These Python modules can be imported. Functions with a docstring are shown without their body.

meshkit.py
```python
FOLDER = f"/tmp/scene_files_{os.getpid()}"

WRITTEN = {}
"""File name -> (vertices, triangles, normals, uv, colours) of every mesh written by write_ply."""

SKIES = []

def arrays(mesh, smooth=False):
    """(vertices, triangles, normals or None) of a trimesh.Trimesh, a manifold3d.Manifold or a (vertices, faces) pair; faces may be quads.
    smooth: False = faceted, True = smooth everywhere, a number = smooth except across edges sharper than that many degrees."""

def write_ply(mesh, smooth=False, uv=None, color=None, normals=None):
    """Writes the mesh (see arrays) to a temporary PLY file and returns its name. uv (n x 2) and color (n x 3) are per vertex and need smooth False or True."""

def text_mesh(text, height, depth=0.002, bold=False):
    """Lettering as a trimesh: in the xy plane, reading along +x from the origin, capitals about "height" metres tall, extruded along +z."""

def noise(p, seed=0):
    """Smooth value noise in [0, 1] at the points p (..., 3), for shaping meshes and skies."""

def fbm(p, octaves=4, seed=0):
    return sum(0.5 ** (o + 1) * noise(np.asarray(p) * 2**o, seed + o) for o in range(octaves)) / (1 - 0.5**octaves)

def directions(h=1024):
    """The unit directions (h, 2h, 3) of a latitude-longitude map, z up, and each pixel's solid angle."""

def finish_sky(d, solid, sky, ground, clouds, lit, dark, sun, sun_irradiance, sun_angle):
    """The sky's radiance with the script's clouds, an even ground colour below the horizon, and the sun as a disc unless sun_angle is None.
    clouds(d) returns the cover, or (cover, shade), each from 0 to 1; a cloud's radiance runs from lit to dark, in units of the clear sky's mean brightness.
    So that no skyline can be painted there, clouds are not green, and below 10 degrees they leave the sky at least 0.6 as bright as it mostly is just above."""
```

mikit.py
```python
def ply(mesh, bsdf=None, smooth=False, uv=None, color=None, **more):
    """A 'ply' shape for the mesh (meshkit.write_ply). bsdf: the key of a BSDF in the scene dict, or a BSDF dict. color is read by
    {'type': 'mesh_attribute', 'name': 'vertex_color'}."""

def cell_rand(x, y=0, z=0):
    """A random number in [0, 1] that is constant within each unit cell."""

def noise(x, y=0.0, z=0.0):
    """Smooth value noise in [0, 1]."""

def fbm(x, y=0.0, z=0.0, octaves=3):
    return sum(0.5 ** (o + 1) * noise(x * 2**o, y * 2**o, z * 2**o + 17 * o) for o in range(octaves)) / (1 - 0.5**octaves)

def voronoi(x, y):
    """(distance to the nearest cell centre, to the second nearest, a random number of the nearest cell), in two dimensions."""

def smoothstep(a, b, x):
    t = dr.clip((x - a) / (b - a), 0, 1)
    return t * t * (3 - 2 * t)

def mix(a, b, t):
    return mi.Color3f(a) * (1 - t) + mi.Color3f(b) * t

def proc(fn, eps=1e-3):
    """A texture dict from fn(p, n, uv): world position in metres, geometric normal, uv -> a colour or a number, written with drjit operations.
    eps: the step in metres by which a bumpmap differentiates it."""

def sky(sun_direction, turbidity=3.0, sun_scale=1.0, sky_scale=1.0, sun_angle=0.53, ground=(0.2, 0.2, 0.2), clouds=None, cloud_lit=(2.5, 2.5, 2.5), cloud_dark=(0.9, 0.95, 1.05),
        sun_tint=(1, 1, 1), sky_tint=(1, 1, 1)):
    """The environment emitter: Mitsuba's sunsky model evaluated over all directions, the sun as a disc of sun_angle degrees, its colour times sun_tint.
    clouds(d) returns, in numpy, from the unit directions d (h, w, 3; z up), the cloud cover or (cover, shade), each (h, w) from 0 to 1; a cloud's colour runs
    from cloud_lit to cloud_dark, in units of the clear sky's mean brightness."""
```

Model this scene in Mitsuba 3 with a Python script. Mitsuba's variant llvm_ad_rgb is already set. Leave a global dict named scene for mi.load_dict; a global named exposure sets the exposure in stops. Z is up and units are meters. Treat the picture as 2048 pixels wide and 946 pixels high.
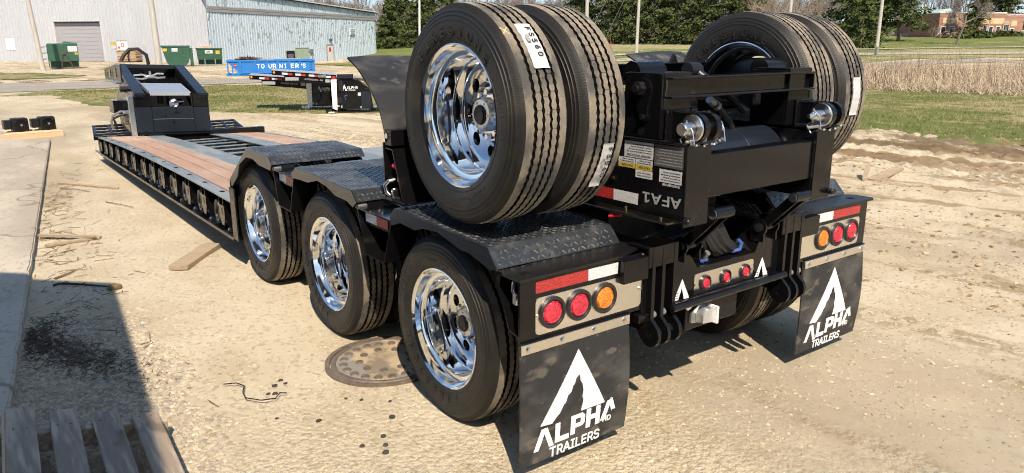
import math, random
import numpy as np, trimesh, shapely
from shapely import affinity
from shapely.geometry import Polygon, Point, box as sbox
import drjit as dr
import mitsuba as mi
import mikit, meshkit
from mikit import proc, noise, fbm, voronoi, cell_rand, smoothstep, mix

T = mi.ScalarTransform4f
rng = np.random.default_rng(7)
random.seed(7)
scene, labels = {}, {}

# ------------------------------------------------------------------ camera, sky, exposure
def _camera():
    yaw, pit, rol, f = 0.6352, 0.2558, -0.0037, 1487.77
    fw = np.array([math.sin(yaw) * math.cos(pit), math.cos(yaw) * math.cos(pit), -math.sin(pit)])
    r0 = np.array([math.cos(yaw), -math.sin(yaw), 0.0])
    u0 = np.cross(r0, fw)
    up = -math.sin(rol) * r0 + math.cos(rol) * u0
    o = np.array([-2.9738, -2.2277, 1.8293])
    return {'type': 'perspective', 'fov': math.degrees(2 * math.atan(1024 / f)), 'fov_axis': 'x',
            'near_clip': 0.05, 'far_clip': 3000.0,
            'to_world': T().look_at(origin=o.tolist(), target=(o + fw).tolist(), up=up.tolist())}
scene['camera'] = _camera()
SUN = (-0.39, -0.86, 1.0)
def cloud_cover(d):
    p = d / np.maximum(d[..., 2:3] + 0.25, 0.05)
    n = meshkit.fbm(p * 1.6, 5, 3)
    return np.clip((n - 0.56) * 3.0, 0, 1) * 0.7, np.clip((n - 0.6) * 1.5, 0, 1) * 0.35
scene['sky'] = mikit.sky(SUN, turbidity=3, clouds=cloud_cover, ground=(0.3, 0.25, 0.17), sun_tint=(0.97, 1.0, 1.06))
exposure = 2.14

# ------------------------------------------------------------------ materials
def lin(r, g, b):
    return [((c / 255 + 0.055) / 1.055) ** 2.4 if c > 10 else c / 255 / 12.92 for c in (r, g, b)]
def rgb(c): return {'type': 'rgb', 'value': [float(x) for x in c]}
def skin(mesh, mat, smooth=False, color=None): return mikit.ply(mesh, 'mat_' + mat, smooth, color=color)
def two(b): return {'type': 'twosided', 'bsdf': b}
def P(key, color, rough=0.5, metal=0.0, spec=None, cc=0.0, bump=None, rough_fn=None, sided=True):
    b = {'type': 'principled', 'base_color': color if isinstance(color, dict) else rgb(color),
         'roughness': rough_fn if rough_fn else float(rough), 'metallic': float(metal)}
    if spec is not None: b['specular'] = float(spec)
    if cc: b['clearcoat'], b['clearcoat_gloss'] = float(cc), 0.95
    if bump: b = {'type': 'bumpmap', 'tex': bump[0], 'scale': float(bump[1]), 'bsdf': b}
    scene['mat_' + key] = two(b) if sided else b
def D(key, color, bump=None):
    b = {'type': 'diffuse', 'reflectance': color if isinstance(color, dict) else rgb(color)}
    if bump: b = {'type': 'bumpmap', 'tex': bump[0], 'scale': float(bump[1]), 'bsdf': b}
    scene['mat_' + key] = two(b)

def paint_dust(p, n, uv):
    g = fbm(p.x * 23, p.y * 23, p.z * 23, 3)
    s = smoothstep(0.62, 0.8, fbm(p.x * 5, p.y * 4, p.z * 9, 3))
    return mix((0.005, 0.005, 0.006), (0.03, 0.027, 0.022), s * 0.5 * smoothstep(0.4, 0.75, g))
P('black_paint', proc(paint_dust), 0.12, spec=0.40)
P('black_satin', (0.008, 0.008, 0.009), 0.38, spec=0.5)
scene['mat_tread_plate'] = two({'type': 'roughplastic', 'distribution': 'ggx', 'alpha': 0.09, 'int_ior': 1.85, 'diffuse_reflectance': proc(lambda p, n, uv: mix((0.024, 0.030, 0.038), (0.066, 0.069, 0.072), smoothstep(0.45, 0.8, fbm(p.x * 17, p.y * 17, p.z * 17, 3))))})
def deck_steel(p, n, uv):
    g = fbm(p.x * 9, p.y * 2.2, 3.0, 4)
    return mix((0.13, 0.157, 0.175), (0.20, 0.218, 0.226), smoothstep(0.35, 0.7, g))
P('deck_steel', proc(deck_steel), 0.42, spec=0.5)
P('neck_steel', (0.010, 0.014, 0.022), 0.30, spec=0.5)
scene['mat_skirt_paint'] = two({'type': 'roughplastic', 'distribution': 'ggx', 'alpha': 0.035, 'int_ior': 2.0, 'diffuse_reflectance': rgb((0.028, 0.026, 0.023)), 'nonlinear': True})
scene['mat_worn_tread'] = two({'type': 'roughplastic', 'distribution': 'ggx', 'alpha': 0.12, 'int_ior': 1.85, 'diffuse_reflectance': proc(lambda p, n, uv: mix((0.035, 0.041, 0.048), (0.13, 0.13, 0.13), smoothstep(0.35, 0.75, fbm(p.x * 13, p.y * 13, p.z * 13, 3))))})  # raised bumps paler than the plate: scuffing plus sun glint put into the colour
P('chrome', (0.90, 0.91, 0.92), 0.045, 1.0)
P('hub_metal', (0.62, 0.63, 0.65), 0.22, 1.0)
P('stainless', (0.88, 0.86, 0.82), 0.20, 1.0)
P('zinc', (0.75, 0.76, 0.78), 0.24, 1.0)
P('dull_metal', (0.33, 0.33, 0.33), 0.45, 0.7)
P('aluminum', (0.72, 0.74, 0.77), 0.32, 0.8)
def rubber_c(p, n, uv):
    g = fbm(p.x * 14, p.y * 14, p.z * 14, 4)
    d = smoothstep(0.50, 0.78, fbm(p.x * 4 + 7, p.y * 5, p.z * 5, 3))
    return mix(mix((0.011, 0.011, 0.0112), (0.021, 0.020, 0.019), g), (0.060, 0.052, 0.042), d * 0.40)
P('rubber', proc(rubber_c), 0.50, spec=0.35)
def tread_c(p, n, uv):
    a = smoothstep(0.32, 0.62, fbm(p.x * 11, p.y * 7, p.z * 7, 4))
    b = smoothstep(0.45, 0.7, fbm(p.x * 45 + 3, p.y * 30, p.z * 30, 3))
    c = mix((0.075, 0.074, 0.072), (0.21, 0.185, 0.15), a)
    return mix(c, (0.27, 0.23, 0.175), b * a * 0.6)
P('tread_rubber', proc(tread_c), 0.75, spec=0.2)
D('groove_rubber', (0.012, 0.012, 0.012))
def flap_c(p, n, uv):
    s = smoothstep(0.42, 0.78, fbm(p.x * 7, p.y * 7, p.z * 9, 4))
    return mix(mix((0.024, 0.025, 0.028), (0.075, 0.073, 0.070), s), (0.16, 0.145, 0.12), 0.5 * smoothstep(0.60, 0.74, fbm(p.x * 16, p.y * 16, p.z * 22, 4)))
P('flap_rubber', proc(flap_c), 0.52, spec=0.35)
P('white_vinyl', (0.78, 0.80, 0.82), 0.45)
P('white_paint', (0.74, 0.74, 0.73), 0.45)
P('red_tape', proc(lambda p, n, uv: mix((0.30, 0.018, 0.02), (0.42, 0.04, 0.04), smoothstep(0.4, 0.6, cell_rand(dr.floor(p.x * 160), dr.floor(p.y * 160), dr.floor(p.z * 160))))), 0.3, cc=0.5)
P('white_tape', proc(lambda p, n, uv: mix((0.50, 0.53, 0.56), (0.66, 0.68, 0.70), cell_rand(dr.floor(p.x * 160), dr.floor(p.y * 160), dr.floor(p.z * 160)))), 0.3, cc=0.5)
def lens_bump(p, n, uv): return voronoi(p.x * 120 + p.y * 60, p.z * 120)[0]
def led(lo, hi):
    def f(p, n, uv):
        v = voronoi(p.x * 105 + 3, p.z * 105 + 7)
        return mix(hi, lo, smoothstep(0.15, 0.42, v[0]) * (0.45 + 0.55 * v[2]))
    return proc(f)
P('red_lens', led((0.30, 0.006, 0.016), (0.85, 0.05, 0.09)), 0.18, spec=0.6, cc=1.0, bump=(proc(lens_bump), 0.004))
P('amber_lens', led((0.48, 0.10, 0.006), (0.95, 0.36, 0.04)), 0.18, spec=0.6, cc=1.0, bump=(proc(lens_bump), 0.004))
P('grommet', (0.02, 0.02, 0.022), 0.35)
def wood_grain(p, k=1.0):
    g = fbm(p.x * 38 * k, p.y * 2.0 * k, p.z * 38 * k, 4)
    return g
def deck_wood(p, n, uv):
    g = wood_grain(p)
    row = cell_rand(dr.floor((dr.abs(p.x) - 0.643) / 0.1777), 3, dr.select(p.x > 0, 1.0, 0.0))
    c = mix((0.24, 0.150, 0.108), (0.35, 0.235, 0.175), g)
    c = mix(c, (0.22, 0.155, 0.11), row * 0.35)
    over = smoothstep(0.86, 0.70, dr.abs(p.x) + 0.16 * fbm(p.x * 3, p.y * 0.9, 2.0, 4)) * smoothstep(0.25, 0.55, fbm(p.x * 6, p.y * 1.2, 8.0, 3))
    dust = smoothstep(0.45, 0.75, fbm(p.x * 2.0, p.y * 0.8, 5.0, 3))
    c = mix(c, (0.36, 0.30, 0.245), dust * 0.55)
    return mix(c, (0.16, 0.185, 0.20), over * 0.75)      # grey overspray from the steel beside it
P('deck_wood', proc(deck_wood), 0.7)
def pallet_wood(p, n, uv):
    g = fbm(p.x * 46, p.y * 4.5, p.z * 46, 4)
    k = smoothstep(0.62, 0.75, fbm(p.x * 9, p.y * 5, p.z * 9, 3))
    tone = cell_rand(dr.floor(p.x * 5.0), 7, 1)
    c = mix(mix((0.20, 0.175, 0.15), (0.33, 0.265, 0.20), tone), (0.47, 0.40, 0.32), smoothstep(0.4, 0.75, g))
    return mix(c, (0.10, 0.085, 0.07), k * 0.6)
P('pallet_wood', proc(pallet_wood), 0.8, bump=(proc(lambda p, n, uv: fbm(p.x * 60, p.y * 6, p.z * 60, 3)), 0.004))
def scrap_wood(p, n, uv):
    g = fbm((p.x + p.y) * 30, (p.x - p.y) * 6, p.z * 60, 4)
    return mix((0.20, 0.15, 0.10), (0.44, 0.35, 0.24), g)
P('scrap_wood', proc(scrap_wood), 0.85)
P('new_wood', proc(lambda p, n, uv: mix((0.50, 0.36, 0.22), (0.62, 0.47, 0.30), fbm(p.x * 3, p.y * 30, p.z * 40, 3))), 0.8)
P('paper', (0.50, 0.51, 0.52), 0.6)
P('ink', (0.03, 0.03, 0.032), 0.7)
P('decal_grey', (0.30, 0.31, 0.32), 0.45)
P('plate_metal', (0.17, 0.175, 0.18), 0.38, 0.6)
P('yellow_label', (0.50, 0.36, 0.05), 0.5)
P('decal_white', (0.50, 0.52, 0.54), 0.45)
P('red_plastic', (0.50, 0.02, 0.02), 0.3)
P('blue_plastic', (0.04, 0.09, 0.32), 0.35)
P('hose', (0.012, 0.012, 0.012), 0.5)
P('brass', (0.60, 0.45, 0.20), 0.3, 1.0)
P('cast_iron', proc(lambda p, n, uv: mix((0.11, 0.088, 0.072), (0.25, 0.205, 0.165), fbm(p.x * 30, p.y * 30, 1.0, 4))), 0.6, 0.3)

def ground_c(p, n, uv):
    x, y = p.x, p.y
    big = fbm(x * 0.35, y * 0.35, 2.0, 3)
    mid = fbm(x * 2.6, y * 2.0, 4.0, 4)
    fine = fbm(x * 40, y * 40, 9.0, 3)
    v = voronoi(x * 26 + mid * 2, y * 26)
    c = mix((0.475, 0.41, 0.295), (0.575, 0.515, 0.395), smoothstep(0.3, 0.7, big * 0.5 + mid * 0.5))
    c = mix(c, (0.62, 0.555, 0.42), smoothstep(0.45, 0.9, v[2]) * smoothstep(0.34, 0.12, v[0]) * 0.4)
    c = mix(c, (0.31, 0.25, 0.16), smoothstep(0.57, 0.75, fine) * 0.5)
    c = mix(c, (0.36, 0.31, 0.235), smoothstep(0.55, 0.72, fbm(x * 0.8 + 11, y * 0.35, 8.0, 4)) * 0.7)
    # streaks of crumbled grit lie along the wheel tracks, between smooth dusty strips
    grit = smoothstep(0.50, 0.62, fbm(x * 2.1 + 0.25 * y, y * 0.30 + 2, 3.0, 5)) * smoothstep(-1.0, 0.8, x)
    c = mix(c, (0.31, 0.25, 0.165), grit * 0.85 * smoothstep(0.35, 0.6, fbm(x * 16, y * 16, 2.0, 3)))
    # dark organic soil churned up along the lawn edge and in clods of the wheel ruts
    band = smoothstep(8.0, 9.3, x + 0.25 * y) * smoothstep(15.5, 13.5, x + 0.25 * y)
    soil = smoothstep(0.50, 0.66, fbm(x * 1.6, y * 0.55 + 3, 1.0, 5)) * band
    rut = smoothstep(2.6, 6.0, x) * smoothstep(0.55, 0.68, fbm(x * 2.6 + y * 0.8, y * 0.4 - x * 0.1, 6.0, 5))
    c = mix(c, (0.15, 0.105, 0.065), soil * 0.85)
    c = mix(c, (0.26, 0.185, 0.105), rut * 0.7)
    return c
def ground_b(p, n, uv):
    v = voronoi(p.x * 30, p.y * 30)
    w = voronoi(p.x * 75 + 5, p.y * 75)
    grit = smoothstep(0.50, 0.62, fbm(p.x * 2.1 + 0.25 * p.y, p.y * 0.30 + 2, 3.0, 4)) * smoothstep(-1.0, 0.8, p.x)
    k = 0.10 + 0.9 * dr.maximum(grit, smoothstep(0.4, -0.9, p.x) * smoothstep(4.6, 1.8, p.y)) + smoothstep(3.0, 7.0, p.x)
    return ((0.5 - v[0]) * 0.7 + (0.5 - w[0]) * 0.4) * k + fbm(p.x * 7, p.y * 5, 0.0, 3) * 0.7
D('gravel_ground', proc(ground_c), bump=(proc(ground_b, 3e-3), 0.015))
D('stone_chips', {'type': 'mesh_attribute', 'name': 'vertex_color'})
D('dark_stone', (0.06, 0.062, 0.065))
def concrete_c(p, n, uv):
    g = fbm(p.x * 1.4, p.y * 0.7, 0.0, 5)
    f = fbm(p.x * 30, p.y * 30, 0.0, 3)
    c = mix((0.40, 0.36, 0.295), (0.56, 0.51, 0.43), smoothstep(0.3, 0.7, g))
    c = mix(c, (0.30, 0.26, 0.205), smoothstep(0.58, 0.72, f) * 0.4)
    crack = smoothstep(0.012, 0.004, dr.abs(fbm(p.x * 0.7 + 2, p.y * 0.7, 3.0, 4) - 0.5))
    return mix(c, (0.20, 0.17, 0.13), crack * 0.6)
D('concrete', proc(concrete_c), bump=(proc(lambda p, n, uv: fbm(p.x * 60, p.y * 60, 0.0, 3)), 0.004))
D('asphalt', proc(lambda p, n, uv: mix((0.26, 0.245, 0.215), (0.40, 0.375, 0.33), fbm(p.x * 0.6, p.y * 2.5, 0.0, 4))))
D('pale_road', proc(lambda p, n, uv: mix((0.36, 0.33, 0.27), (0.47, 0.44, 0.37), fbm(p.x * 0.4, p.y * 0.4, 0.0, 4))))
def lawn_c(p, n, uv):
    a = fbm(p.x * 0.45, p.y * 0.45, 0.0, 4)
    b = fbm(p.x * 4, p.y * 4, 2.0, 4)
    c = mix((0.095, 0.125, 0.042), (0.19, 0.20, 0.085), b)
    return mix(c, (0.36, 0.31, 0.19), smoothstep(0.42, 0.66, a * 0.6 + b * 0.4) * 0.85)
D('lawn', proc(lawn_c))
def farlawn_c(p, n, uv):
    a = fbm(p.x * 0.06, p.y * 0.06, 0.0, 4)
    b = fbm(p.x * 0.7, p.y * 0.7, 2.0, 4)
    c = mix((0.125, 0.165, 0.05), (0.20, 0.22, 0.09), b)
    return mix(c, (0.38, 0.34, 0.20), smoothstep(0.40, 0.62, a * 0.65 + b * 0.35) * 0.85)
D('far_lawn', proc(farlawn_c))
D('leaf_litter', proc(lambda p, n, uv: mix((0.15, 0.13, 0.11), (0.28, 0.245, 0.21), fbm(p.x * 0.5, p.y * 0.5, p.z, 4))))
D('grass_blade', proc(lambda p, n, uv: mix(mix((0.08, 0.125, 0.03), (0.15, 0.18, 0.055), cell_rand(dr.floor(p.x * 30), dr.floor(p.y * 30), 1)), (0.36, 0.29, 0.15), smoothstep(0.42, 0.62, fbm(p.x * 0.9, p.y * 0.9, 1.0, 4) * 0.6 + 0.4 * cell_rand(dr.floor(p.x * 30), dr.floor(p.y * 30), 5)))))
D('dry_reed', proc(lambda p, n, uv: mix((0.36, 0.275, 0.195), (0.60, 0.50, 0.38), cell_rand(dr.floor(p.x * 9), dr.floor(p.y * 9), 2))))
D('dead_weed', (0.22, 0.165, 0.10))
D('bark', proc(lambda p, n, uv: mix((0.10, 0.08, 0.065), (0.22, 0.185, 0.155), fbm(p.x * 4, p.y * 4, p.z * 1.2, 3))))
D('twig', proc(lambda p, n, uv: mix((0.15, 0.13, 0.12), (0.27, 0.24, 0.22), fbm(p.x * 0.7, p.y * 0.7, p.z * 0.7, 2))))
D('tan_twig', proc(lambda p, n, uv: mix((0.22, 0.175, 0.135), (0.34, 0.28, 0.215), fbm(p.x, p.y, p.z, 2))))
D('spruce', proc(lambda p, n, uv: mix((0.035, 0.055, 0.025), (0.12, 0.145, 0.05), cell_rand(dr.floor(p.x * 2.2), dr.floor(p.y * 2.2), dr.floor(p.z * 2.2)))))
def pole_c(p, n, uv): return mix((0.36, 0.335, 0.30), (0.58, 0.55, 0.51), fbm(p.x * 20, p.y * 20, p.z * 1.5, 4))
D('weathered_pole', proc(pole_c))
D('grey_siding', proc(lambda p, n, uv: mix((0.42, 0.445, 0.49), (0.50, 0.525, 0.57), fbm(p.x * 0.9, p.y * 0.3, p.z * 0.25, 4))))
def peel_c(p, n, uv):
    s = p.x * 0.78 + p.y * 0.62      # runs along the wall
    z = p.z
    zone = smoothstep(0.26, 0.50, fbm(s * 0.16, z * 0.3, 3.0, 3)) * smoothstep(1.5, 2.5, z + fbm(s * 0.5, 1.0, 2.0, 2))
    v = voronoi(s * 1.75, z * 1.15 + noise(s * 2, z, 0.0))
    flake = smoothstep(0.34, 0.22, v[0] + 0.22 * fbm(s * 5, z * 3, 1.0, 3)) * smoothstep(0.35, 0.6, v[2])
    fine = smoothstep(0.64, 0.70, fbm(s * 3.2, z * 1.1, 9.0, 4))
    c = mix((0.43, 0.525, 0.60), (0.51, 0.595, 0.665), fbm(s * 0.8, z * 0.15, 0.0, 3))
    c = mix(c, (0.20, 0.225, 0.235), dr.minimum(flake * zone + fine * 0.55 * smoothstep(0.3, 0.7, zone + 0.35), 1.0))
    return c
D('peeling_siding', proc(peel_c))
D('weathered_board', proc(lambda p, n, uv: mix((0.19, 0.19, 0.20), (0.40, 0.40, 0.41), fbm(p.x * 0.5, p.y * 0.5, p.z * 7, 4))))
D('grey_door', (0.34, 0.34, 0.37))
D('dark_gap', (0.10, 0.10, 0.12))
P('dumpster_green', proc(lambda p, n, uv: mix((0.018, 0.075, 0.045), (0.035, 0.105, 0.065), fbm(p.x * 1.5, p.y * 1.5, p.z * 2.5, 3))), 0.5)
P('bin_blue', proc(lambda p, n, uv: mix((0.015, 0.15, 0.46), (0.03, 0.20, 0.54), fbm(p.x, p.y, p.z * 2, 3))), 0.45)
D('rust_metal', (0.10, 0.08, 0.07))
D('sage_metal', (0.23, 0.29, 0.23))
def brick_c(p, n, uv):
    row = dr.floor(p.z / 0.2)
    r = cell_rand(dr.floor((p.x + p.y) * 1.8 + row * 0.5), row, 1)
    return mix((0.30, 0.165, 0.13), (0.40, 0.235, 0.185), r)
D('brick', proc(brick_c))
D('stone_base', proc(lambda p, n, uv: mix((0.40, 0.32, 0.25), (0.55, 0.46, 0.38), cell_rand(dr.floor((p.x + p.y) * 1.6), dr.floor(p.z * 3), 2))))
D('tan_panel', (0.66, 0.50, 0.30))
D('teal_roof', (0.40, 0.55, 0.50))
P('window_glass', (0.02, 0.03, 0.04), 0.08, spec=0.6)
D('frame_white', (0.62, 0.62, 0.60))
D('cardboard', proc(lambda p, n, uv: mix((0.33, 0.23, 0.15), (0.56, 0.41, 0.27), fbm(p.x * 2, p.y * 2, p.z * 9, 3))))
D('blind_slat', (0.42, 0.42, 0.42))
D('shed_siding', (0.045, 0.045, 0.048))
D('cable', (0.20, 0.20, 0.20))

# ------------------------------------------------------------------ mesh helpers
class MB:
    def __init__(s): s.v, s.f, s.n = [], [], 0
    def add(s, v, f):
        v, f = np.asarray(v, float), np.asarray(f, int)
        if f.shape[1] == 4: f = np.vstack([f[:, [0, 1, 2]], f[:, [0, 2, 3]]])
        s.v.append(v); s.f.append(f + s.n); s.n += len(v); return s
    def mesh(s, m, M=None):
        v = np.asarray(m.vertices, float)
        if M is not None: v = v @ np.asarray(M)[:3, :3].T + np.asarray(M)[:3, 3]
        return s.add(v, m.faces)
    def box(s, a, b, c=0.004):
        """Axis box between corners a and b with chamfered edges."""
        a, b = np.minimum(a, b), np.maximum(a, b)
        m, h = (a + b) / 2, (b - a) / 2
        c = min(c, *(h * 0.49))
        pts = []
        for sx in (-1, 1):
            for sy in (-1, 1):
                for sz in (-1, 1):
                    for k in range(3):
                        q = h - c; q = q.copy(); q[k] = h[k]
                        pts.append(m + q * [sx, sy, sz])
        return s.hull(pts)
    def obox(s, ctr, ax, h, c=0.004):
        t = MB().box(-np.asarray(h, float), np.asarray(h, float), c)
        A = np.asarray(ax, float)
        return s.add(np.vstack(t.v) @ A + np.asarray(ctr), np.vstack(t.f))
    def hull(s, pts):
        m = trimesh.convex.convex_hull(np.asarray(pts, float)); return s.add(m.vertices, m.faces)
    def prism(s, poly, axis, a, b):
        """Extrudes a polygon (shapely or point list) given in the other two axes from a to b along the axis."""
        if not hasattr(poly, 'exterior'): poly = Polygon(poly)
        polys = poly.geoms if hasattr(poly, 'geoms') else [poly]
        for g in polys:
            m = trimesh.creation.extrude_polygon(g, abs(b - a), engine='earcut')
            v = np.array(m.vertices); lo = min(a, b)
            w = np.zeros_like(v); o = [k for k in range(3) if k != axis]
            w[:, o[0]], w[:, o[1]], w[:, axis] = v[:, 0], v[:, 1], v[:, 2] + lo
            f = np.array(m.faces)
            if axis == 1: f = f[:, ::-1]
            s.add(w, f)
        return s
    def cyl(s, p0, p1, r0, r1=None, n=16, cap=True):
        r1 = r0 if r1 is None else r1
        p0, p1 = np.asarray(p0, float), np.asarray(p1, float)
        z = p1 - p0; z /= np.linalg.norm(z)
        x = np.cross(z, [0, 0, 1] if abs(z[2]) < 0.9 else [1, 0, 0]); x /= np.linalg.norm(x); y = np.cross(z, x)
        t = np.arange(n) * 2 * np.pi / n
        ring = np.cos(t)[:, None] * x + np.sin(t)[:, None] * y
        v = np.vstack([p0 + ring * r0, p1 + ring * r1]); i = np.arange(n); j = (i + 1) % n
        f = [np.stack([i, j, j + n], 1), np.stack([i, j + n, i + n], 1)]
        if cap:
            v = np.vstack([v, p0 + ring * r0, p1 + ring * r1, [p0, p1]])
            f += [np.stack([j + 2 * n, i + 2 * n, i * 0 + 4 * n], 1), np.stack([i + 3 * n, j + 3 * n, i * 0 + 4 * n + 1], 1)]
        return s.add(v, np.vstack(f))
    def tube(s, pts, r, n=8):
        pts = np.asarray(pts, float)
        r = np.broadcast_to(np.asarray(r, float), len(pts))
        d = np.gradient(pts, axis=0); d /= np.linalg.norm(d, axis=1, keepdims=True) + 1e-12
        a = np.array([0, 0, 1.0]) if abs(d[0][2]) < 0.9 else np.array([1.0, 0, 0])
        t = np.arange(n) * 2 * np.pi / n; rows = []
        for k in range(len(pts)):
            a = a - d[k] * (a @ d[k]); a /= np.linalg.norm(a) + 1e-12
            b = np.cross(d[k], a); rows.append(pts[k] + r[k] * (np.cos(t)[:, None] * a + np.sin(t)[:, None] * b))
        v = np.vstack(rows); i = np.arange(n); j = (i + 1) % n; f = []
        for k in range(len(pts) - 1):
            f += [np.stack([i + k * n, j + k * n, j + k * n + n], 1), np.stack([i + k * n, j + k * n + n, i + k * n + n], 1)]
        e = (len(pts) - 1) * n
        f += [np.stack([j[1:-1] * 0, j[1:-1], i[1:-1]], 1), np.stack([i[1:-1] * 0 + e, i[1:-1] + e, j[1:-1] + e], 1)]
        return s.add(v, np.vstack(f))
    def lathe(s, prof, n=64, ctr=(0, 0, 0), axis=0):
        """Profile of (along axis, radius) points turned about the axis."""
        prof = np.asarray(prof, float); t = np.arange(n) * 2 * np.pi / n; m = len(prof)
        v = np.zeros((m, n, 3)); o = [k for k in range(3) if k != axis]
        v[..., axis] = prof[:, 0][:, None]; v[..., o[0]] = prof[:, 1][:, None] * np.cos(t); v[..., o[1]] = prof[:, 1][:, None] * np.sin(t)
        i, j = np.meshgrid(np.arange(m - 1), np.arange(n), indexing='ij'); jn = (j + 1) % n
        f = np.stack([i * n + j, (i + 1) * n + j, (i + 1) * n + jn, i * n + jn], -1).reshape(-1, 4)
        return s.add(v.reshape(-1, 3) + np.asarray(ctr), f)
    def tri(s): return trimesh.Trimesh(np.vstack(s.v), np.vstack(s.f), process=False)

def mat4(R=None, t=(0, 0, 0)):
    M = np.eye(4)
    if R is not None: M[:3, :3] = R
    M[:3, 3] = t; return M
def rotz(a): c, s = math.cos(a), math.sin(a); return np.array([[c, -s, 0], [s, c, 0], [0, 0, 1.0]])
def rotx(a): c, s = math.cos(a), math.sin(a); return np.array([[1.0, 0, 0], [0, c, -s], [0, s, c]])
used = {}
def free(key):
    k = used.get(key, 0); used[key] = k + 1
    return key if k == 0 else f'{key}_{k:03d}'
def thing(name, label, cat, group=None):
    key = free(name); labels[key] = {'label': label, 'category': cat}
    if group: labels[key]['group'] = group
    return key
EACH = {'yellow_sticker', 'grey_decal', 'red_reflector', 'white_reflector', 'bolt', 'stake_hole', 'bolt_hole', 'letter', 'warning_sticker', 'side_hook', 'side_rib', 'pressed_rib', 'ladder_rung', 'emblem', 'weld_bead_', 'grease_fitting', 'corner_ear', 'spring_arm', 'plate_screw', 'screw', 'key_slot', 'stud', 'post', 'front_post', 'skid_rail', 'top_rail', 'grab_rod', 'hose', 'pressed_rib', 'fitting'}
def put(key, shape, mat=None, smooth=False, M=None, label=None, kind=None, color=None):
    """One entry of the scene (one for each piece where the part's name is in EACH). shape: an MB, a mesh or a ready ply dict."""
    if isinstance(shape, MB) and len(shape.v) > 1 and key.split('__')[-1] in EACH:
        for v, f, k in zip(shape.v, shape.f, np.cumsum([0] + [len(v) for v in shape.v])): put(key, MB().add(v, f - k), mat, smooth, M)
        return key
    key = free(key)
    d = dict(shape) if isinstance(shape, dict) else skin(shape.tri() if isinstance(shape, MB) else shape, mat, smooth, color)
    if M is not None: d['to_world'] = T(np.asarray(M).tolist())
    scene[key] = d
    if label or kind:
        labels[key] = {}
        if label: labels[key]['label'] = label
        if kind: labels[key]['kind'] = kind
    return key
def struct(name, shape, mat, smooth=False, label=None, kind='structure', color=None):
    return put(name, shape, mat, smooth, label=label, kind=kind, color=color)
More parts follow.
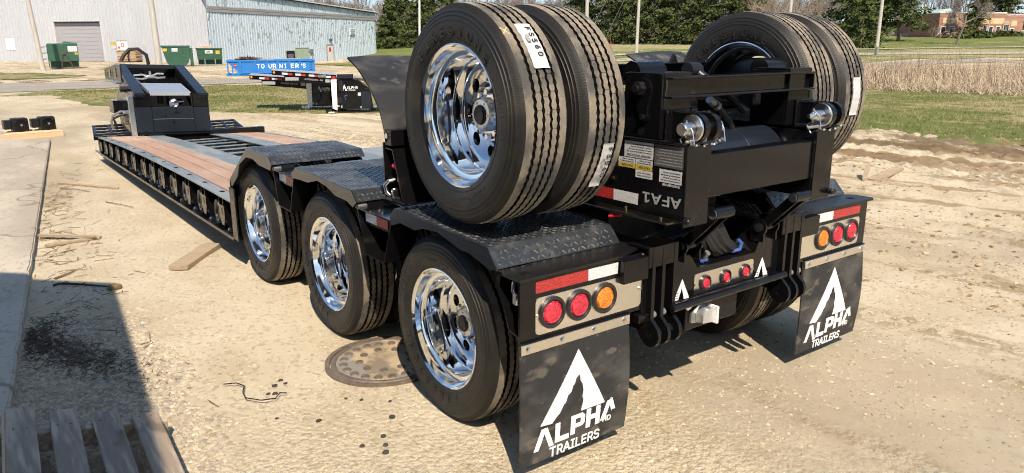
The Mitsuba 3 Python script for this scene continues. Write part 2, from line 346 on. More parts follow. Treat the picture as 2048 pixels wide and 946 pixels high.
def lone(name, shape, mat, label, cat, group=None, smooth=False, M=None):
    key = put(name, shape, mat, smooth, M)
    labels[key] = {'label': label, 'category': cat}
    if group: labels[key]['group'] = group
    return key
def text_on(text, h, org, u, v, depth=0.002, bold=True, width=None):
    """Lettering whose left foot is at org, reading along u with its top towards v, standing proud of the surface."""
    m = meshkit.text_mesh(text, h, depth, bold)
    q = np.array(m.vertices); q[:, 0] -= q[:, 0].min()
    if width: q[:, 0] *= width / q[:, 0].max()
    u, v = np.asarray(u, float), np.asarray(v, float); w = np.cross(u, v)
    return trimesh.Trimesh(np.asarray(org) + q[:, :1] * u + q[:, 1:2] * v + q[:, 2:] * w, m.faces, process=False)
def bead(p0, p1, r=0.006, seed=0):
    """A weld bead: a thin rope of uneven radius."""
    q = np.random.default_rng(seed); n = max(int(np.linalg.norm(np.subtract(p1, p0)) / 0.008), 4)
    t = np.linspace(0, 1, n)[:, None]; return MB().tube(np.asarray(p0) * (1 - t) + np.asarray(p1) * t + q.normal(0, 0.0007, (n, 3)), r * (0.8 + 0.5 * q.random(n)), 6)
def lens_bumps(o, u, v, w, l, pitch=0.0285, size=(0.0132, 0.0054, 0.0042), seed=0):
    """The raised lozenges of chequer plate on the rectangle o + a u + b v."""
    o, u, v = (np.asarray(k, float) for k in (o, u, v)); n = np.cross(u, v); mb = MB()
    t = np.arange(6) * np.pi / 3
    k = 0
    for i in range(int(w / pitch)):
        for j in range(int(l / pitch)):
            c = o + u * (i + 0.5) * pitch + v * (j + 0.5) * pitch
            s = 1 if (i + j) % 2 else -1
            a = (u + s * v) / math.sqrt(2); b = (v - s * u) / math.sqrt(2)
            ring = c + np.cos(t)[:, None] * a * size[0] + np.sin(t)[:, None] * b * size[1]
            mb.add(np.vstack([ring, c + n * size[2] + a * 0.004, c + n * size[2] - a * 0.004]),
                   [[0, 1, 6], [1, 2, 7], [1, 7, 6], [2, 3, 7], [3, 4, 7], [4, 5, 6], [4, 6, 7], [5, 0, 6]])
    return mb
# ------------------------------------------------------------------ ground and paving
def terrain(x, y):
    x, y = np.asarray(x, float), np.asarray(y, float)
    ss = lambda a, b, t: (lambda q: q * q * (3 - 2 * q))(np.clip((t - a) / (b - a), 0, 1))
    R = np.hypot(x + 3, y + 2.2)
    right = ss(28, 60, x)
    h = -0.5 * np.exp(-((x - 35) / 13) ** 2 - ((y - 84) / 15) ** 2)
    h = h + right * (1.0 * ss(30, 115, R) + 1.35 * ss(105, 150, R) * ss(70, 110, x))
    h = h + 5 * ss(150, 270, R) * ss(20, 60, x)
    return h
def ruts(x, y):
    p = np.stack([x, y, 0 * x], -1)
    m = np.clip((x - 2.2) / 4.5, 0, 1) * np.clip((22 - x) / 8, 0, 1) * np.clip((14 - np.abs(y - 1)) / 5, 0, 1)
    a = meshkit.fbm(np.stack([x * 1.5 + y * 0.42, y * 0.33, 0 * x], -1), 4, 5) - 0.5
    b = meshkit.fbm(p * [5, 3.2, 1], 3, 9) - 0.5; b0 = b + 0.5
    clod = meshkit.fbm(p * [9, 8, 1], 3, 12) - 0.5
    tr = 0 * x
    for x0, k, c, w in ((2.75, 0.10, 0.030, 0.13), (4.55, 0.12, 0.028, 0.14), (5.6, -0.06, 0.02, 0.12), (7.3, -0.05, 0.02, 0.13), (3.6, 0.34, 0.0, 0.10)):
        d = x - (x0 + k * y + c * y * y)
        tr = tr + (-0.026 * np.exp(-(d / w) ** 2) + 0.018 * np.exp(-((np.abs(d) - 1.7 * w) / (0.55 * w)) ** 2)) * (0.45 + 1.1 * b0)
    return tr * np.clip((11 - np.abs(y)) / 4, 0, 1) + m * (0.09 * a + 0.07 * b + 0.05 * clod * (1 + 2 * (np.abs(x + 0.25 * y - 11.3) < 2.6)))
def small(x, y):
    p = np.stack([x, y, 0 * x], -1)
    near = np.clip(1 - np.hypot(x, y) / 40, 0, 1)
    return near * (0.022 * (meshkit.fbm(p * 0.9, 3, 1) - 0.5) + 0.009 * (meshkit.fbm(p * 7, 3, 2) - 0.5))
def ground_z(x, y):
    x, y = np.asarray(x, float), np.asarray(y, float)
    return terrain(x, y) + ruts(x, y) + small(x, y)
def axis_grid(lo, hi, step, far, grow):
    a = list(np.arange(lo, hi + 1e-6, step)); s = step
    while a[-1] < far: s *= grow; a.append(a[-1] + s)
    s = step; b = [lo]
    while b[-1] > -far: s *= grow; b.append(b[-1] - s)
    return np.array(b[:0:-1] + a)
def grid_mesh(xs, ys, zf, keep=None):
    X, Y = np.meshgrid(xs, ys, indexing='ij'); Z = zf(X, Y)
    v = np.stack([X, Y, Z], -1).reshape(-1, 3); n, m = X.shape
    i, j = np.meshgrid(np.arange(n - 1), np.arange(m - 1), indexing='ij'); a = (i * m + j).ravel()
    f = np.stack([a, a + m, a + m + 1, a + 1], 1)
    if keep is not None:
        c = v[f].mean(1); f = f[keep(c[:, 0], c[:, 1])]
    t = trimesh.Trimesh(v, np.vstack([f[:, [0, 1, 2]], f[:, [0, 2, 3]]]), process=False)
    if keep is not None: t.remove_unreferenced_vertices()
    return t
struct('ground', grid_mesh(axis_grid(-3.6, 13.5, 0.055, 900, 1.055), axis_grid(-2.6, 9.5, 0.055, 900, 1.055), ground_z), 'gravel_ground', True, 'pale tan crushed limestone yard with tyre ruts towards the right')

def region(name, poly, res, mat, dz, wob, label, f=1.0, soft=0):
    P_ = Polygon(poly); x0, y0, x1, y1 = P_.bounds; ring = P_.exterior
    def keep(x, y):
        p = np.stack([x * f, y * f, 0 * x], -1)
        dx, dy = wob * (meshkit.fbm(p, 4, 21) - 0.5) * 2, wob * (meshkit.fbm(p, 4, 22) - 0.5) * 2
        return shapely.contains_xy(P_, x + dx, y + dy)
    def lift(x, y):
        p = np.stack([x * f, y * f, 0 * x], -1)
        dx, dy = wob * (meshkit.fbm(p, 4, 21) - 0.5) * 2, wob * (meshkit.fbm(p, 4, 22) - 0.5) * 2
        if not soft: return dz + np.maximum(ruts(x, y), 0)
        e = np.clip(shapely.distance(shapely.points(x + dx, y + dy), ring) / soft, 0, 1)
        return (ruts(x, y) + small(x, y) - 0.03) * (1 - e) + (dz + np.maximum(ruts(x, y), -0.02)) * e
    return struct(name, grid_mesh(np.arange(x0 - wob, x1 + wob, res), np.arange(y0 - wob, y1 + wob, res), lambda x, y: terrain(x, y) + lift(x, y), keep), mat, True, label)
LAWN_R = [(10.9, 7.6), (11.9, 6.2), (12.1, 5.4), (11.7, 4.3), (12.2, 3.4), (12.9, 2.2), (14.0, -6), (15.0, -16), (29, -16), (29, 30), (20, 30), (14, 17), (11, 11)]
region('side_lawn', LAWN_R, 0.22, 'lawn', 0.035, 0.7, 'patchy green lawn beyond the ruts at the right', 0.9, 0.9)
STRIP = [(-2.6, 30.6), (-0.6, 29.6), (0.0, 26), (0.5, 22.4), (2.2, 18.6), (3.3, 17.3), (5.3, 16.0), (7.5, 14.8), (12, 13), (18, 17), (20, 30.6), (12.2, 31.2), (6.3, 32.9), (0.1, 33.0)]
region('lawn_strip', STRIP, 0.25, 'lawn', 0.035, 0.8, 'strip of grass between the yard and the street', 0.5, 0.9)
region('lawn_patch', [(-12, 44.5), (-2.5, 44.6), (1.2, 45.6), (3.4, 49.0), (1.5, 54.5), (-4, 57), (-14, 57)], 0.4, 'lawn', 0.03, 1.0, 'small grass patch beside the leaning pole', 0.3)
region('street', [(-40, 31.6), (-1.5, 32.9), (2.5, 33.8), (6.4, 33.6), (13.7, 32.2), (30, 29), (60, 20), (60, 24), (30, 34), (13.7, 36.8), (7.7, 38.6), (3.6, 40.2), (-1.2, 40.6), (-40, 40)], 0.6, 'asphalt', 0.02, 0.25, 'pale worn asphalt street crossing behind the trailer', 0.6)
region('far_lawn', [(22, 40), (36, 33), (60, 26), (66, 24), (66, 12), (95, -20), (160, -60), (330, -60), (330, 320), (120, 330), (60, 200), (41, 110), (40, 88), (30, 72), (22, 60)], 3.0, 'far_lawn', 0.03, 2.5, 'wide mown lawn rising to the trees', 0.05)
region('far_road', [(40, 45), (62, 34), (75, 22), (100, -10), (103, -8), (79, 25), (66, 38), (42, 50)], 0.7, 'pale_road', 0.07, 0.2, 'pale road curving past the reeds', 0.3)
region('far_path', [(28, 57), (60, 50), (88, 38), (130, 18), (130, 21), (89, 41.5), (61, 53), (28, 60)], 0.7, 'pale_road', 0.09, 0.2, 'pale drive across the far lawn', 0.3)
region('wooded_hill', [(62, 128), (125, 110), (165, 75), (185, 30), (190, -40), (420, -60), (420, 420), (60, 420)], 6.0, 'leaf_litter', 0.12, 6, 'leaf covered hillside under the bare wood', 0.03)

def slab():
    mb = MB(); rnd = np.random.default_rng(3)
    u = np.array([0.1101, 0.9939]); e0 = np.array([-3.44, -2.0]); e1 = np.array([-1.62, 14.62])
    edge = []
    for t in np.linspace(0, 1, 90):
        edge.append(e0 + (e1 - e0) * t + np.array([-abs(rnd.normal(0, 0.006)), 0]))
    top = [(p[0], p[1]) for p in edge] + [(-2.5, 15.15), (-9, 18.0), (-12, -2.0)]
    mb.prism(top, 2, -0.15, 0.062)
    low = [(p[0] + 0.012, p[1]) for p in edge] + [(-2.4, 15.2), (-9, 18.1), (-12, -2.0)]
    mb.prism(low, 2, -0.15, 0.052)
    return mb
struct('concrete_slab', slab(), 'concrete', False, 'worn pale concrete slab along the left edge')

# the low shed that stands left of the camera and throws the shade at the lower left
def shed():
    k = thing('metal_shed', 'plain sided gabled shed at the left edge whose shade falls on the slab', 'shed')
    A = np.array([-3.435, 1.40]); d = np.array([-0.082, -0.9966]); n = np.array([-0.9966, 0.082]); H = 3.2; Wd = 5.0; Ln = 22.0; s = 0.74
    def pt(a, b, z): q = A + d * a + n * b; return [q[0], q[1], z]
    m = MB(); e = 0.32
    for (a0, a1, b0, b1) in ((e, Ln, e, e + 0.12), (e, e + 0.12, e + 0.12, Wd * 2 - e - 0.12)):
        z1 = H + s * e - 0.12
        m.hull([pt(a, b, z) for a in (a0, a1) for b in (b0, b1) for z in (0.0, z1)])
    m.hull([pt(a, b, z) for a in (e + 0.004, e + 0.116) for b, z in ((e + 0.1, H + s * e - 0.13), (2 * Wd - e - 0.1, H + s * e - 0.13), (Wd, H + s * Wd - 0.15))])
    put(k + '__wall', m, 'shed_siding')
    r = MB()
    for b0, b1 in ((0, Wd), (2 * Wd, Wd)):
        z0, z1 = H, H + s * Wd
        r.hull([pt(a, b, z + dz) for a in (0, Ln) for b, z in ((b0, z0), (b1, z1)) for dz in (-0.1, 0)])
    put(k + '__roof', r, 'dull_metal')
shed()

# ------------------------------------------------------------------ wheels
RT = 0.468
def tyre_meshes(nth=83 * 6, low=False):
    th = np.arange(nth) * 2 * np.pi / nth; half = []
    half += [(-0.098, 0.290), (-0.112, 0.296), (-0.122, 0.304), (-0.128, 0.316), (-0.1285, 0.319), (-0.1265, 0.321), (-0.132, 0.338), (-0.1355, 0.358), (-0.1365, 0.376), (-0.1360, 0.392), (-0.1375, 0.394),
             (-0.1375, 0.399), (-0.1345, 0.401), (-0.1325, 0.410), (-0.1340, 0.412), (-0.1335, 0.416), (-0.1305, 0.418), (-0.1275, 0.427), (-0.1290, 0.429), (-0.1280, 0.433), (-0.1240, 0.436), (-0.1175, 0.446), (-0.1125, 0.452), (-0.106, 0.458), (-0.0995, 0.4620)]
    half = np.array(half); k = len(half); side = MB()
    for s in (1, -1):
        v = np.zeros((k, nth, 3)); r = np.repeat(half[:, 1][:, None], nth, 1); x = np.repeat(half[:, 0][:, None], nth, 1) * s
        saw = ((np.arange(nth) // 1) % 2) * 0.0024
        x[-4:-1] += s * saw[None]; r[-4:-1] -= saw[None] * 0.6
        v[..., 0], v[..., 1], v[..., 2] = x, r * np.cos(th), r * np.sin(th)
        i, j = np.meshgrid(np.arange(k - 1), np.arange(nth), indexing='ij'); jn = (j + 1) % nth
        f = np.stack([i * nth + j, (i + 1) * nth + j, (i + 1) * nth + jn, i * nth + jn], -1).reshape(-1, 4)
        side.add(v.reshape(-1, 3), f if s > 0 else f[:, ::-1])
    # tread: four zigzag grooves between five ribs
    cols = [(-0.0995, 0, 0, -1)]
    for g, c in enumerate((-0.0555, -0.0185, 0.0185, 0.0555)):
        w = 0.0078 if g in (0, 3) else 0.0064
        cols += [(c - w, 0, 1, g), (c - w + 0.0012, 1, 1, 9), (c + w - 0.0012, 1, 1, 9), (c + w, 0, 1, g + 1)]
    cols += [(0.0995, 0, 0, 9)]
    fr = np.array([0, 0.035, 0.07, 0.5, 0.535, 0.57]); pit = 2 * np.pi / 83
    ang = (np.arange(83)[:, None] + fr[None]).ravel() * pit; row = np.tile(np.arange(6), 83)
    zig = np.array([0.0022, 0.0022, 0.0022, -0.0022, -0.0022, -0.0022])[row]
    tr = MB(); V = np.zeros((len(cols), len(ang), 3))
    for q, (c, deep, z, tag) in enumerate(cols):
        rr = RT - 0.006 * (abs(c) / 0.0995) ** 2 - 0.0125 * deep + 0 * ang
        V[q, :, 0] = c + zig * z * (1 if q % 8 < 5 else -1)
        V[q, :, 1], V[q, :, 2] = rr * np.cos(ang), rr * np.sin(ang)
    # duplicate rib edges so that the sipes can be cut into ribs two to four
    n = len(ang); i, j = np.meshgrid(np.arange(len(cols) - 1), np.arange(n), indexing='ij'); jn = (j + 1) % n
    f = np.stack([i * n + j, (i + 1) * n + j, (i + 1) * n + jn, i * n + jn], -1)
    ribs = {4: (1,), 8: (4,), 12: (1,)}
    for q, rows in ribs.items():
        for rr_ in rows:
            sel = (row == rr_) & ((np.arange(len(row)) // 6) % 2 == 0)
            for c in (q, q + 1): V[c, sel] *= np.array([1, (RT - 0.0035) / RT, (RT - 0.0035) / RT])
    groove = np.isin(i, [1, 2, 3, 5, 6, 7, 9, 10, 11, 13, 14, 15])
    tr.add(V.reshape(-1, 3), f[~groove].reshape(-1, 4))
    gr = MB().add(V.reshape(-1, 3), f[groove].reshape(-1, 4))
    g = gr.tri(); g.remove_unreferenced_vertices()
    return side.tri(), tr.tri(), g
_s, _t, _g = tyre_meshes()
_sl = tyre_meshes(120)[0]
PLY = {'tyre': skin(_s, 'rubber', 35), 'tyre_low': skin(_sl, 'rubber', 35), 'tread': skin(_t, 'tread_rubber', 20), 'tread_groove': skin(_g, 'groove_rubber', False)}
def rim_shapes():
    F = -0.1175
    prof = [(F + 0.004, 0.2875), (F, 0.290), (F - 0.006, 0.297), (F - 0.004, 0.3025), (F + 0.004, 0.304), (F + 0.010, 0.300), (F + 0.011, 0.292)]
    outer = prof[::-1] + [(F + 0.006, 0.2845), (F + 0.026, 0.2800), (F + 0.044, 0.2755), (F + 0.049, 0.2720), (F + 0.052, 0.2640), (F + 0.054, 0.2540), (F + 0.058, 0.2520), (F + 0.095, 0.2500), (F + 0.134, 0.2485), (F + 0.138, 0.2460), (F + 0.140, 0.2400), (F + 0.144, 0.2370), (F + 0.176, 0.2350), (F + 0.181, 0.2320), (F + 0.186, 0.2200)]
    back = [(F + 0.235, 0.300), (F + 0.232, 0.286), (F + 0.19, 0.278), (F + 0.165, 0.262), (F + 0.09, 0.252), (F + 0.03, 0.287), (F + 0.011, 0.292)]
    rim = MB().lathe(outer, 96).lathe(back, 48)
    holes = [Point(0.168 * math.cos(a), 0.168 * math.sin(a)).buffer(0.031, 10) for a in np.arange(8) * 2 * np.pi / 8]
    disc = Point(0, 0).buffer(0.2225, 24).difference(shapely.union_all(holes)).difference(Point(0, 0).buffer(0.110, 20))
    dm = trimesh.creation.extrude_polygon(disc, 0.014, engine='earcut'); dv = np.array(dm.vertices)
    rr = np.hypot(dv[:, 0], dv[:, 1]); dish = -0.010 * np.clip((0.2225 - rr) / 0.11, 0, 1)
    disc3 = MB().add(np.stack([dv[:, 2] + F + 0.185 + dish, dv[:, 0], dv[:, 1]], 1), dm.faces)
    disc3.lathe([(F + 0.177, 0.118), (F + 0.170, 0.114), (F + 0.170, 0.066)], 48)
    nuts = MB().cyl((F + 0.171, 0.097, 0), (F + 0.150, 0.097, 0), 0.0140, 0.0125, 6)
    hub = MB().lathe([(F + 0.180, 0.074), (F + 0.132, 0.071), (F + 0.124, 0.068), (F + 0.122, 0.064), (F + 0.122, 0.044)], 40)
    cap = MB().lathe([(F + 0.122, 0.044), (F + 0.116, 0.042), (F + 0.111, 0.034), (F + 0.113, 0.020), (F + 0.113, 0.001)], 32)
    drum = MB().lathe([(F + 0.24, 0.215), (F + 0.115, 0.212), (F + 0.108, 0.200), (F + 0.104, 0.13), (F + 0.09, 0.12), (F + 0.09, 0.01)], 40)
    bolts = MB()
    for a in np.arange(6) * np.pi / 3: bolts.cyl((F + 0.122, 0.055 * math.cos(a), 0.055 * math.sin(a)), (F + 0.117, 0.055 * math.cos(a), 0.055 * math.sin(a)), 0.005, n=6)
    hubm = MB().add(np.vstack(hub.v), np.vstack(hub.f)).add(np.vstack(bolts.v), np.vstack(bolts.f))
    return rim, disc3, nuts, hubm, cap, drum
for nm, sh, mt in zip(('rim', 'disc', 'wheel_nut', 'hub', 'hub_cap', 'brake_drum'), rim_shapes(), ('chrome', 'chrome', 'chrome', 'hub_metal', 'black_satin', 'black_satin')):
    PLY[nm] = skin(sh.tri(), mt, 30)
def arc_text(s, r, h, x, a0, da, depth=0.0016, bold=True, flip=False):
    """Raised sidewall lettering along an arc; a is measured from the top, clockwise as seen from outside (-x)."""
    mb = MB(); a = a0
    for ch in s:
        if ch != ' ':
            m = meshkit.text_mesh(ch, h, depth, bold); q = np.array(m.vertices); q[:, 0] -= (q[:, 0].min() + q[:, 0].max()) / 2
            u, v = q[:, 0], q[:, 1]
            U = u * math.cos(a) + (v + r) * math.sin(a); Vv = -u * math.sin(a) + (v + r) * math.cos(a)
            if flip: u, v = -u, h - v; U = u * math.cos(a) + (v + r) * math.sin(a); Vv = -u * math.sin(a) + (v + r) * math.cos(a)
            mb.add(np.stack([x - q[:, 2], -U, Vv], 1), m.faces)
        a += da
    return mb
PLY['lettering'] = skin(trimesh.util.concatenate([arc_text('FS560 PLUS', 0.345, 0.016, -0.1345, 2.45, 0.062).tri(), arc_text('255/70R22.5', 0.350, 0.014, -0.1345, 1.25, 0.05).tri()]), 'rubber', False)
LETTERS = [skin(arc_text(c, 0.333, 0.040, -0.1330, -0.80 + 0.200 * i, 0.0, 0.005).tri(), 'rubber', False) for i, c in enumerate('FIRESTONE')]
FLIP = 'flip_axle'
def wheel(parent, x, y, z, spin=0.0, flip=False, full=True, letters=True, name='wheel'):
    key = free(parent + '__' + name)
    R = rotx(spin)
    if flip: R = rotx(spin) @ rotz(math.pi)
    M = mat4(R, (x, y, z))
    parts = ['tyre', 'tread', 'tread_groove', 'rim', 'disc'] + (['hub', 'hub_cap'] if full else ['brake_drum']) + (['lettering'] if letters else [])
    low = not full and not letters and parent != FLIP
    for p in parts: put(key + '__' + p, PLY['tyre_low' if low and p == 'tyre' else p], M=M)
    if full:
        for i in range(10): put(key + '__wheel_nut', PLY['wheel_nut'], M=M @ mat4(rotx(0.31 + i * math.pi / 5)))
    if letters:
        for d in LETTERS: put(key + '__raised_letter', d, M=M)
    return key
# ------------------------------------------------------------------ the lowboy trailer
W = 1.295
TR = thing('lowboy_trailer', 'long glossy black three axle lowboy trailer with wooden deck and chrome wheels', 'trailer')
def dz(x, y): return 0.572 - 0.0226 * (y - 4) - 0.0422 * x - 0.004 * (y - 7.5) ** 2
def tp(name, mb, mat, smooth=False, **k): return put(TR + '__' + name, mb, mat, smooth, **k)
AX = [0.728 + 1.382 * i for i in range(3)]
for i, y in enumerate(AX):
    wheel(TR, -1.105, y, 0.468, (3.55, 4.1, 2.6)[i])
    wheel(TR, -0.782, y, 0.468, 0.4 + i, True, False, False)
for i, y in enumerate(AX):
    wheel(TR, 0.782, y, 0.468, 0.9 + i, False, False, False)
    wheel(TR, 1.105, y, 0.468, 0.2 + i, True, i == 0, False)
for y in AX:
    mb = MB().cyl((-0.62, y, 0.468), (0.62, y, 0.468), 0.065).box((-0.72, y - 0.2, 0.44), (-0.60, y - 0.17, 0.5))
    tp('axle', mb, 'black_satin')

# fenders: side skirt profiles measured in the plane of the trailer's flank (y, z)
F3 = dict(top=[(1.088, 0.985), (1.032, 1.030), (0.223, 1.008), (0.150, 0.929)], low=[(0.199, 0.913), (0.354, 0.951), (0.431, 0.952), (0.615, 0.992), (0.752, 0.982), (0.831, 0.957), (0.975, 0.966), (1.070, 0.935)])
F2 = dict(top=[(2.448, 1.014), (2.364, 1.064), (1.535, 1.043), (1.478, 0.985)], low=[(1.524, 0.949), (1.605, 0.972), (1.760, 0.977), (1.880, 1.012), (2.018, 1.027), (2.170, 0.993), (2.318, 0.990), (2.430, 0.985)])
F1 = dict(top=[(3.862, 0.773), (3.353, 1.081), (2.874, 1.071), (2.822, 1.019)], low=[(2.859, 0.975), (3.095, 0.984), (3.227, 1.012), (3.376, 1.006), (3.567, 0.929), (3.649, 0.819), (3.812, 0.719)])
XI = 0.60
def plate_strip(pts, x0, x1, t=0.007):
    mb = MB()
    for (a, b) in zip(pts[:-1], pts[1:]):
        n = np.array([-(b[1] - a[1]), b[0] - a[0]]); n = n / np.linalg.norm(n) * t
        if n[1] < 0: n = -n
        mb.hull([(x, q[0] - k * n[0], q[1] - k * n[1]) for x in (x0, x1) for q in (a, b) for k in (0, 1)])
    return mb
def fender(side, F, order):
    k = free(TR + '__fender')
    x0, x1 = side * W, side * XI
    put(k + '__top_plate', plate_strip(F['top'], min(x0, x1), max(x0, x1)), 'tread_plate')
    put(k + '__side_skirt', MB().prism([(a[0], a[1] - 0.002) for a in F['top']] + F['low'], 0, x0 - 0.004, x0 + 0.004), 'skirt_paint')
    b = MB()
    segs = F['top']
    for a, c in zip(segs[:-1], segs[1:]):
        a, c = np.array(a), np.array(c); L = np.linalg.norm(c - a)
        if L < 0.03: continue
        v = np.array([0, *(c - a)]) / L
        lb = lens_bumps((min(x0, x1) + 0.01, a[0], a[1]), (1, 0, 0), v, abs(x1 - x0) - 0.02, L) if np.cross([1, 0, 0], v)[2] > 0 else lens_bumps((min(x0, x1) + 0.01, c[0], c[1]), (1, 0, 0), -v, abs(x1 - x0) - 0.02, L)
        if lb.n: b.add(np.vstack(lb.v), np.vstack(lb.f))
    put(k + '__tread_bumps', b, 'worn_tread', 40, kind='stuff')
    # inner liner over the wheels
    y0, y1 = F['low'][0][0], F['low'][-1][0]; lo, hi = min(y0, y1), max(y0, y1)
    put(k + '__inner_edge', MB().box((x1 - 0.004, lo + 0.02, 0.93), (x1 + 0.004, hi - 0.02, 1.0), 0.002), 'black_paint')
    return k
for side in (-1, 1):
    for F in (F3, F2, F1): fender(side, F, 0)
# trapezoid step boxes that hang between the wheels
H1 = [(2.822, 1.012), (2.749, 0.752), (2.534, 0.746), (2.438, 0.985)]
H2 = [(1.490, 0.978), (1.399, 0.712), (1.189, 0.709), (1.083, 0.960)]
for side in (-1, 1):
    for HH in (H1, H2):
        k = free(TR + '__step_box')
        x0 = side * (W - 0.002); xi = side * (W - 0.17)
        wall = MB()
        for a, b in zip(HH[:-1], HH[1:]):
            n = np.array([-(b[1] - a[1]), b[0] - a[0]]); n = n / np.linalg.norm(n) * 0.006
            wall.hull([(x, q[0] + s * n[0], q[1] + s * n[1]) for x in (x0, xi) for q in (a, b) for s in (0, 1)])
        put(k + '__flange', wall, 'black_paint')
        put(k + '__back_plate', MB().prism([(q[0], q[1] + 0.004) for q in HH], 0, xi - 0.004, xi + 0.004), 'black_paint')
        yb, yt = HH[0][0], HH[-1][0]; zt = HH[0][1]
        put(k + '__top_plate', MB().box((x0, yt - 0.02, zt - 0.03), (side * XI, yb + 0.02, zt - 0.022), 0.001), 'black_paint')
        zz = zt - 0.075; ym = (yb + yt) / 2
        xa = x0 - side * 0.03
        put(k + '__white_reflector', MB().box((xa, ym + 0.02, zz - 0.02), (xa + side * 0.003, ym + 0.15, zz + 0.03), 0.0005), 'white_tape')
        put(k + '__red_reflector', MB().box((xa, ym - 0.11, zz - 0.02), (xa + side * 0.003, ym + 0.018, zz + 0.03), 0.0005), 'red_tape')
        put(k + '__strip_bar', MB().box((xa - side * 0.006, ym - 0.14, zz - 0.035), (xa - side * 0.0005, ym + 0.17, zz + 0.045), 0.001), 'black_paint')
        put(k + '__junction_box', MB().box((xi + side * 0.06, ym - 0.06, 0.80), (xi + side * 0.005, ym + 0.06, 0.86), 0.008), 'black_satin')
        put(k + '__bolt', MB().cyl((xi, ym + 0.12, 0.90), (xi + side * 0.03, ym + 0.12, 0.90), 0.012, n=8).cyl((xi, ym + 0.1, 0.78), (xi + side * 0.02, ym + 0.1, 0.78), 0.010, n=8).cyl((xi, ym - 0.12, 0.80), (xi + side * 0.03, ym - 0.12, 0.80), 0.01, n=8), 'zinc')
        put(k + '__latch_bolt', MB().box((x0 - side * 0.005, yb - 0.02, zt - 0.03), (x0 - side * 0.06, yb + 0.035, zt - 0.008), 0.006).cyl((x0 - side * 0.03, yb + 0.0, zt - 0.09), (x0 - side * 0.03, yb + 0.0, zt - 0.03), 0.012), 'dull_metal')
# front cover panel of the axle bay, facing the deck
for side in (-1, 1):
    tp('bay_front_panel', MB().box((side * W, 3.80, 0.262), (side * (W - 0.012), 3.93, 0.70), 0.002).box((side * (W - 0.012), 3.915, 0.262), (side * 0.45, 3.927, 0.76), 0.002), 'black_paint')
    tp('frame_beam', MB().box((side * 0.52, 0.06, 0.60), (side * 0.40, 3.9, 0.90), 0.004), 'black_satin')
tp('center_deck', MB().box((-0.555, 1.0, 0.93), (0.555, 3.5, 0.975), 0.004).box((-0.555, 0.35, 0.78), (0.555, 1.0, 0.80), 0.002).hull([(x, y, z) for x in (-0.555, 0.555) for y, z in ((3.5, 0.975), (3.5, 0.93), (3.95, 0.60), (3.95, 0.55))]), 'deck_steel')
for y in np.arange(0.6, 3.9, 0.62): tp('frame_crossmember', MB().box((-0.52, y, 0.62), (0.52, y + 0.05, 0.78), 0.003), 'black_satin')

# rear light panels with mud flaps
def rx(side, x): return side * x
def flap_y(u, t): return -0.022 * np.sin(np.pi * np.clip(t, 0, 1)) * (0.35 + 0.65 * u) - 0.004
FZ0, FZ1 = 0.085, 0.640
def flap_sheet(x0, x1, M=None):
    n, m = 14, 20; U, V = np.meshgrid(np.linspace(0, 1, n), np.linspace(0, 1, m), indexing='ij')
    X = x0 + (x1 - x0) * U; Z = FZ1 + (FZ0 - FZ1) * V; Y = flap_y(U, V)
    f = []
    for i in range(n - 1):
        for j in range(m - 1): f.append((i * m + j, (i + 1) * m + j, (i + 1) * m + j + 1, i * m + j + 1))
    f = np.array(f); v = np.stack([X, Y, Z], -1).reshape(-1, 3); N = len(v)
    mb = MB().add(v, f).add(v + [0, 0.009, 0], f[:, ::-1])
    edge = []
    for i in range(n - 1):
        for j in (0, m - 1): edge.append((i * m + j, (i + 1) * m + j, (i + 1) * m + j + N, i * m + j + N))
    for j in range(m - 1):
        for i in (0, n - 1): edge.append((i * m + j, i * m + j + 1, i * m + j + 1 + N, i * m + j + N))
    return mb.add(np.vstack([v, v + [0, 0.009, 0]]), np.array(edge))
def lam(x, w, h, t):   # the letter A without its bar
    return Polygon([(x, 0), (x + w / 2 - t * 0.62, h), (x + w / 2 + t * 0.62, h), (x + w, 0), (x + w - t, 0), (x + w / 2, h * 0.74), (x + t, 0)])
def emblem_shapes():
    """The flap's emblem, in metres from the flap's left edge (x) and the ground (z)."""
    o = -1.302
    tri = Polygon([(-0.988, 0.556), (-1.196, 0.256), (-1.134, 0.250), (-1.110, 0.274), (-1.092, 0.288), (-1.072, 0.322), (-1.060, 0.330), (-1.050, 0.358), (-1.030, 0.372), (-1.022, 0.396), (-1.012, 0.404), (-1.004, 0.428),
                   (-0.988, 0.440), (-0.981, 0.434), (-0.980, 0.412), (-0.968, 0.392), (-0.962, 0.360), (-0.967, 0.330), (-0.960, 0.312), (-0.972, 0.262), (-0.832, 0.262)])
    word = []
    x = -1.224; h = 0.098; t = 0.026
    word.append(affinity.translate(lam(0, 0.110, h, t), -1.228, 0.141))
    def at_(poly, dx, dzz=0.148): word.append(affinity.translate(Polygon(poly), dx, dzz))
    at_([(0, 0), (0.078, 0), (0.078, 0.024), (0.026, 0.024), (0.026, 0.094), (0, 0.094)], -1.113)
    at_([(0, 0), (0.026, 0), (0.026, 0.030), (0.066, 0.030), (0.080, 0.044), (0.080, 0.080), (0.066, 0.094), (0, 0.094)], -1.026, 0.156)
    word[-1] = word[-1].difference(affinity.translate(sbox(0.026, 0.050, 0.056, 0.074), -1.026, 0.156))
    at_([(0, 0), (0.026, 0), (0.026, 0.036), (0.056, 0.036), (0.056, 0), (0.082, 0), (0.082, 0.094), (0.056, 0.094), (0.056, 0.060), (0.026, 0.060), (0.026, 0.094), (0, 0.094)], -0.938, 0.163)
    word.append(affinity.translate(lam(0, 0.104, 0.094, 0.026).difference(sbox(0.066, -0.01, 0.2, 0.04)), -0.852, 0.170))
    return [tri] + word
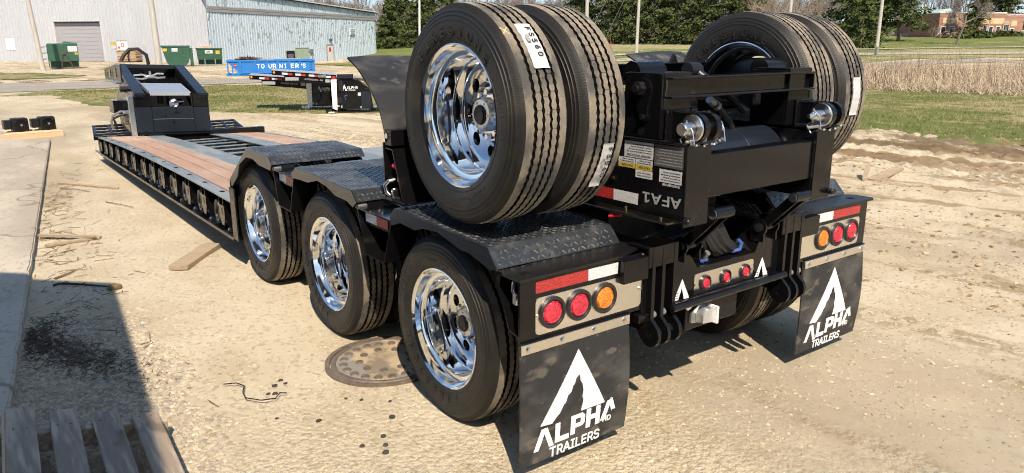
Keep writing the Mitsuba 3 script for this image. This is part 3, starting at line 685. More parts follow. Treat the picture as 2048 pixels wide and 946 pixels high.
def bend_onto(mb, x0, x1, flip_u=False):
    v = np.vstack(mb.v); u = (v[:, 0] - x0) / (x1 - x0); t = (FZ1 - v[:, 2]) / (FZ1 - FZ0)
    v = v.copy(); v[:, 1] += flap_y(u, t) - 0.0002
    return MB().add(v, np.vstack(mb.f))
def subdiv(mb, e=0.03):
    v, f = trimesh.remesh.subdivide_to_size(np.vstack(mb.v), np.vstack(mb.f), e); return MB().add(v, f)
def emblem(shift):
    mb = MB()
    for g in emblem_shapes(): mb.prism(affinity.translate(g, shift, 0), 1, -0.0016, 0.0)
    for s, h, x, z, w in (('TRAILERS', 0.046, -1.140, 0.086, 0.292), ('HD', 0.026, -0.836, 0.160, 0.050), ('TM', 0.010, -0.800, 0.262, 0.016)):
        m = text_on(s, h, (0, 0, 0), (1, 0, 0), (0, 0, 1), 0.0016, True, w); q = np.array(m.vertices)
        mb.add(q + [x + shift, 0, z + 0.0], m.faces)
    return subdiv(mb)
def lamp(parent, x, z, mat, r_lens=0.050, r_out=0.069, y=-0.004, name='tail_light', M=None):
    k = free(parent + '__' + name)
    put(k + '__grommet', MB().lathe([(y + 0.004, r_out), (y - 0.008, r_out), (y - 0.013, r_out - 0.006), (y - 0.012, r_lens + 0.006), (y - 0.004, r_lens), (y + 0.004, r_lens)], 40, (x, 0, z), 1), 'grommet', 40, M)
    put(k + '__lens', MB().lathe([(y, r_lens), (y - 0.004, r_lens * 0.97), (y - 0.008, r_lens * 0.8), (y - 0.010, r_lens * 0.45), (y - 0.0105, 0.0005)], 32, (x, 0, z), 1), mat, 40, M)
    put(k + '__lens_ring', MB().lathe([(y - 0.0060, r_lens * 0.93), (y - 0.0105, r_lens * 0.88), (y - 0.0075, r_lens * 0.82)], 32, (x, 0, z), 1), mat, 40, M)
def rounded(x0, z0, x1, z1, r): return sbox(x0 + r, z0 + r, x1 - r, z1 - r).buffer(r, 6)
def rear_panel(parent, side, M=None, flap=True, flip=False):
    """One rear corner: black light panel, tape, lamp plate and mud flap. M moves the whole of it."""
    k = free(parent + '__light_panel')
    X = lambda a: side * (W - a)
    b = lambda a0, a1, y0, y1, z0, z1, c=0.002: MB().box((X(a0), y0, z0), (X(a1), y1, z1), c)
    put(k + '__panel', b(0, 0.70, 0.0, 0.012, 0.645, 0.915), 'black_paint', M=M)
    top = [(X(-0.012), -0.024), (X(0.70), -0.010), (X(0.75), 0.062), (X(0.745), 0.165), (X(0.02), 0.150), (X(-0.030), 0.10), (X(-0.035), -0.004)] if side > 0 else [(X(-0.012), -0.02), (X(0.53), -0.010), (X(0.76), 0.062), (X(0.745), 0.165), (X(0.01), 0.135), (X(-0.012), 0.10)]
    put(k + '__top_plate', MB().prism(top, 2, 0.915, 0.927), 'black_satin', M=M)
    put(k + '__gusset_box', b(0.545, 0.70, -0.03, 0.0, 0.80, 0.905), 'black_paint', M=M)
    put(k + '__red_strip', b(0.080, 0.080 + 0.282, -0.0015, -0.0004, 0.848, 0.899, 0.0002), 'red_tape', M=M)
    put(k + '__white_strip', b(0.3635, 0.080 + 0.457, -0.0015, -0.0004, 0.848, 0.899, 0.0002), 'white_tape', M=M)
    lo, hi = sorted((X(0.078), X(0.685)))
    holes = [Point(X(0.1634 + 0.1469 * i), 0.7535).buffer(0.060, 16) for i in range(3)]
    put(k + '__lamp_plate', MB().prism(rounded(lo, 0.668, hi, 0.829, 0.022).difference(shapely.union_all(holes)), 1, -0.0035, -0.0005), 'stainless', M=M)
    put(k + '__plate_screw', MB().cyl((X(0.088), -0.007, 0.752), (X(0.088), -0.003, 0.752), 0.007, n=10).cyl((X(0.673), -0.009, 0.752), (X(0.673), -0.003, 0.752), 0.008, n=10), 'zinc', M=M)
    for i, m in enumerate(('red_lens', 'red_lens', 'amber_lens')):
        lamp(k, X(0.1634 + 0.1469 * i), 0.7535, m, M=M)
    put(k + '__inner_post', b(0.690, 0.72, -0.006, 0.03, 0.62, 0.91), 'black_paint', M=M)
    if flap:
        f = free(parent + '__mud_flap')
        xa, xb = sorted((X(0.0), X(0.612)))
        put(f + '__sheet', flap_sheet(xa - 0.004, xb - 0.004), 'flap_rubber', 40, M)
        put(f + '__mounting_bar', MB().box((xa, -0.012, 0.600), (xb, -0.0055, 0.645), 0.002), 'stainless', M=M)
        put(f + '__angle_lip', MB().box((xa, -0.014, 0.6455), (xb, 0.008, 0.652), 0.002), 'black_paint', M=M)
        bo = MB()
        for i in range(4):
            x = xa + 0.035 + i * (xb - xa - 0.07) / 3
            bo.cyl((x, -0.020, 0.623), (x, -0.012, 0.623), 0.0095, 0.011, 6).cyl((x, -0.0125, 0.623), (x, -0.0118, 0.623), 0.016, n=12)
        put(f + '__bolt', bo, 'zinc', M=M)
        sh = 0.0 if side < 0 else (xa + 1.295)
        put(f + '__emblem', bend_onto(emblem(sh), xa - 0.004, xb - 0.004), 'white_vinyl', M=M)
    return k
for side in (-1, 1): rear_panel(TR, side)
for side in (-1, 1):
    x0 = side * (W - 0.006)
    g = MB()
    for a, b in (((0.187, 0.935), (0.080, 0.687)), ((0.080, 0.687), (0.010, 0.669))):
        n = np.array([-(b[1] - a[1]), b[0] - a[0]]); n = n / np.linalg.norm(n) * 0.006
        g.hull([(x, q[0] + s * n[0], q[1] + s * n[1]) for x in (x0, x0 - side * 0.20) for q in (a, b) for s in (0, 1)])
    k = free(TR + '__corner_box')
    put(k + '__flange', g, 'black_paint')
    put(k + '__back_plate', MB().prism([(0.19, 0.935), (0.08, 0.687), (0.012, 0.67), (0.012, 0.915)], 0, x0 - side * 0.15 - 0.003, x0 - side * 0.15 + 0.003), 'black_paint')
    put(k + '__marker_light', MB().lathe([(0.0, 0.028), (0.012, 0.028), (0.03, 0.02), (0.045, 0.006), (0.047, 0.0005)], 20), 'red_lens', 40, mat4(rotz(math.pi if side < 0 else 0), (x0 - side * 0.14, 0.06, 0.765)))
    hk = MB().tube([(x0 - side * 0.06, 0.075, 0.895), (x0 - side * 0.02, 0.075, 0.885), (x0 - side * 0.015, 0.072, 0.855), (x0 - side * 0.03, 0.066, 0.83), (x0 - side * 0.03, 0.055, 0.81)], 0.010, 8).box((x0 - side * 0.045, 0.045, 0.795), (x0 - side * 0.012, 0.075, 0.845), 0.004)
    put(k + '__hook', hk, 'zinc', 40)
    put(k + '__hinge_pad', MB().box((x0 - side * 0.0, 0.165, 0.915), (x0 - side * 0.06, 0.205, 0.935), 0.006).cyl((x0 - side * 0.03, 0.185, 0.88), (x0 - side * 0.03, 0.185, 0.915), 0.012), 'dull_metal')
tp('key_slot', MB().prism(Point(-1.235, 0.05).buffer(0.022), 2, 0.9273, 0.9276).prism(Point(1.20, 0.06).buffer(0.022), 2, 0.9273, 0.9276), 'groove_rubber')

# centre of the rear: bulkhead, slotted hinge posts with ears, lamp plate, bumper tube
bk = Polygon([(-0.43, 0.60), (-0.43, 0.85), (-0.28, 0.85), (-0.225, 0.775), (0.225, 0.775), (0.28, 0.88), (0.43, 0.88), (0.43, 0.60)])
tp('rear_bulkhead', MB().prism(bk, 1, 0.0, 0.014), 'black_paint')
tp('bulkhead_shelf', MB().box((-0.225, 0.0145, 0.760), (0.225, 0.30, 0.772), 0.002).box((-0.43, 0.0145, 0.838), (-0.285, 0.26, 0.848), 0.002).box((0.285, 0.0145, 0.868), (0.43, 0.26, 0.878), 0.002)
   .hull([(x, y, z) for y in (0.0145, 0.28) for x, z in ((-0.283, 0.846), (-0.277, 0.846), (-0.229, 0.774), (-0.223, 0.774))]).hull([(x, y, z) for y in (0.0145, 0.28) for x, z in ((0.283, 0.876), (0.277, 0.876), (0.229, 0.774), (0.223, 0.774))]), 'black_paint')
for side, xs in ((-1, (-0.565, -0.500, -0.425)), (1, (0.435, 0.505, 0.575))):
    k = free(TR + '__hinge_post')
    lo, hi = (min(xs) - 0.035, max(xs) + 0.02)
    put(k + '__cap_plate', MB().box((lo, -0.034, 0.845), (hi, -0.018, 0.945), 0.003).box((lo, -0.018, 0.93), (hi, 0.10, 0.942), 0.002).box((lo, 0.10, 0.60), (hi, 0.112, 0.93), 0.002), 'black_paint')
    for x in xs:
        ear = shapely.union_all([sbox(-0.036, 0.53, 0.10, 0.935), Point(-0.030, 0.525).buffer(0.058, 12), Polygon([(-0.085, 0.50), (-0.08, 0.56), (-0.036, 0.60), (0.10, 0.60), (0.02, 0.49)])]).difference(Point(-0.032, 0.527).buffer(0.020, 12))
        put(k + '__hinge_ear', MB().prism(ear, 0, x - 0.010, x + 0.010), 'black_paint')
    wf = MB()
    for x in xs: wf.cyl((x + 0.010, -0.02, 0.615), (x + 0.028, -0.02, 0.615), 0.017, n=14).cyl((x + 0.028, -0.02, 0.615), (x + 0.036, -0.02, 0.615), 0.010, n=8)
    put(k + '__bolt', wf, 'dull_metal')
    put(k + '__foot_bracket', MB().box((lo - 0.03, -0.02, 0.585), (min(xs) + 0.0, 0.03, 0.625), 0.006) if side < 0 else MB().box((max(xs) - 0.0, -0.02, 0.585), (hi + 0.02, 0.03, 0.625), 0.006), 'black_paint')
k = free(TR + '__center_lamp_plate')
cx = [-0.165, -0.010, 0.145]
put(k + '__plate', MB().prism(rounded(-0.245, 0.640, 0.215, 0.745, 0.018).difference(shapely.union_all([Point(x, 0.690).buffer(0.034) for x in cx])), 1, -0.0035, -0.0005), 'stainless')
for x in cx: lamp(k, x, 0.690, 'red_lens', 0.027, 0.0385, name='small_light')
put(k + '__screw', MB().cyl((-0.237, -0.008, 0.69), (-0.237, -0.003, 0.69), 0.006, n=8).cyl((0.207, -0.008, 0.69), (0.207, -0.003, 0.69), 0.006, n=8), 'zinc')
def small_a(x0):
    g = Polygon([(0, 0), (0.056, 0.104), (0.112, 0), (0.074, 0), (0.056, 0.062), (0.032, 0)])
    hatch = shapely.union_all([sbox(-0.1, 0.012 * i, 0.034, 0.012 * i + 0.0035) for i in range(4)])
    return affinity.translate(g.difference(hatch), x0, 0.634)
tp('emblem', MB().prism(small_a(-0.385), 1, -0.0012, -0.0002).prism(small_a(0.236), 1, -0.0012, -0.0002), 'white_vinyl')
tp('bumper_tube', MB().cyl((-0.445, -0.045, 0.628), (0.435, -0.045, 0.628), 0.020, n=20).box((-0.425, -0.03, 0.616), (-0.39, 0.0, 0.64), 0.003).box((0.38, -0.03, 0.616), (0.415, 0.0, 0.64), 0.003), 'black_paint', 40)
tp('lower_plate', MB().box((-0.285, 0.004, 0.462), (0.108, 0.016, 0.605), 0.002), 'black_paint')
k = free(TR + '__plate_lamp')
put(k + '__bracket', MB().prism([(-0.256, 0.50), (-0.256, 0.555), (-0.20, 0.582), (-0.145, 0.575), (-0.145, 0.505), (-0.2, 0.490)], 1, -0.008, 0.003), 'dull_metal')
put(k + '__hood', MB().hull([(x, y, z) for x, z in ((-0.225, 0.505), (-0.145, 0.498), (-0.225, 0.545), (-0.145, 0.572), (-0.19, 0.572)) for y in (-0.01, -0.055)]), 'aluminum')
put(k + '__lens', MB().box((-0.147, -0.075, 0.492), (-0.132, -0.012, 0.580), 0.002), 'white_paint')
# folding link arms of the hinge
for side in (-1, 1):
    k = free(TR + '__fold_link')
    x = side * 0.30
    for dx in (-0.035, 0.035):
        put(k + '__bar', MB().obox((x + dx, -0.09, 0.998), [(1, 0, 0), (0, 0.697, -0.717), (0, 0.717, 0.697)], (0.007, 0.135, 0.024), 0.002), 'black_paint')
    for (y, z) in ((0.0, 0.905), (-0.18, 1.09)): put(k + '__pin', MB().cyl((x - 0.060, y, z), (x + 0.060, y, z), 0.026, n=20), 'black_paint', 40)
    for a, b, y, z, rr in ((-0.068, -0.060, 0.0, 0.905, 0.022), (-0.068, -0.060, -0.18, 1.09, 0.022), (0.06, 0.068, 0.0, 0.905, 0.030)): put(k + '__pin_washer', MB().cyl((x + a, y, z), (x + b, y, z), rr, n=20), 'zinc')
    for dx in (-0.052, 0.052):
        put(k + '__lug', MB().prism(shapely.union_all([Point(0.0, 0.905).buffer(0.042, 10), sbox(-0.03, 0.83, 0.05, 0.905)]), 0, x + dx - 0.006, x + dx + 0.006), 'black_paint')
# dark bundle of air hoses and straps in the gap above the shelf
hz = MB()
for i in range(9):
    r_ = np.random.default_rng(40 + i); x0 = -0.16 + 0.02 * i
    hz.tube([(x0 - 0.02, 0.10 + 0.02 * r_.random(), 1.02), (x0, 0.06, 0.93 + 0.02 * r_.random()), (x0 + 0.06, 0.04 + 0.03 * r_.random(), 0.85), (x0 + 0.14, 0.06, 0.80), (x0 + 0.24 + 0.03 * r_.random(), 0.10, 0.79)], 0.016 + 0.008 * r_.random(), 8)
tp('hose_bundle', hz, 'hose', 40)
tp('blue_strap', MB().tube([(0.10, 0.05, 0.79), (0.135, 0.03, 0.80), (0.145, 0.03, 0.83), (0.13, 0.04, 0.85)], 0.011, 8).tube([(-0.15, 0.05, 0.785), (-0.12, 0.03, 0.79), (-0.1, 0.05, 0.785)], 0.010, 8), 'blue_plastic', 40)
tp('inner_plate', MB().box((-0.42, 0.42, 0.80), (0.42, 0.43, 1.02), 0.002).box((-0.05, 0.38, 0.86), (0.30, 0.39, 1.0), 0.002), 'black_satin')
tp('air_fitting', MB().cyl((-0.13, 0.06, 0.775), (-0.13, 0.02, 0.83), 0.016, n=12), 'dull_metal')

# the deck: planks, steel strips, open centre with crossmembers, outriggers along the side rail
YA, YB = 3.93, 10.80
def deck_strip(x0, x1, top, thick, y0=YA, y1=YB, n=14):
    ys = np.linspace(y0, y1, n); mb = MB(); v = []
    for y in ys:
        for x, k in ((x0, 0), (x1, 0), (x1, 1), (x0, 1)): v.append((x, y, dz(x, y) + top - k * thick))
    f = []
    for i in range(n - 1):
        for a in range(4): b = (a + 1) % 4; f.append((i * 4 + a, i * 4 + b, i * 4 + 4 + b, i * 4 + 4 + a))
    f += [(0, 1, 2, 3), (4 * n - 1, 4 * n - 2, 4 * n - 3, 4 * n - 4)]
    return mb.add(v, f)
for side in (-1, 1):
    for i in range(3):
        a = 0.6455 + i * 0.1777; tp('plank', deck_strip(side * a, side * (a + 0.1695), 0.004, 0.035), 'deck_wood')
    tp('edge_strip', deck_strip(side * 1.180, side * W, 0.0, 0.012), 'deck_steel')
    tp('deck_beam', deck_strip(side * 0.643, side * 0.358, 0.0, 0.012), 'deck_steel')
    tp('beam_web', deck_strip(side * 0.375, side * 0.363, -0.0125, 0.30), 'black_paint')
    tp('side_rail', deck_strip(side * 1.172, side * 1.162, -0.013, 0.31), 'black_paint')
    n = 10; ys = np.linspace(3.93, 11.3, n)
    fl = MB()
    zb = lambda y: 0.244 - 0.0115 * (y - 3.95) - 0.0422 * W * (1 + side)
    for y0, y1 in zip(ys[:-1], ys[1:]):
        fl.hull([(x, y, zb(y) + k) for x in (side * W, side * 1.163) for y in (y0, y1) for k in (0, 0.012)])
        fl.hull([(x, y, zb(y) + k) for x in (side * W, side * (W - 0.010)) for y in (y0, y1) for k in (0.012, 0.028)])
    tp('bottom_rail', fl, 'black_paint')
BY = [10.62, 10.12, 9.66, 9.12, 8.58, 8.0, 7.39, 6.90, 6.43, 5.87, 5.34, 4.77, 4.20]
zb = lambda y, side: 0.244 - 0.0115 * (y - 3.95) - 0.0422 * W * (1 + side)
for side in (-1, 1):
    for i, y in enumerate(BY):
        if side > 0 and i % 3: continue
        k = free(TR + '__outrigger')
        zt, z0 = dz(side * W, y) - 0.013, zb(y, side) + 0.028
        xo, xi = side * (W - 0.012), side * 1.172
        prof = [(xi, z0 + 0.01), (xi, zt), (xo, zt - 0.01), (xo, z0 + 0.14), (side * (W - 0.06), z0 + 0.02)]
        body = MB().prism(Polygon(prof).difference(sbox(min(side * 1.225, side * 1.238), zt - 0.15, max(side * 1.225, side * 1.238), zt - 0.10)), 1, y - 0.005, y + 0.005)
        H = zt - z0 - 0.02
        arm = Polygon([(y - 0.02, z0 + H * 0.80), (y + 0.13, z0 + H * 0.80), (y + 0.13, z0 + H * 0.42), (y + 0.075, z0 + H * 0.17), (y + 0.02, z0 + H * 0.17), (y - 0.02, z0 + H * 0.42)]).buffer(-0.012).buffer(0.012).difference(sbox(y + 0.03, z0 + H * 0.52, y + 0.055, z0 + H * 0.72))
        put(k + '__arm_plate', MB().prism(arm, 0, xo - side * 0.008, xo), 'skirt_paint')
        put(k + '__plate', body, 'black_paint')
        put(k + '__rear_plate', MB().box((xo - side * 0.01, y + 0.145, z0 + 0.06), (xi, y + 0.153, z0 + H), 0.002), 'black_paint')
        put(k + '__pivot_bolt', MB().cyl((side * 1.245, y - 0.03, z0 + 0.01), (side * 1.245, y - 0.005, z0 + 0.01), 0.018, n=10), 'zinc')
        if True:
            ym = y + 0.245; ps = []
            for t in np.linspace(0, 2 * np.pi, 15): ps.append((side * 1.262, ym + 0.065 * math.sin(t) * (1 if t < np.pi else 0.8), (zt + z0) / 2 - 0.01 + 0.090 * math.cos(t)))
            put(k + '__ring', MB().tube(ps, 0.015, 8), 'skirt_paint', 40)
        if i != 1:
            put(k + '__red_reflector', MB().box((side * 1.1735, y + 0.17, z0 + 0.05), (side * 1.175, y + 0.30, z0 + 0.11), 0.0005), 'red_tape')
            put(k + '__white_reflector', MB().box((side * 1.1735, y + 0.302, z0 + 0.05), (side * 1.175, y + 0.44, z0 + 0.11), 0.0005), 'white_tape')
hl = MB()
for y in [4.41 + 0.555 * i for i in range(12)]:
    for side in (-1, 1):
        x = side * 1.222; q = Point(0, 0).buffer(0.022, 8); a = np.array(q.exterior.coords)[:-1]; n = len(a)
        v = [(x + p[0], y + 1.7 * p[1], dz(x + p[0], y + 1.7 * p[1]) + 0.0012) for p in a]; hl.add(v, [(0, i, i + 1) for i in range(1, n - 1)])
tp('stake_hole', hl, 'groove_rubber')
for y in np.arange(4.3, 10.6, 0.5):
    z = dz(0, y)
    tp('crossmember', MB().box((-0.362, y, z - 0.070), (0.362, y + 0.075, z - 0.058), 0.002).box((-0.362, y + 0.034, z - 0.28), (0.362, y + 0.042, z - 0.07), 0.001), 'deck_steel')
tp('deck_head_beam', MB().box((-W + 0.01, 10.80, 0.14), (W - 0.01, 10.93, dz(-W, 10.8) - 0.005), 0.005), 'black_paint')
tp('belly_pan', MB().box((-0.362, 3.95, 0.19), (0.362, 10.8, 0.198), 0.001), 'black_satin')

# gooseneck
GN = free(TR + '__gooseneck')
def gp(name, mb, mat, smooth=False): return put(GN + '__' + name, mb, mat, smooth)
Y0 = 10.72; xl, xr = -0.735, 0.375; tl = lambda x: -0.042 * (x + 0.18)
def gbox(x0, x1, y0, y1, z0, z1, c=0.006):
    mb = MB().box((x0, y0, z0), (x1, y1, z1), c); v = np.vstack(mb.v); v[:, 2] += tl(v[:, 0]); return MB().add(v, np.vstack(mb.f))
gp('lower_face', gbox(xl, xl + 0.24, Y0, Y0 + 0.03, 0.44, 0.838), 'neck_steel')
gp('lower_face', gbox(xl + 0.243, xr - 0.243, Y0 + 0.006, Y0 + 0.03, 0.44, 0.838), 'neck_steel')
gp('lower_face', gbox(xr - 0.24, xr, Y0, Y0 + 0.03, 0.44, 0.838), 'neck_steel')
gp('upper_face', gbox(xl, xl + 0.24, Y0 + 0.002, Y0 + 0.03, 0.841, 1.055), 'black_paint')
gp('upper_face', gbox(xr - 0.24, xr, Y0 + 0.002, Y0 + 0.03, 0.841, 1.055), 'black_paint')
gp('seam_bead', gbox(xl + 0.25, xr - 0.25, Y0 + 0.002, Y0 + 0.007, 0.648, 0.653, 0.001), 'dull_metal')
gp('side_wall', gbox(xl, xl + 0.03, Y0 + 0.031, 12.2, 0.30, 1.03), 'black_paint')
gp('side_wall', gbox(xr - 0.03, xr, Y0 + 0.031, 12.2, 0.30, 1.03), 'black_paint')
gp('bay_back', gbox(xl + 0.03, xr - 0.03, 11.7, 11.75, 0.40, 1.03), 'black_satin')
gp('bay_floor', gbox(xl + 0.03, xr - 0.03, Y0 + 0.031, 11.7, 0.40, 0.44), 'black_satin')
for x0, x1, X0, X1 in ((xl, xl + 0.16, -0.665, -0.52), (xr - 0.16, xr, 0.27, 0.425)):
    m = MB()
    ys, zs = (Y0 - 0.02, 12.35), (1.06, 1.475)
    m.hull([(x, y, z + tl(x) - k) for (a, b, y, z) in ((x0, x1, ys[0], zs[0]), (X0, X1, ys[1], zs[1])) for x in (a, b) for k in (0, 0.07)])
    gp('arm', m, 'neck_steel')
    gp('arm_side', MB().hull([(x, y, z + tl(x)) for (a, y, z) in ((x0 + 0.01, ys[0] + 0.1, 1.0), (X0 + 0.01, ys[1], 1.40), (X0 + 0.01, ys[1], 1.0), (x0 + 0.01, ys[0] + 0.1, 0.9)) for x in (a, a + 0.025)]), 'black_paint')
    gp('arm_hinge', gbox(x0 + 0.01, x1 - 0.0, Y0 - 0.06, Y0 + 0.04, 1.02, 1.065), 'black_satin')
gp('head_beam', gbox(-0.52, 0.27, 12.28, 12.40, 1.40, 1.47), 'neck_steel')
gp('bay_shade_plate', gbox(-0.60, 0.36, 12.42, 12.44, 0.9, 1.40), 'black_paint')  # dark sheet added to stand in for the shade inside the bay
gp('tool_tray', MB().hull([(x, y, z + tl(x)) for x in (-0.50, 0.12) for y, z in ((Y0 + 0.02, 1.075), (Y0 + 0.02, 1.02), (11.35, 1.19), (11.35, 1.13))]), 'aluminum')
gp('nose', MB().hull([(x, y, z) for x in (-0.70, 0.47) for y, z in ((12.5, 1.44), (12.5, 1.20), (13.4, 1.36), (13.4, 1.19))]), 'black_paint')
gp('nose_cheek', MB().hull([(x, y, z) for x in (-0.70, -0.675) for y, z in ((11.8, 1.49), (11.8, 1.20), (12.495, 1.44), (12.495, 1.20))]), 'skirt_paint')
gp('nose_rail', MB().hull([(x, y, z) for x in (-0.78, -0.70) for y, z in ((11.75, 1.505), (11.75, 1.485), (13.5, 1.375), (13.5, 1.355))]), 'stainless')
gp('nose_rail', MB().hull([(x, y, z) for x in (-0.80, -0.70) for y, z in ((11.75, 1.20), (11.75, 1.18), (13.5, 1.18), (13.5, 1.16))]), 'stainless')
gp('nose_stiffener', gbox(-0.715, -0.702, 12.2, 12.28, 1.22, 1.40), 'dull_metal'); gp('nose_stiffener', gbox(-0.715, -0.702, 12.75, 12.81, 1.22, 1.36), 'stainless')
gp('valve', MB().box((-0.3, 11.15, 0.87), (-0.22, 11.2, 1.02), 0.01).cyl((-0.2, 11.0, 0.90), (0.02, 11.0, 0.90), 0.05).cyl((-0.16, 10.9, 0.98), (-0.16, 11.1, 0.98), 0.035), 'black_satin')
gp('pump', MB().lathe([(0, 0.075), (0.03, 0.07), (0.06, 0.03), (0.065, 0.001)], 20, (-0.13, 10.85, 0.885), 1).cyl((-0.05, 10.9, 0.9), (0.03, 10.88, 0.91), 0.018), 'zinc', 40)
gp('rod', MB().cyl((-0.48, 10.74, 0.845), (0.12, 10.74, 0.825), 0.012).cyl((0.115, 10.73, 0.84), (0.115, 10.73, 1.05), 0.012), 'black_satin')
star = MB()
for i, (dx, d2) in enumerate(((-0.26, 0.03), (-0.24, -0.03), (0.22, 0.04), (0.24, -0.02))): star.tube([(-0.19, 12.1, 1.27), (-0.19 + dx * 0.5, 12.1, 1.27 + d2 * 1.2), (-0.19 + dx, 12.12, 1.27 + d2)], 0.016, 6)
star.box((-0.25, 12.08, 1.24), (-0.13, 12.14, 1.30), 0.02).cyl((-0.19, 12.1, 1.28), (-0.19, 12.1, 1.36), 0.02)
gp('air_lines', star, 'aluminum', 40)
gp('grab_rod', MB().cyl((-0.60, 12.0, 1.38), (-0.42, 11.6, 1.12), 0.012).cyl((-0.57, 12.0, 1.38), (-0.39, 11.6, 1.12), 0.012), 'zinc')
gp('bolt_hole', MB().cyl((-0.30, Y0 + 0.005, 0.70), (-0.30, Y0 - 0.004, 0.70), 0.016).cyl((-0.62, Y0 + 0.005, 0.47), (-0.62, Y0 - 0.004, 0.47), 0.02).cyl((0.27, Y0 + 0.005, 0.44), (0.27, Y0 - 0.004, 0.44), 0.02).cyl((-0.19, Y0 + 0.008, 0.60), (-0.19, Y0 - 0.001, 0.60), 0.022).box((-0.17, Y0, 0.735), (-0.09, Y0 + 0.002, 0.76), 0.001).box((-0.135, Y0, 0.76), (-0.125, Y0 + 0.003, 0.83), 0.001), 'groove_rubber')
gp('side_box', gbox(-0.99, -0.78, 11.0, 11.4, 0.72, 0.93), 'black_paint')
gp('side_post', gbox(-0.82, xl - 0.003, 10.74, 10.86, 0.38, 1.0), 'stainless')
gp('side_lamp', MB().cyl((-0.86, 11.05, 1.13), (-0.70, 11.05, 1.13), 0.042), 'black_satin', 40)
ht = lambda k: MB().tube([(-0.78, 10.8, 0.78 - k), (-0.92, 10.85, 0.80 - k), (-1.03, 10.9, 0.74 - k), (-1.06 + k, 10.92, 0.64), (-1.04 + k, 10.95, 0.52)], 0.018, 8)
gp('hydraulic_hose', ht(0), 'cable', 40); gp('hydraulic_hose', ht(0.05), 'hose', 40)
gp('gladhand', MB().box((-0.90, 10.78, 0.76), (-0.78, 10.84, 0.82), 0.012), 'zinc')
for a, z in ((-1.325, 0.0), (0.46, -0.035)):
    rp = MB(); k = free(TR + '__ramp')
    def q(u, v, h=0): return (a + u * 0.53 * (1 - 0.14 * v) + 0.055 * v, 11.0 + v * 0.46, 0.425 + z + 0.10 * v + h)
    for u0, u1, v0, v1 in ((0, 0.08, 0, 1), (0.46, 0.54, 0, 1), (0.92, 1, 0, 1), (0.08, 0.46, 0, 0.07), (0.08, 0.46, 0.93, 1), (0.54, 0.92, 0, 0.07), (0.54, 0.92, 0.93, 1), (0.08, 0.46, 0.30, 0.36), (0.54, 0.92, 0.30, 0.36), (0.08, 0.46, 0.62, 0.68), (0.54, 0.92, 0.62, 0.68)):
        rp.hull([q(u, v, h) for u in (u0, u1) for v in (v0, v1) for h in (0, 0.03)])
    put(k + '__grid', rp, 'neck_steel')
    put(k + '__side', MB().hull([q(0, 0, -0.02), q(0, 1, -0.002), q(0, 1, -0.2), q(0.03, 0, -0.02), q(0.03, 1, -0.002), q(0.03, 1, -0.2)]).hull([q(1, 0, -0.02), q(1, 1, -0.002), q(1, 1, -0.2), q(0.97, 0, -0.02), q(0.97, 1, -0.002), q(0.97, 1, -0.2)]).hull([q(0, 0, -0.002), q(1, 0, -0.002), q(0, 0, -0.06), q(1, 0, -0.06), q(0, 0.04, -0.06), q(1, 0.04, -0.06)]), 'black_paint')
gp('supply_hose', MB().tube([(0.02, 13.2, 1.45), (0.0, 13.2, 1.62), (-0.12, 13.25, 1.73), (-0.26, 13.3, 1.72), (-0.36, 13.3, 1.62), (-0.42, 13.3, 1.52)], 0.032, 8).tube([(-0.26, 13.3, 1.70), (-0.29, 13.28, 1.6), (-0.29, 13.26, 1.50)], 0.018, 6), 'hose', 40)
# ------------------------------------------------------------------ the flip axle folded upside down onto the trailer's tail
FA = thing('flip_axle', 'black axle folded upside down onto the trailer tail, its four wheels in the air', 'axle')
def fp(name, mb, mat, smooth=False, **k): return put(FA + '__' + name, mb, mat, smooth, **k)
FY, FZ = 0.470, 1.524
wheel(FA, -1.158, FY, FZ, 0.0)
wheel(FA, -0.838, FY, FZ, 1.0, True, False, False)
wheel(FA, 0.724, FY, FZ, -0.30, False, False, True)
wheel(FA, 1.044, FY, FZ, 0.7, True, True, False)
def label_patch(xc, w, a0, a1, cy=FY, cz=FZ, r=RT + 0.002, skew=0.0, n=24):
    a = np.linspace(a0, a1, n); rnd = np.random.default_rng(int(abs(xc) * 1000)); v = []
    for t, q in zip(np.linspace(0, 1, n), a):
        rr = r + 0.003 * rnd.random() + 0.004 * (t in (0.0, 1.0))
        for s in (-1, 0, 1): v.append((xc + skew * (t - 0.5) + s * w / 2, cy - (rr - 0.0015 * abs(s)) * math.cos(q), cz + (rr - 0.0015 * abs(s)) * math.sin(q)))
    f = []
    for i in range(n - 1):
        for s in (0, 1): f.append((i * 3 + s, i * 3 + s + 1, i * 3 + s + 4, i * 3 + s + 3))
    return MB().add(v, f)
def label_text(s, h, xc, a0, r=RT + 0.0068, gap=0.034):
    """Characters read down the tread label, their feet towards -x."""
    mb = MB(); a = a0
    for ch in s:
        m = meshkit.text_mesh(ch, h, 0.0006, True); q = np.array(m.vertices); u, v = q[:, 0] - q[:, 0].min(), q[:, 1]
        t = a - u / r; rr = r + q[:, 2]
        mb.add(np.stack([xc + v, FY - rr * np.cos(t), FZ + rr * np.sin(t)], 1), m.faces); a -= gap / r * 0.92
    return mb
rad = math.radians
for nm, xc, w, a0, a1, sk, tx in (('tread_label', -1.150, 0.076, 52, 26, 0.0, True), ('tread_label', -0.822, 0.060, -12.3, -38.6, 0.0, True), ('tread_label', 1.036, 0.072, 13.5, -11.5, -0.01, False)):
    k = free(FA + '__' + nm)
    put(k + '__paper', label_patch(xc, w, rad(a0), rad(a1), skew=sk), 'paper', 40)
    if tx:
        put(k + '__print', label_text('FS560', 0.024, xc + w * 0.02, rad(a0 - 2.4)), 'ink')
        put(k + '__small_print', label_patch(xc - w * 0.20, w * 0.22, rad(a0 - 8), rad(a0 - 12), r=RT + 0.0068, n=4), 'decal_grey')
cx_ = MB()
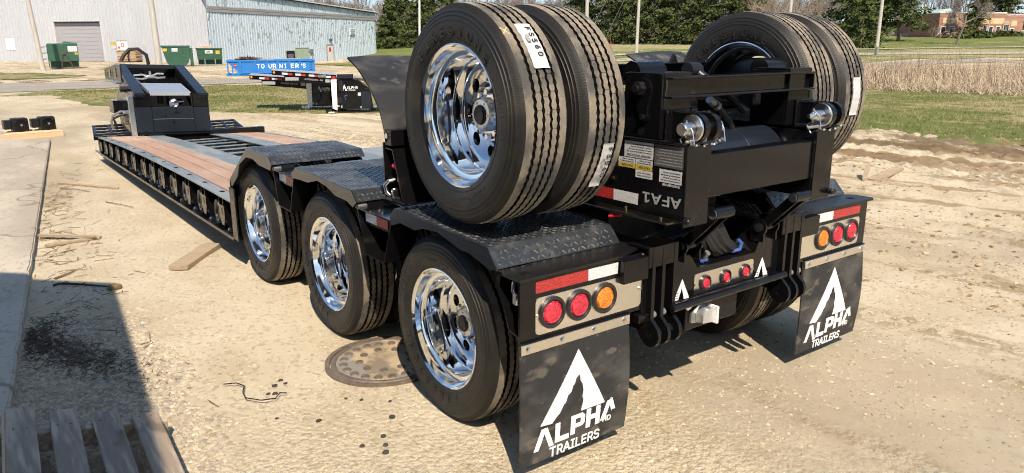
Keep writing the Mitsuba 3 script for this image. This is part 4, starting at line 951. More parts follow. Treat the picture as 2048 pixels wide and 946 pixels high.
for d in (-1, 1):
    p = [(-1.244 + 0.016 * t, FY - (RT - 0.004) * math.cos(rad(48.3 + 2.2 * t * d)), FZ + (RT - 0.004) * math.sin(rad(48.3 + 2.2 * t * d))) for t in (-1, -0.5, 0, 0.5, 1)]
    cx_.tube(p, 0.0028, 5)
fp('chalk_mark', cx_, 'tan_panel')
fp('axle_tube', MB().cyl((-0.72, FY, FZ), (0.66, FY, FZ), 0.065, n=24), 'black_satin', 40)
# side plates that carry the stickers
XS = 0.555
for side in (-1, 1):
    x = side * XS
    fp('side_plate', MB().box((x, -0.165, 1.085), (x - side * 0.012, 1.10, 1.405), 0.002), 'black_paint')
    fp('side_flange', MB().box((x + side * 0.075, -0.15, 1.072), (x - side * 0.10, 1.10, 1.084), 0.003), 'skirt_paint')
    fp('upper_flange', MB().box((x + side * 0.012, -0.16, 1.4055), (x - side * 0.12, 0.95, 1.417), 0.002), 'black_paint')
    fp('rear_column', MB().box((x, -0.178, 1.055), (x - side * 0.158, -0.166, 1.402), 0.002).box((x - side * 0.146, -0.166, 1.07), (x - side * 0.158, 0.10, 1.40), 0.002), 'black_paint')
    fp('corner_peg', MB().box((x - side * 0.03, -0.215, 1.075), (x + side * 0.012, -0.178, 1.10), 0.006), 'black_satin')
fp('lower_beam', MB().box((-0.395, -0.162, 1.165), (0.395, -0.150, 1.352), 0.003).hull([(xx, yy, zz) for xx in (-0.395, 0.395) for yy, zz in ((-0.162, 1.336), (-0.148, 1.352), (-0.095, 1.357), (-0.095, 1.345), (-0.150, 1.336))]).box((-0.395, -0.150, 1.165), (0.395, -0.085, 1.177), 0.003), 'black_paint')
ib = MB().box((-0.52, -0.004, 1.600), (0.545, 0.006, 1.672), 0.002).box((-0.52, -0.050, 1.672), (0.545, 0.045, 1.681), 0.002).box((-0.52, -0.050, 1.591), (0.545, 0.045, 1.600), 0.002).box((0.533, -0.045, 1.601), (0.541, -0.005, 1.671), 0.001)
fp('cross_channel', ib, 'black_paint')
# hanger boxes with their pivots
for side in (-1, 1):
    k = free(FA + '__hanger')
    x0, x1 = side * XS, side * 0.365
    put(k + '__box', MB().box((x0, -0.020, 1.418), (x0 - side * 0.014, 0.20, 1.698), 0.003).box((x0 - side * 0.014, -0.020, 1.418), (x1, -0.006, 1.700), 0.003).box((x1, -0.006, 1.418), (x1 + side * 0.012, 0.20, 1.69), 0.003).box((x0, -0.006, 1.690), (x1, 0.18, 1.700), 0.003), 'black_paint')
    put(k + '__spring_hood', MB().prism(shapely.union_all([Point(0.17, 1.69).buffer(0.055, 12).intersection(sbox(0, 1.69, 1, 2)), sbox(0.115, 1.66, 0.225, 1.69)]), 0, min(x0, x1) + 0.01, max(x0, x1) - 0.01), 'black_paint', 30)
    tear = shapely.union_all([Point(0.085, 1.625).buffer(0.056, 14), Polygon([(0.035, 1.60), (0.135, 1.60), (0.085, 1.50), (0.068, 1.49), (0.055, 1.505)]), Point(0.068, 1.51).buffer(0.022, 10)])
    put(k + '__pivot_plate', MB().prism(tear, 0, x0, x0 + side * 0.014), 'black_paint')
    put(k + '__pivot_bolt', MB().cyl((x0 + side * 0.014, 0.088, 1.632), (x0 + side * 0.040, 0.088, 1.632), 0.033, 0.030, 6).cyl((x0 + side * 0.014, 0.068, 1.51), (x0 + side * 0.026, 0.068, 1.51), 0.012, n=8).cyl((x0 + side * 0.040, 0.088, 1.632), (x0 + side * 0.055, 0.088, 1.632), 0.017, n=12), 'black_satin', 40)
    put(k + '__drain_hole', MB().cyl((x0 - side * 0.001, 0.09, 1.447), (x0 + side * 0.001, 0.09, 1.447), 0.020, n=16), 'groove_rubber')
    wd = MB(); r_ = np.random.default_rng(5)
    for i in range(46):
        t = i / 46; c = np.array([x0 - side * 0.02 - side * t * 0.19, -0.158 + 0.004 * r_.random(), 1.4195]); wd.box(c - 0.006, c + 0.006 + 0.003 * r_.random(3), 0.003)
    put(k + '__weld_bead', wd, 'dull_metal')
# hinge lugs with zinc pins, washers and wire clips
for nm, xs, xa, xb, taper, xw in (('hinge_lug', (-0.475, -0.400), -0.575, -0.335, 0, -0.510), ('hinge_lug', (0.475, 0.550), 0.345, 0.60, 1, 0.446)):
    k = free(FA + '__' + nm)
    for x in xs: put(k + '__plate', MB().prism(shapely.union_all([Point(-0.155, 1.475).buffer(0.060, 16), sbox(-0.155, 1.425, -0.012, 1.535)]), 0, x - 0.015, x + 0.015), 'black_paint', 30)
    put(k + '__base_plate', MB().box((min(xs) - 0.055, -0.034, 1.41), (max(xs) + 0.02, -0.021, 1.545), 0.003), 'black_paint')
    pr_ = [(0, 0.001), (0.0, 0.024), (0.004, 0.028), (xb - xa, 0.028), (xb - xa, 0.001)] if not taper else [(0, 0.001), (0.0, 0.009), (0.006, 0.012), (0.06, 0.028), (xb - xa, 0.028), (xb - xa, 0.001)]
    put(k + '__pin', MB().lathe(pr_, 24, (xa, -0.155, 1.475)), 'zinc', 40)
    put(k + '__washer', MB().lathe([(0, 0.03), (0, 0.056), (0.002, 0.058), (0.010, 0.058), (0.012, 0.056), (0.012, 0.03)], 32, (xw, -0.155, 1.475)), 'zinc', 40)
    cl = MB()
    for xc in ((xa + 0.035,) if taper else (xa + 0.03, xb - 0.01)):
        cl.tube([(xc, -0.155, 1.505), (xc + 0.002, -0.190, 1.47), (xc + 0.004, -0.200, 1.415), (xc + 0.004, -0.150, 1.392), (xc + 0.002, -0.125, 1.43), (xc, -0.155, 1.447)], 0.0036, 6).cyl((xc, -0.155, 1.44), (xc, -0.155, 1.512), 0.006, n=8)
    put(k + '__wire_clip', cl, 'zinc', 40)
    ch = MB()
    for i in range(9): ch.tube([(min(xs) - 0.05 + 0.025 * i, -0.17 - 0.01 * (i % 2), 1.412 - 0.012 * math.sin(i * 0.5)), (min(xs) - 0.028 + 0.025 * i, -0.165, 1.405 - 0.012 * math.sin(i * 0.5))], 0.006, 5)
    put(k + '__chain', ch, 'dull_metal')
# stickers on the left side plate, all upside down as the axle is folded over
xf = -XS - 0.0006
def decal(name, y0, y1, z0, z1, mat, dx=0.0): return MB().box((xf - dx - 0.0006, y0, z0), (xf - dx, y1, z1), 0.0002)
def ud(text, h, y, z, mat, width, dx=0.0008):
    """Upside-down lettering whose first letter stands at the right (towards -y) end."""
    return text_on(text, h, (xf - dx, y, z), (0, 1, 0), (0, 0, -1), 0.0004, True, width)
k = free(FA + '__rating_sticker')
put(k + '__sheet', decal('s', 0.010, 0.186, 1.325, 1.398, 'decal_white'), 'decal_white')
rows_ = [ud('ANCHORING DEVICE RATINGS', 0.010, 0.024, 1.340, 'ink', 0.145)]
for i in range(4): rows_.append(ud('maximum working load each ring', 0.0055, 0.02, 1.349 + 0.0 + 0.011 * (i + 0.4), 'ink', 0.15 - 0.012 * i))
put(k + '__print', trimesh.util.concatenate(rows_), 'ink')
for y0, y1 in ((0.012, 0.114), (0.118, 0.222)):
    k = free(FA + '__caution_sticker')
    put(k + '__sheet', decal('s', y0, y1, 1.296, 1.321, 'decal_white'), 'decal_white')
    put(k + '__band', decal('s', y0, y1, 1.275, 1.2955, 'yellow_label'), 'yellow_label')
    put(k + '__print', trimesh.util.concatenate([ud('CAUTION', 0.0105, y0 + 0.012, 1.2905, 'ink', 0.068), ud('read all decals before use', 0.005, y0 + 0.008, 1.305, 'ink', 0.085), ud('keep clear of hinge', 0.005, y0 + 0.008, 1.315, 'ink', 0.07)]), 'ink')
k = free(FA + '__notice_sticker')
put(k + '__sheet', decal('s', 0.010, 0.112, 1.238, 1.273, 'decal_white'), 'decal_white')
put(k + '__print', trimesh.util.concatenate([ud('inspect pins daily', 0.005, 0.02, 1.25, 'ink', 0.08), ud('replace worn parts', 0.005, 0.02, 1.262, 'ink', 0.08)]), 'ink')
k = free(FA + '__data_plate')
put(k + '__sheet', decal('s', -0.162, 0.003, 1.304, 1.399, 'plate_metal'), 'plate_metal')
put(k + '__print', trimesh.util.concatenate([ud('gross vehicle weight rating axle tire', 0.005, -0.155, 1.318 + 0.0125 * i, 'ink', 0.15 - 0.01 * (i % 3)) for i in range(6)]), 'decal_grey')
k = free(FA + '__certificate_sticker')
put(k + '__sheet', decal('s', -0.158, -0.030, 1.238, 1.294, 'decal_white'), 'decal_white')
put(k + '__print', trimesh.util.concatenate([ud('manufactured by serial date', 0.0055, -0.15, 1.250 + 0.0115 * i, 'ink', 0.11 - 0.012 * (i % 2)) for i in range(4)]), 'ink')
fp('notice_text', ud('DO NOT PAINT OVER', 0.010, -0.150, 1.234, 'decal_white', 0.10), 'decal_white')
fp('model_lettering', ud('AFA1', 0.044, -0.162, 1.178, 'decal_grey', 0.225), 'decal_grey')
fp('white_reflector', decal('t', 0.090, 0.248, 1.112, 1.163, 'white_tape'), 'white_tape')
fp('red_reflector', decal('t', 0.2485, 0.52, 1.112, 1.163, 'red_tape'), 'red_tape')
fp('grease_fitting', MB().cyl((-0.60, 0.12, 1.085), (-0.60, 0.12, 1.105), 0.006, n=8).cyl((-0.60, -0.09, 1.085), (-0.60, -0.09, 1.095), 0.008, n=8).cyl((-0.556, 0.25, 1.215), (-0.566, 0.25, 1.215), 0.009, n=10), 'brass')
# air tank, shock, hose, hydraulic ram
fp('air_tank', MB().lathe([(-0.44, 0.001), (-0.435, 0.06), (-0.41, 0.115), (-0.36, 0.150), (0.10, 0.150), (0.102, 0.152), (0.106, 0.150), (0.36, 0.150), (0.41, 0.115), (0.435, 0.06), (0.44, 0.001)], 40, (0, 0.125, 1.262)), 'neck_steel', 40)
fp('hydraulic_ram', MB().cyl((0.0, 0.28, 1.69), (0.09, 0.14, 1.57), 0.027, n=20).cyl((0.09, 0.14, 1.57), (0.13, 0.085, 1.52), 0.017, n=16).cyl((0.125, 0.09, 1.525), (0.15, 0.06, 1.495), 0.024, n=14).cyl((-0.05, 0.28, 1.69), (0.03, 0.28, 1.69), 0.038, n=20), 'black_satin', 40)
fp('brake_hose', MB().tube([(-0.075, 0.10, 1.553), (-0.02, 0.10, 1.52), (0.07, 0.10, 1.45), (0.13, 0.11, 1.37), (0.14, 0.13, 1.25)], 0.018, 10), 'hose', 40)
fp('hose_fitting', MB().cyl((-0.09, 0.10, 1.562), (-0.055, 0.10, 1.542), 0.020, n=8).cyl((-0.040, 0.10, 1.534), (-0.022, 0.10, 1.523), 0.022, n=8), 'dull_metal')
for i, (x, z) in enumerate(((-0.25, 1.52), (0.22, 1.60))):
    fp('spring_arm', MB().box((x - 0.03, 0.05, z - 0.08), (x + 0.03, 0.95, z + 0.02), 0.01), 'black_satin')
fp('front_crossbar', MB().box((-0.60, 0.74, 1.60), (0.64, 0.752, 1.705), 0.002).box((-0.60, 0.69, 1.705), (0.64, 0.755, 1.713), 0.002), 'black_paint')
fp('corner_ear', MB().hull([(0.30, 0.70, 1.713), (0.36, 0.70, 1.713), (0.33, 0.70, 1.76), (0.30, 0.72, 1.713), (0.36, 0.72, 1.713), (0.33, 0.72, 1.76)]).cyl((-0.30, 0.70, 1.72), (-0.24, 0.70, 1.72), 0.03), 'black_satin')
fp('bay_plate', MB().box((-0.55, 1.08, 1.09), (0.55, 1.092, 1.45), 0.002).box((-0.54, 0.20, 1.10), (0.54, 1.08, 1.108), 0.001), 'black_satin')
MF = mat4(np.diag([1.0, -1, -1]), (0, 1.135, 1.994))
for side in (-1, 1):
    rear_panel(FA, side, MF, False)
    k = free(FA + '__corner_box'); x0 = side * (W - 0.006)
    g = MB()
    for a, b in (((1.115, 1.325), (1.045, 1.322)), ((1.045, 1.322), (0.948, 1.060))):
        n = np.array([-(b[1] - a[1]), b[0] - a[0]]); n = n / np.linalg.norm(n) * 0.006
        g.hull([(x, q[0] + s * n[0], q[1] + s * n[1]) for x in (x0, x0 - side * 0.36) for q in (a, b) for s in (0, 1)])
    g.box((x0, 0.94, 1.060), (x0 - side * 0.36, 1.115, 1.068), 0.002)
    put(k + '__flange', g, 'black_paint')
    put(k + '__back_plate', MB().prism([(1.115, 1.32), (1.045, 1.315), (0.950, 1.068), (1.115, 1.068)], 0, x0 - side * 0.075, x0 - side * 0.067), 'black_paint')
    put(k + '__marker_light', MB().lathe([(0.0, 0.032), (0.012, 0.032), (0.03, 0.024), (0.055, 0.006), (0.057, 0.0005)], 20), 'red_lens', 40, mat4(rotz(math.pi if side < 0 else 0), (x0 - side * 0.066, 1.075, 1.235)))
    put(k + '__latch', MB().tube([(x0 - side * 0.03, 1.085, 1.165), (x0 - side * 0.0, 1.09, 1.16), (x0 + side * 0.015, 1.11, 1.135), (x0 + side * 0.01, 1.10, 1.10), (x0 - side * 0.0, 1.08, 1.085)], 0.011, 8).box((x0 - side * 0.04, 1.055, 1.075), (x0 - side * 0.0, 1.075, 1.125), 0.004).box((x0 - side * 0.05, 1.045, 1.15), (x0 - side * 0.03, 1.065, 1.19), 0.004).tube([(x0 - side * 0.05, 1.03, 1.13), (x0 - side * 0.04, 1.01, 1.105), (x0 - side * 0.05, 1.0, 1.09)], 0.009, 6), 'zinc', 40)
    put(k + '__hole', MB().cyl((x0 - side * 0.066, 1.02, 1.092), (x0 - side * 0.064, 1.02, 1.092), 0.018, n=14), 'groove_rubber')
    put(k + '__bolt', MB().cyl((x0 + side * 0.01, 1.085, 1.385), (x0 - side * 0.03, 1.085, 1.385), 0.014, 0.006, n=10), 'zinc')
    put(k + '__strip_end', MB().box((x0, 1.05, 1.335), (x0 - side * 0.62, 1.12, 1.415), 0.003), 'black_paint')
    # the flap of the folded axle stands up and flops forward
    prof = [(1.098, 1.36), (1.108, 1.407), (1.119, 1.448), (1.155, 1.519), (1.244, 1.612), (1.376, 1.707), (1.498, 1.757)]
    tt = np.linspace(0, 1, 25); cum = np.r_[0, np.cumsum(np.hypot(*np.diff(np.array(prof), axis=0).T))]; cum /= cum[-1]
    py, pz = np.interp(tt, cum, [p[0] for p in prof]), np.interp(tt, cum, [p[1] for p in prof])
    ker = np.array([1, 2, 3, 2, 1]) / 9; py[2:-2], pz[2:-2] = np.convolve(py, ker, 'valid'), np.convolve(pz, ker, 'valid')
    sh = MB(); n = 8; v = []
    for s in range(n):
        u = s / (n - 1); x = side * (W - 0.612 * u)
        for y, z, t in zip(py, pz, tt): v.append((x, y - 0.05 * u * t * (1 - 0 * u) + 0.03 * math.sin(math.pi * u) * t, z + 0.006 * math.sin(u * 5) * t))
    m = len(tt); f = []
    for s in range(n - 1):
        for j in range(m - 1): f.append((s * m + j, (s + 1) * m + j, (s + 1) * m + j + 1, s * m + j + 1))
    sh.add(v, f); sh.add(np.array(v) + [0, 0.006, -0.007], np.array(f)[:, ::-1])
    put(free(FA + '__mud_flap'), sh, 'flap_rubber', 40)
for i, (a, b) in enumerate((((-0.532, -0.036, 1.415), (-0.532, -0.036, 1.54)), ((0.42, -0.036, 1.415), (0.42, -0.036, 1.54)), ((-0.53, -0.02, 1.60), (-0.53, -0.02, 1.675)), ((-0.396, -0.168, 1.17), (-0.396, -0.168, 1.35)), ((0.396, -0.168, 1.17), (0.396, -0.168, 1.35)),
        ((-0.52, -0.036, 1.409), (-0.39, -0.036, 1.409)), ((0.43, -0.036, 1.409), (0.56, -0.036, 1.409)), ((-0.49, -0.03, 1.538), (-0.46, -0.16, 1.538)))): fp('weld_bead', bead(a, b, 0.006, i), 'skirt_paint', 40)
fp('safety_lever', MB().cyl((-0.63, 0.20, 1.05), (-0.60, 0.15, 1.062), 0.006, 0.009), 'red_plastic', 40)

# ------------------------------------------------------------------ loose things on the ground near the camera
def gz(x, y): return float(ground_z(np.array([x]), np.array([y]))[0])
def manhole():
    k = thing('manhole_cover', 'round rusty manhole cover set in the gravel beside the rear tyre', 'manhole cover')
    cx, cy, z = -1.160, 1.502, 0.012; r = 0.349
    put(k + '__frame', MB().lathe([(z - 0.05, r + 0.002), (z + 0.006, r), (z + 0.008, r - 0.010), (z + 0.006, r - 0.026), (z - 0.02, r - 0.028)], 64, (cx, cy, 0), 2), 'cast_iron', 30)
    put(k + '__cover', MB().cyl((cx, cy, z - 0.03), (cx, cy, z + 0.001), r - 0.032, n=56), 'manhole_dust')
    ring = MB().lathe([(z + 0.001, r - 0.034), (z + 0.007, r - 0.040), (z + 0.007, r - 0.060), (z + 0.001, r - 0.064)], 56, (cx, cy, 0), 2)
    put(k + '__cover_rim', ring, 'cast_iron', 30)
    for rr, n in ((r - 0.105, 20), (0.150, 9)):
        for a in np.arange(n) * 2 * np.pi / n: put(k + '__stud', MB().cyl((cx + rr * math.cos(a), cy + rr * math.sin(a), z), (cx + rr * math.cos(a), cy + rr * math.sin(a), z + 0.008), 0.027 if n == 20 else 0.024, 0.022, 14), 'cast_iron')
D('manhole_dust', proc(lambda p, n, uv: mix(mix((0.25, 0.21, 0.165), (0.48, 0.385, 0.26), smoothstep(0.35, 0.6, fbm(p.x * 9, p.y * 9, 0.0, 4))), (0.26, 0.25, 0.235), smoothstep(0.5, 0.62, fbm(p.x * 5 + 4, p.y * 5, 2.0, 3)))), bump=(proc(lambda p, n, uv: fbm(p.x * 40, p.y * 40, 0.0, 3)), 0.006))
manhole()
def plank_on_ground(name, label, p0, p1, w, t, mat='scrap_wood', tilt=0.0, ragged=0.02, seed=0, cat='board', group=None, z=None):
    p0, p1 = np.array(p0, float), np.array(p1, float); d = p1 - p0; L = np.linalg.norm(d); d /= L; n = np.array([-d[1], d[0]]); r = np.random.default_rng(seed)
    a = [(-L / 2 + ragged * r.random(), -w / 2), (L / 2 - ragged * r.random(), -w / 2), (L / 2 + ragged * r.random(), 0), (L / 2 - ragged * r.random(), w / 2), (-L / 2 + ragged * r.random(), w / 2), (-L / 2 - ragged * r.random(), 0)]
    m = MB().prism(a, 2, 0, t); v = np.vstack(m.v); c = (p0 + p1) / 2
    zz = (gz(*c) if z is None else z) + v[:, 2] + tilt * v[:, 0] + abs(tilt) * L / 2 + 0.004
    return lone(name, MB().add(np.stack([c[0] + v[:, 0] * d[0] + v[:, 1] * n[0], c[1] + v[:, 0] * d[1] + v[:, 1] * n[1], zz], 1), np.vstack(m.f)), mat, label, cat, group)
plank_on_ground('board', 'short weathered board lying flat on the gravel left of the trailer', (-1.70, 4.18), (-1.26, 4.77), 0.16, 0.035, seed=1)
plank_on_ground('board', 'split grey board on the gravel crossed by a thinner slat near the slab', (-2.50, 5.72), (-2.05, 5.77), 0.07, 0.02, seed=2)
plank_on_ground('slat', 'thin broken slat laid across a split grey board near the slab', (-2.52, 6.10), (-2.10, 5.72), 0.05, 0.018, seed=3, z=0.024, cat='slat')
plank_on_ground('slat', 'long thin slat on the gravel well behind the crossed boards', (-2.02, 9.40), (-1.46, 8.45), 0.06, 0.02, seed=4, cat='slat')
plank_on_ground('splintered_board', 'splintered pale board on the rutted dirt at the right', (6.90, 2.90), (7.75, 2.98), 0.16, 0.03, seed=5, tilt=0.08)
plank_on_ground('splintered_board', 'dark splintered stake leaning on the pale board in the dirt', (6.62, 2.86), (7.15, 3.12), 0.06, 0.03, seed=6, tilt=0.20, cat='board')
plank_on_ground('wood_chip', 'pale wood chip lying on the dark litter beside the slab', (-2.83, 2.62), (-2.76, 2.80), 0.035, 0.008, seed=7, cat='wood chip')
def stick(label, pts, r, seed=0, mat='dead_weed', name='stick'):
    pts = [(x, y, gz(x, y) + z) for x, y, z in pts]
    rr = np.linspace(r, r * 0.55, len(pts)); return lone(name, MB().tube(pts, rr, 7), mat, label, 'stick', None, 40)
stick('dark bent stick in the shade beside the slab', [(-2.58, 4.30, 0.02), (-2.54, 4.33, 0.018), (-2.42, 4.23, 0.016), (-2.28, 4.06, 0.014), (-2.20, 3.98, 0.014)], 0.010, mat='dark_stone')
stick('short broken stick next to the dark bent stick', [(-2.55, 4.52, 0.015), (-2.44, 4.62, 0.015), (-2.39, 4.68, 0.012)], 0.009)
stick('long dry weed stem on the gravel beside the trailer deck', [(-1.72, 7.6, 0.01), (-1.62, 7.3, 0.02), (-1.52, 7.05, 0.01)], 0.006)
stick('thin dry stem on the gravel behind the short board', [(-2.05, 8.9, 0.012), (-1.9, 8.7, 0.02), (-1.78, 8.45, 0.012)], 0.008)
lone('wire', MB().tube([(-2.03, 1.72, 0.022), (-1.97, 1.69, 0.024), (-1.945, 1.63, 0.022), (-1.975, 1.56, 0.022), (-1.985, 1.48, 0.024), (-1.93, 1.40, 0.026), (-1.86, 1.38, 0.024), (-1.82, 1.43, 0.024), (-1.79, 1.41, 0.022)], 0.0035, 6), 'hose', 'loop of thin black wire on the gravel left of the manhole', 'wire', None, 40)

# near pallet, tipped up on the slab edge
def near_pallet():
    k = thing('pallet', 'weathered wooden pallet at the bottom left corner half on the slab', 'pallet')
    # local frame: u along the stringers (to the right), v along the boards (away)
    o = np.array([-3.10, 0.30]); u = np.array([0.985, -0.10]); v = np.array([0.03, 1.0]); sl = -0.15
    def q(a, b, h): p = o + u * a + v * b; return (p[0], p[1], 0.155 + h + sl * (a - 0.35))
    def bar(a0, a1, b0, b1, h0, h1, skew=0.0, jit=0):
        r = np.random.default_rng(jit); e = lambda: 0.006 * (r.random() - 0.5)
        c = 0.004; pts = []
        for (a, b, h) in ((a, b, h) for a in (a0, a1) for b in (b0, b1) for h in (h0, h1)):
            sa, sb, sh = (c if a == a0 else -c), (c if b == b0 else -c), (c if h == h0 else -c)
            aa, bb = a + e() + skew * b, b + e() * 2
            pts += [q(aa, bb + sb, h + sh), q(aa + sa, bb, h + sh), q(aa + sa, bb + sb, h)]
        return MB().hull(pts)
    ends = {0.0: 1.345, 0.155: 1.27, 0.315: 1.20, 0.475: 1.125}
    for i, (a, b) in enumerate(((0.035, 1.335), (0.20, 1.275), (0.365, 1.205), (0.525, 1.14))):
        put(k + '__deck_board', bar(a, a + 0.112, -0.4, b, 0.0, 0.020, 0.012, i), 'pallet_wood')
    put(k + '__edge_sliver', bar(0.02, 0.034, 0.6, 1.30, -0.01, 0.016, 0.012, 9), 'new_wood')
    for b, h in ((1.08, 0), (0.30, 0)):
        put(k + '__stringer', bar(-0.05, 0.68, b, b + 0.04, -0.095, -0.001, 0, 20), 'pallet_wood')
    for a in (0.08, 0.42):
        put(k + '__bottom_board', bar(a, a + 0.11, -0.3, 1.0, -0.118, -0.097, 0, 30), 'pallet_wood')
    nm = MB()
    for a, b in ((0.035, 1.335), (0.20, 1.275), (0.365, 1.205), (0.525, 1.14)):
        for da in (0.03, 0.08):
            p = q(a + da + 0.012, 1.10, 0.0205); nm.cyl(p, (p[0], p[1], p[2] + 0.0012), 0.004, n=8)
    put(k + '__nail_head', nm, 'rust_metal', kind='stuff')
    put(k + '__side_block', bar(-0.16, -0.02, 1.02, 1.15, -0.12, 0.0, 0, 40), 'pallet_wood')
near_pallet()
# far pallet with two brake chambers on the slab's end
def far_pallet():
    k = thing('pallet', 'flat pallet past the far end of the slab carrying two black brake chambers', 'pallet')
    R = rotz(0.14); M = mat4(R, (-2.35, 15.75, 0))
    for y in (-0.45, -0.25, -0.05, 0.15, 0.35): put(k + '__deck_board', MB().box((-1.0, y, 0.102), (1.0, y + 0.12, 0.12), 0.003), 'new_wood', M=M)
    for y in (-0.45, 0.0, 0.43): put(k + '__stringer', MB().box((-1.0, y, 0.0), (1.0, y + 0.04, 0.101), 0.004), 'new_wood', M=M)
    for i, (x, lab) in enumerate(((0.30, 'left one of the two black brake chambers on the far pallet'), (0.78, 'right one of the two black brake chambers on the far pallet'))):
        b = thing('brake_chamber', lab, 'brake chamber', 'brake chambers on the far pallet'); Mb = mat4(R, (-2.35 + x * math.cos(0.14), 15.70 + x * math.sin(0.14), 0.12))
        put(b + '__housing', MB().box((-0.10, -0.12, 0.0), (0.18, 0.12, 0.27), 0.02).box((-0.24, -0.1, 0.06), (-0.10, 0.1, 0.24), 0.015), 'black_satin', M=Mb)
        put(b + '__flange', MB().lathe([(-0.122, 0.11), (-0.135, 0.11), (-0.135, 0.085), (-0.125, 0.08), (-0.125, 0.04), (-0.14, 0.035), (-0.14, 0.001)], 28, (0.05, 0, 0.135), 1), 'black_paint', 40, M=Mb)
        put(b + '__center_bolt', MB().cyl((0.05, -0.15, 0.135), (0.05, -0.14, 0.135), 0.022, n=10), 'zinc', M=Mb)
    lone('aluminum_channel', MB().box((-0.55, -0.3, 0.121), (0.02, -0.05, 0.16), 0.004).box((-0.50, -0.02, 0.121), (0.0, 0.2, 0.15), 0.004), 'aluminum', 'pale metal channels lying on the far pallet', 'channel', M=M)
far_pallet()

# scattered stones, litter and weeds
def pebbles(n, box_, smin, smax, seed, power=1.6, dens=None, cols=((0.52, 0.45, 0.32), (0.58, 0.51, 0.38), (0.42, 0.35, 0.25), (0.47, 0.40, 0.28))):
    r = np.random.default_rng(seed); x0, x1, y0, y1 = box_
    x, y = r.uniform(x0, x1, n), r.uniform(y0, y1, n)
    if dens is not None: k = r.random(n) < dens(x, y); x, y = x[k], y[k]; n = len(x)
    s = smin + (smax - smin) * r.random(n) ** power
    base = np.array([[1, 0, 0], [0.3, 0.95, 0], [-0.8, 0.6, 0], [-0.8, -0.6, 0], [0.3, -0.95, 0], [0.45, 0.3, 0.62], [-0.35, 0.35, 0.68], [-0.2, -0.45, 0.6], [0.5, -0.25, 0.52]])
    fc = np.array([[0, 1, 5], [1, 6, 5], [1, 2, 6], [2, 3, 6], [3, 7, 6], [3, 4, 7], [4, 8, 7], [4, 0, 8], [0, 5, 8], [5, 6, 7], [5, 7, 8]])
    a = r.uniform(0, 2 * np.pi, n); B = base[None] * (1 + 0.55 * (r.random((n, 9, 3)) - 0.5)) * np.stack([s, s * r.uniform(0.55, 1, n), s * r.uniform(0.3, 0.75, n)], 1)[:, None]
    c, sn = np.cos(a)[:, None], np.sin(a)[:, None]
    X = B[..., 0] * c - B[..., 1] * sn + x[:, None]; Y = B[..., 0] * sn + B[..., 1] * c + y[:, None]
    Z = B[..., 2] + ground_z(x, y)[:, None] - 0.0015
    V = np.stack([X, Y, Z], -1).reshape(-1, 3); F = (fc[None] + 9 * np.arange(n)[:, None, None]).reshape(-1, 3)
    cc = np.array(cols)[r.integers(0, len(cols), n)] * r.uniform(0.8, 1.15, (n, 1))
    return trimesh.Trimesh(V, F, process=False), np.repeat(cc, 9, 0)
offslab = lambda x, y: ~((x < -3.0 + 0.1105 * (y - 1.94) + 0.01))
offcover = lambda x, y: np.hypot(x + 1.16, y - 1.502) > 0.365
m, cgl = pebbles(46000, (-3.2, 4.2, -1.8, 7.0), 0.004, 0.017, 11, 2.4, lambda x, y: offslab(x, y) & offcover(x, y) & (meshkit.fbm(np.stack([x * 1.3, y * 1.3, 0 * x], -1), 3, 31) + 0.28 * np.clip(1.5 - np.abs(y - 0.3) * 0.28 - np.abs(x + 1.9) * 0.25, 0, 1) > 0.56))
struct('gravel', m, 'stone_chips', False, 'loose limestone chips strewn over the yard near the camera', 'stuff', color=cgl)
m, cgl = pebbles(46000, (-0.6, 7.5, -2.2, 4.5), 0.004, 0.015, 14, 2.8, lambda x, y: meshkit.fbm(np.stack([x * 2.1 + 0.25 * y, y * 0.30 + 2, 3 + 0 * x], -1), 4, 5) > 0.56, ((0.36, 0.29, 0.19), (0.43, 0.355, 0.24), (0.30, 0.235, 0.155), (0.50, 0.43, 0.31)))
struct('grit', m, 'stone_chips', False, 'streaks of small crumbled grit behind the trailer', 'stuff', color=cgl)
m, cgl = pebbles(17000, (-3.05, -2.1, 0.2, 3.4), 0.006, 0.024, 12, 1.7, lambda x, y: offslab(x, y) & (x < -2.28 + 0.05 * y + 0.5 * (meshkit.noise(np.stack([x * 3, y * 3, 0 * x], -1)) - 0.5)), ((0.46, 0.40, 0.30), (0.53, 0.47, 0.36), (0.39, 0.34, 0.26), (0.35, 0.32, 0.27)))
struct('coarse_gravel', m, 'stone_chips', False, 'coarser grey stones in the shade beside the slab', 'stuff', color=cgl)
m, cgl = pebbles(26000, (2.2, 12.5, -2.2, 7.5), 0.005, 0.036, 13, 4.5, lambda x, y: (meshkit.fbm(np.stack([x * 1.5 + y * 0.42, y * 0.33, 0 * x], -1), 4, 5) > 0.53) | (ruts(x, y) > 0.03), ((0.40, 0.31, 0.19), (0.30, 0.22, 0.13), (0.50, 0.40, 0.26), (0.22, 0.16, 0.10)))
struct('dirt_clods', m, 'stone_chips', False, 'crumbled dirt clods along the ruts at the right', 'stuff', color=cgl)
def litter(n, seed, cx, cy, sx, sy, L, col_r=0.0022, skew=0.0):
    r = np.random.default_rng(seed); mb = MB()
    for i in range(n):
        y = cy + r.normal(0, sy); x = cx + r.normal(0, sx) * (0.6 if skew else 1) + skew * (y - cy); lim = -3.0 + 0.1105 * (y - 1.94) + 0.02
        if x < lim: x = 2 * lim - x
        a = r.uniform(0, 2 * np.pi); l = L * r.uniform(0.3, 1); z = gz(x, y) + 0.004
        d = np.array([math.cos(a), math.sin(a), 0]) * l / 2; h = np.array([0, 0, 0.02 * r.random()])
        mb.cyl(np.array([x, y, z]) - d, np.array([x, y, z]) + d + h, col_r, n=3, cap=False)
    return mb
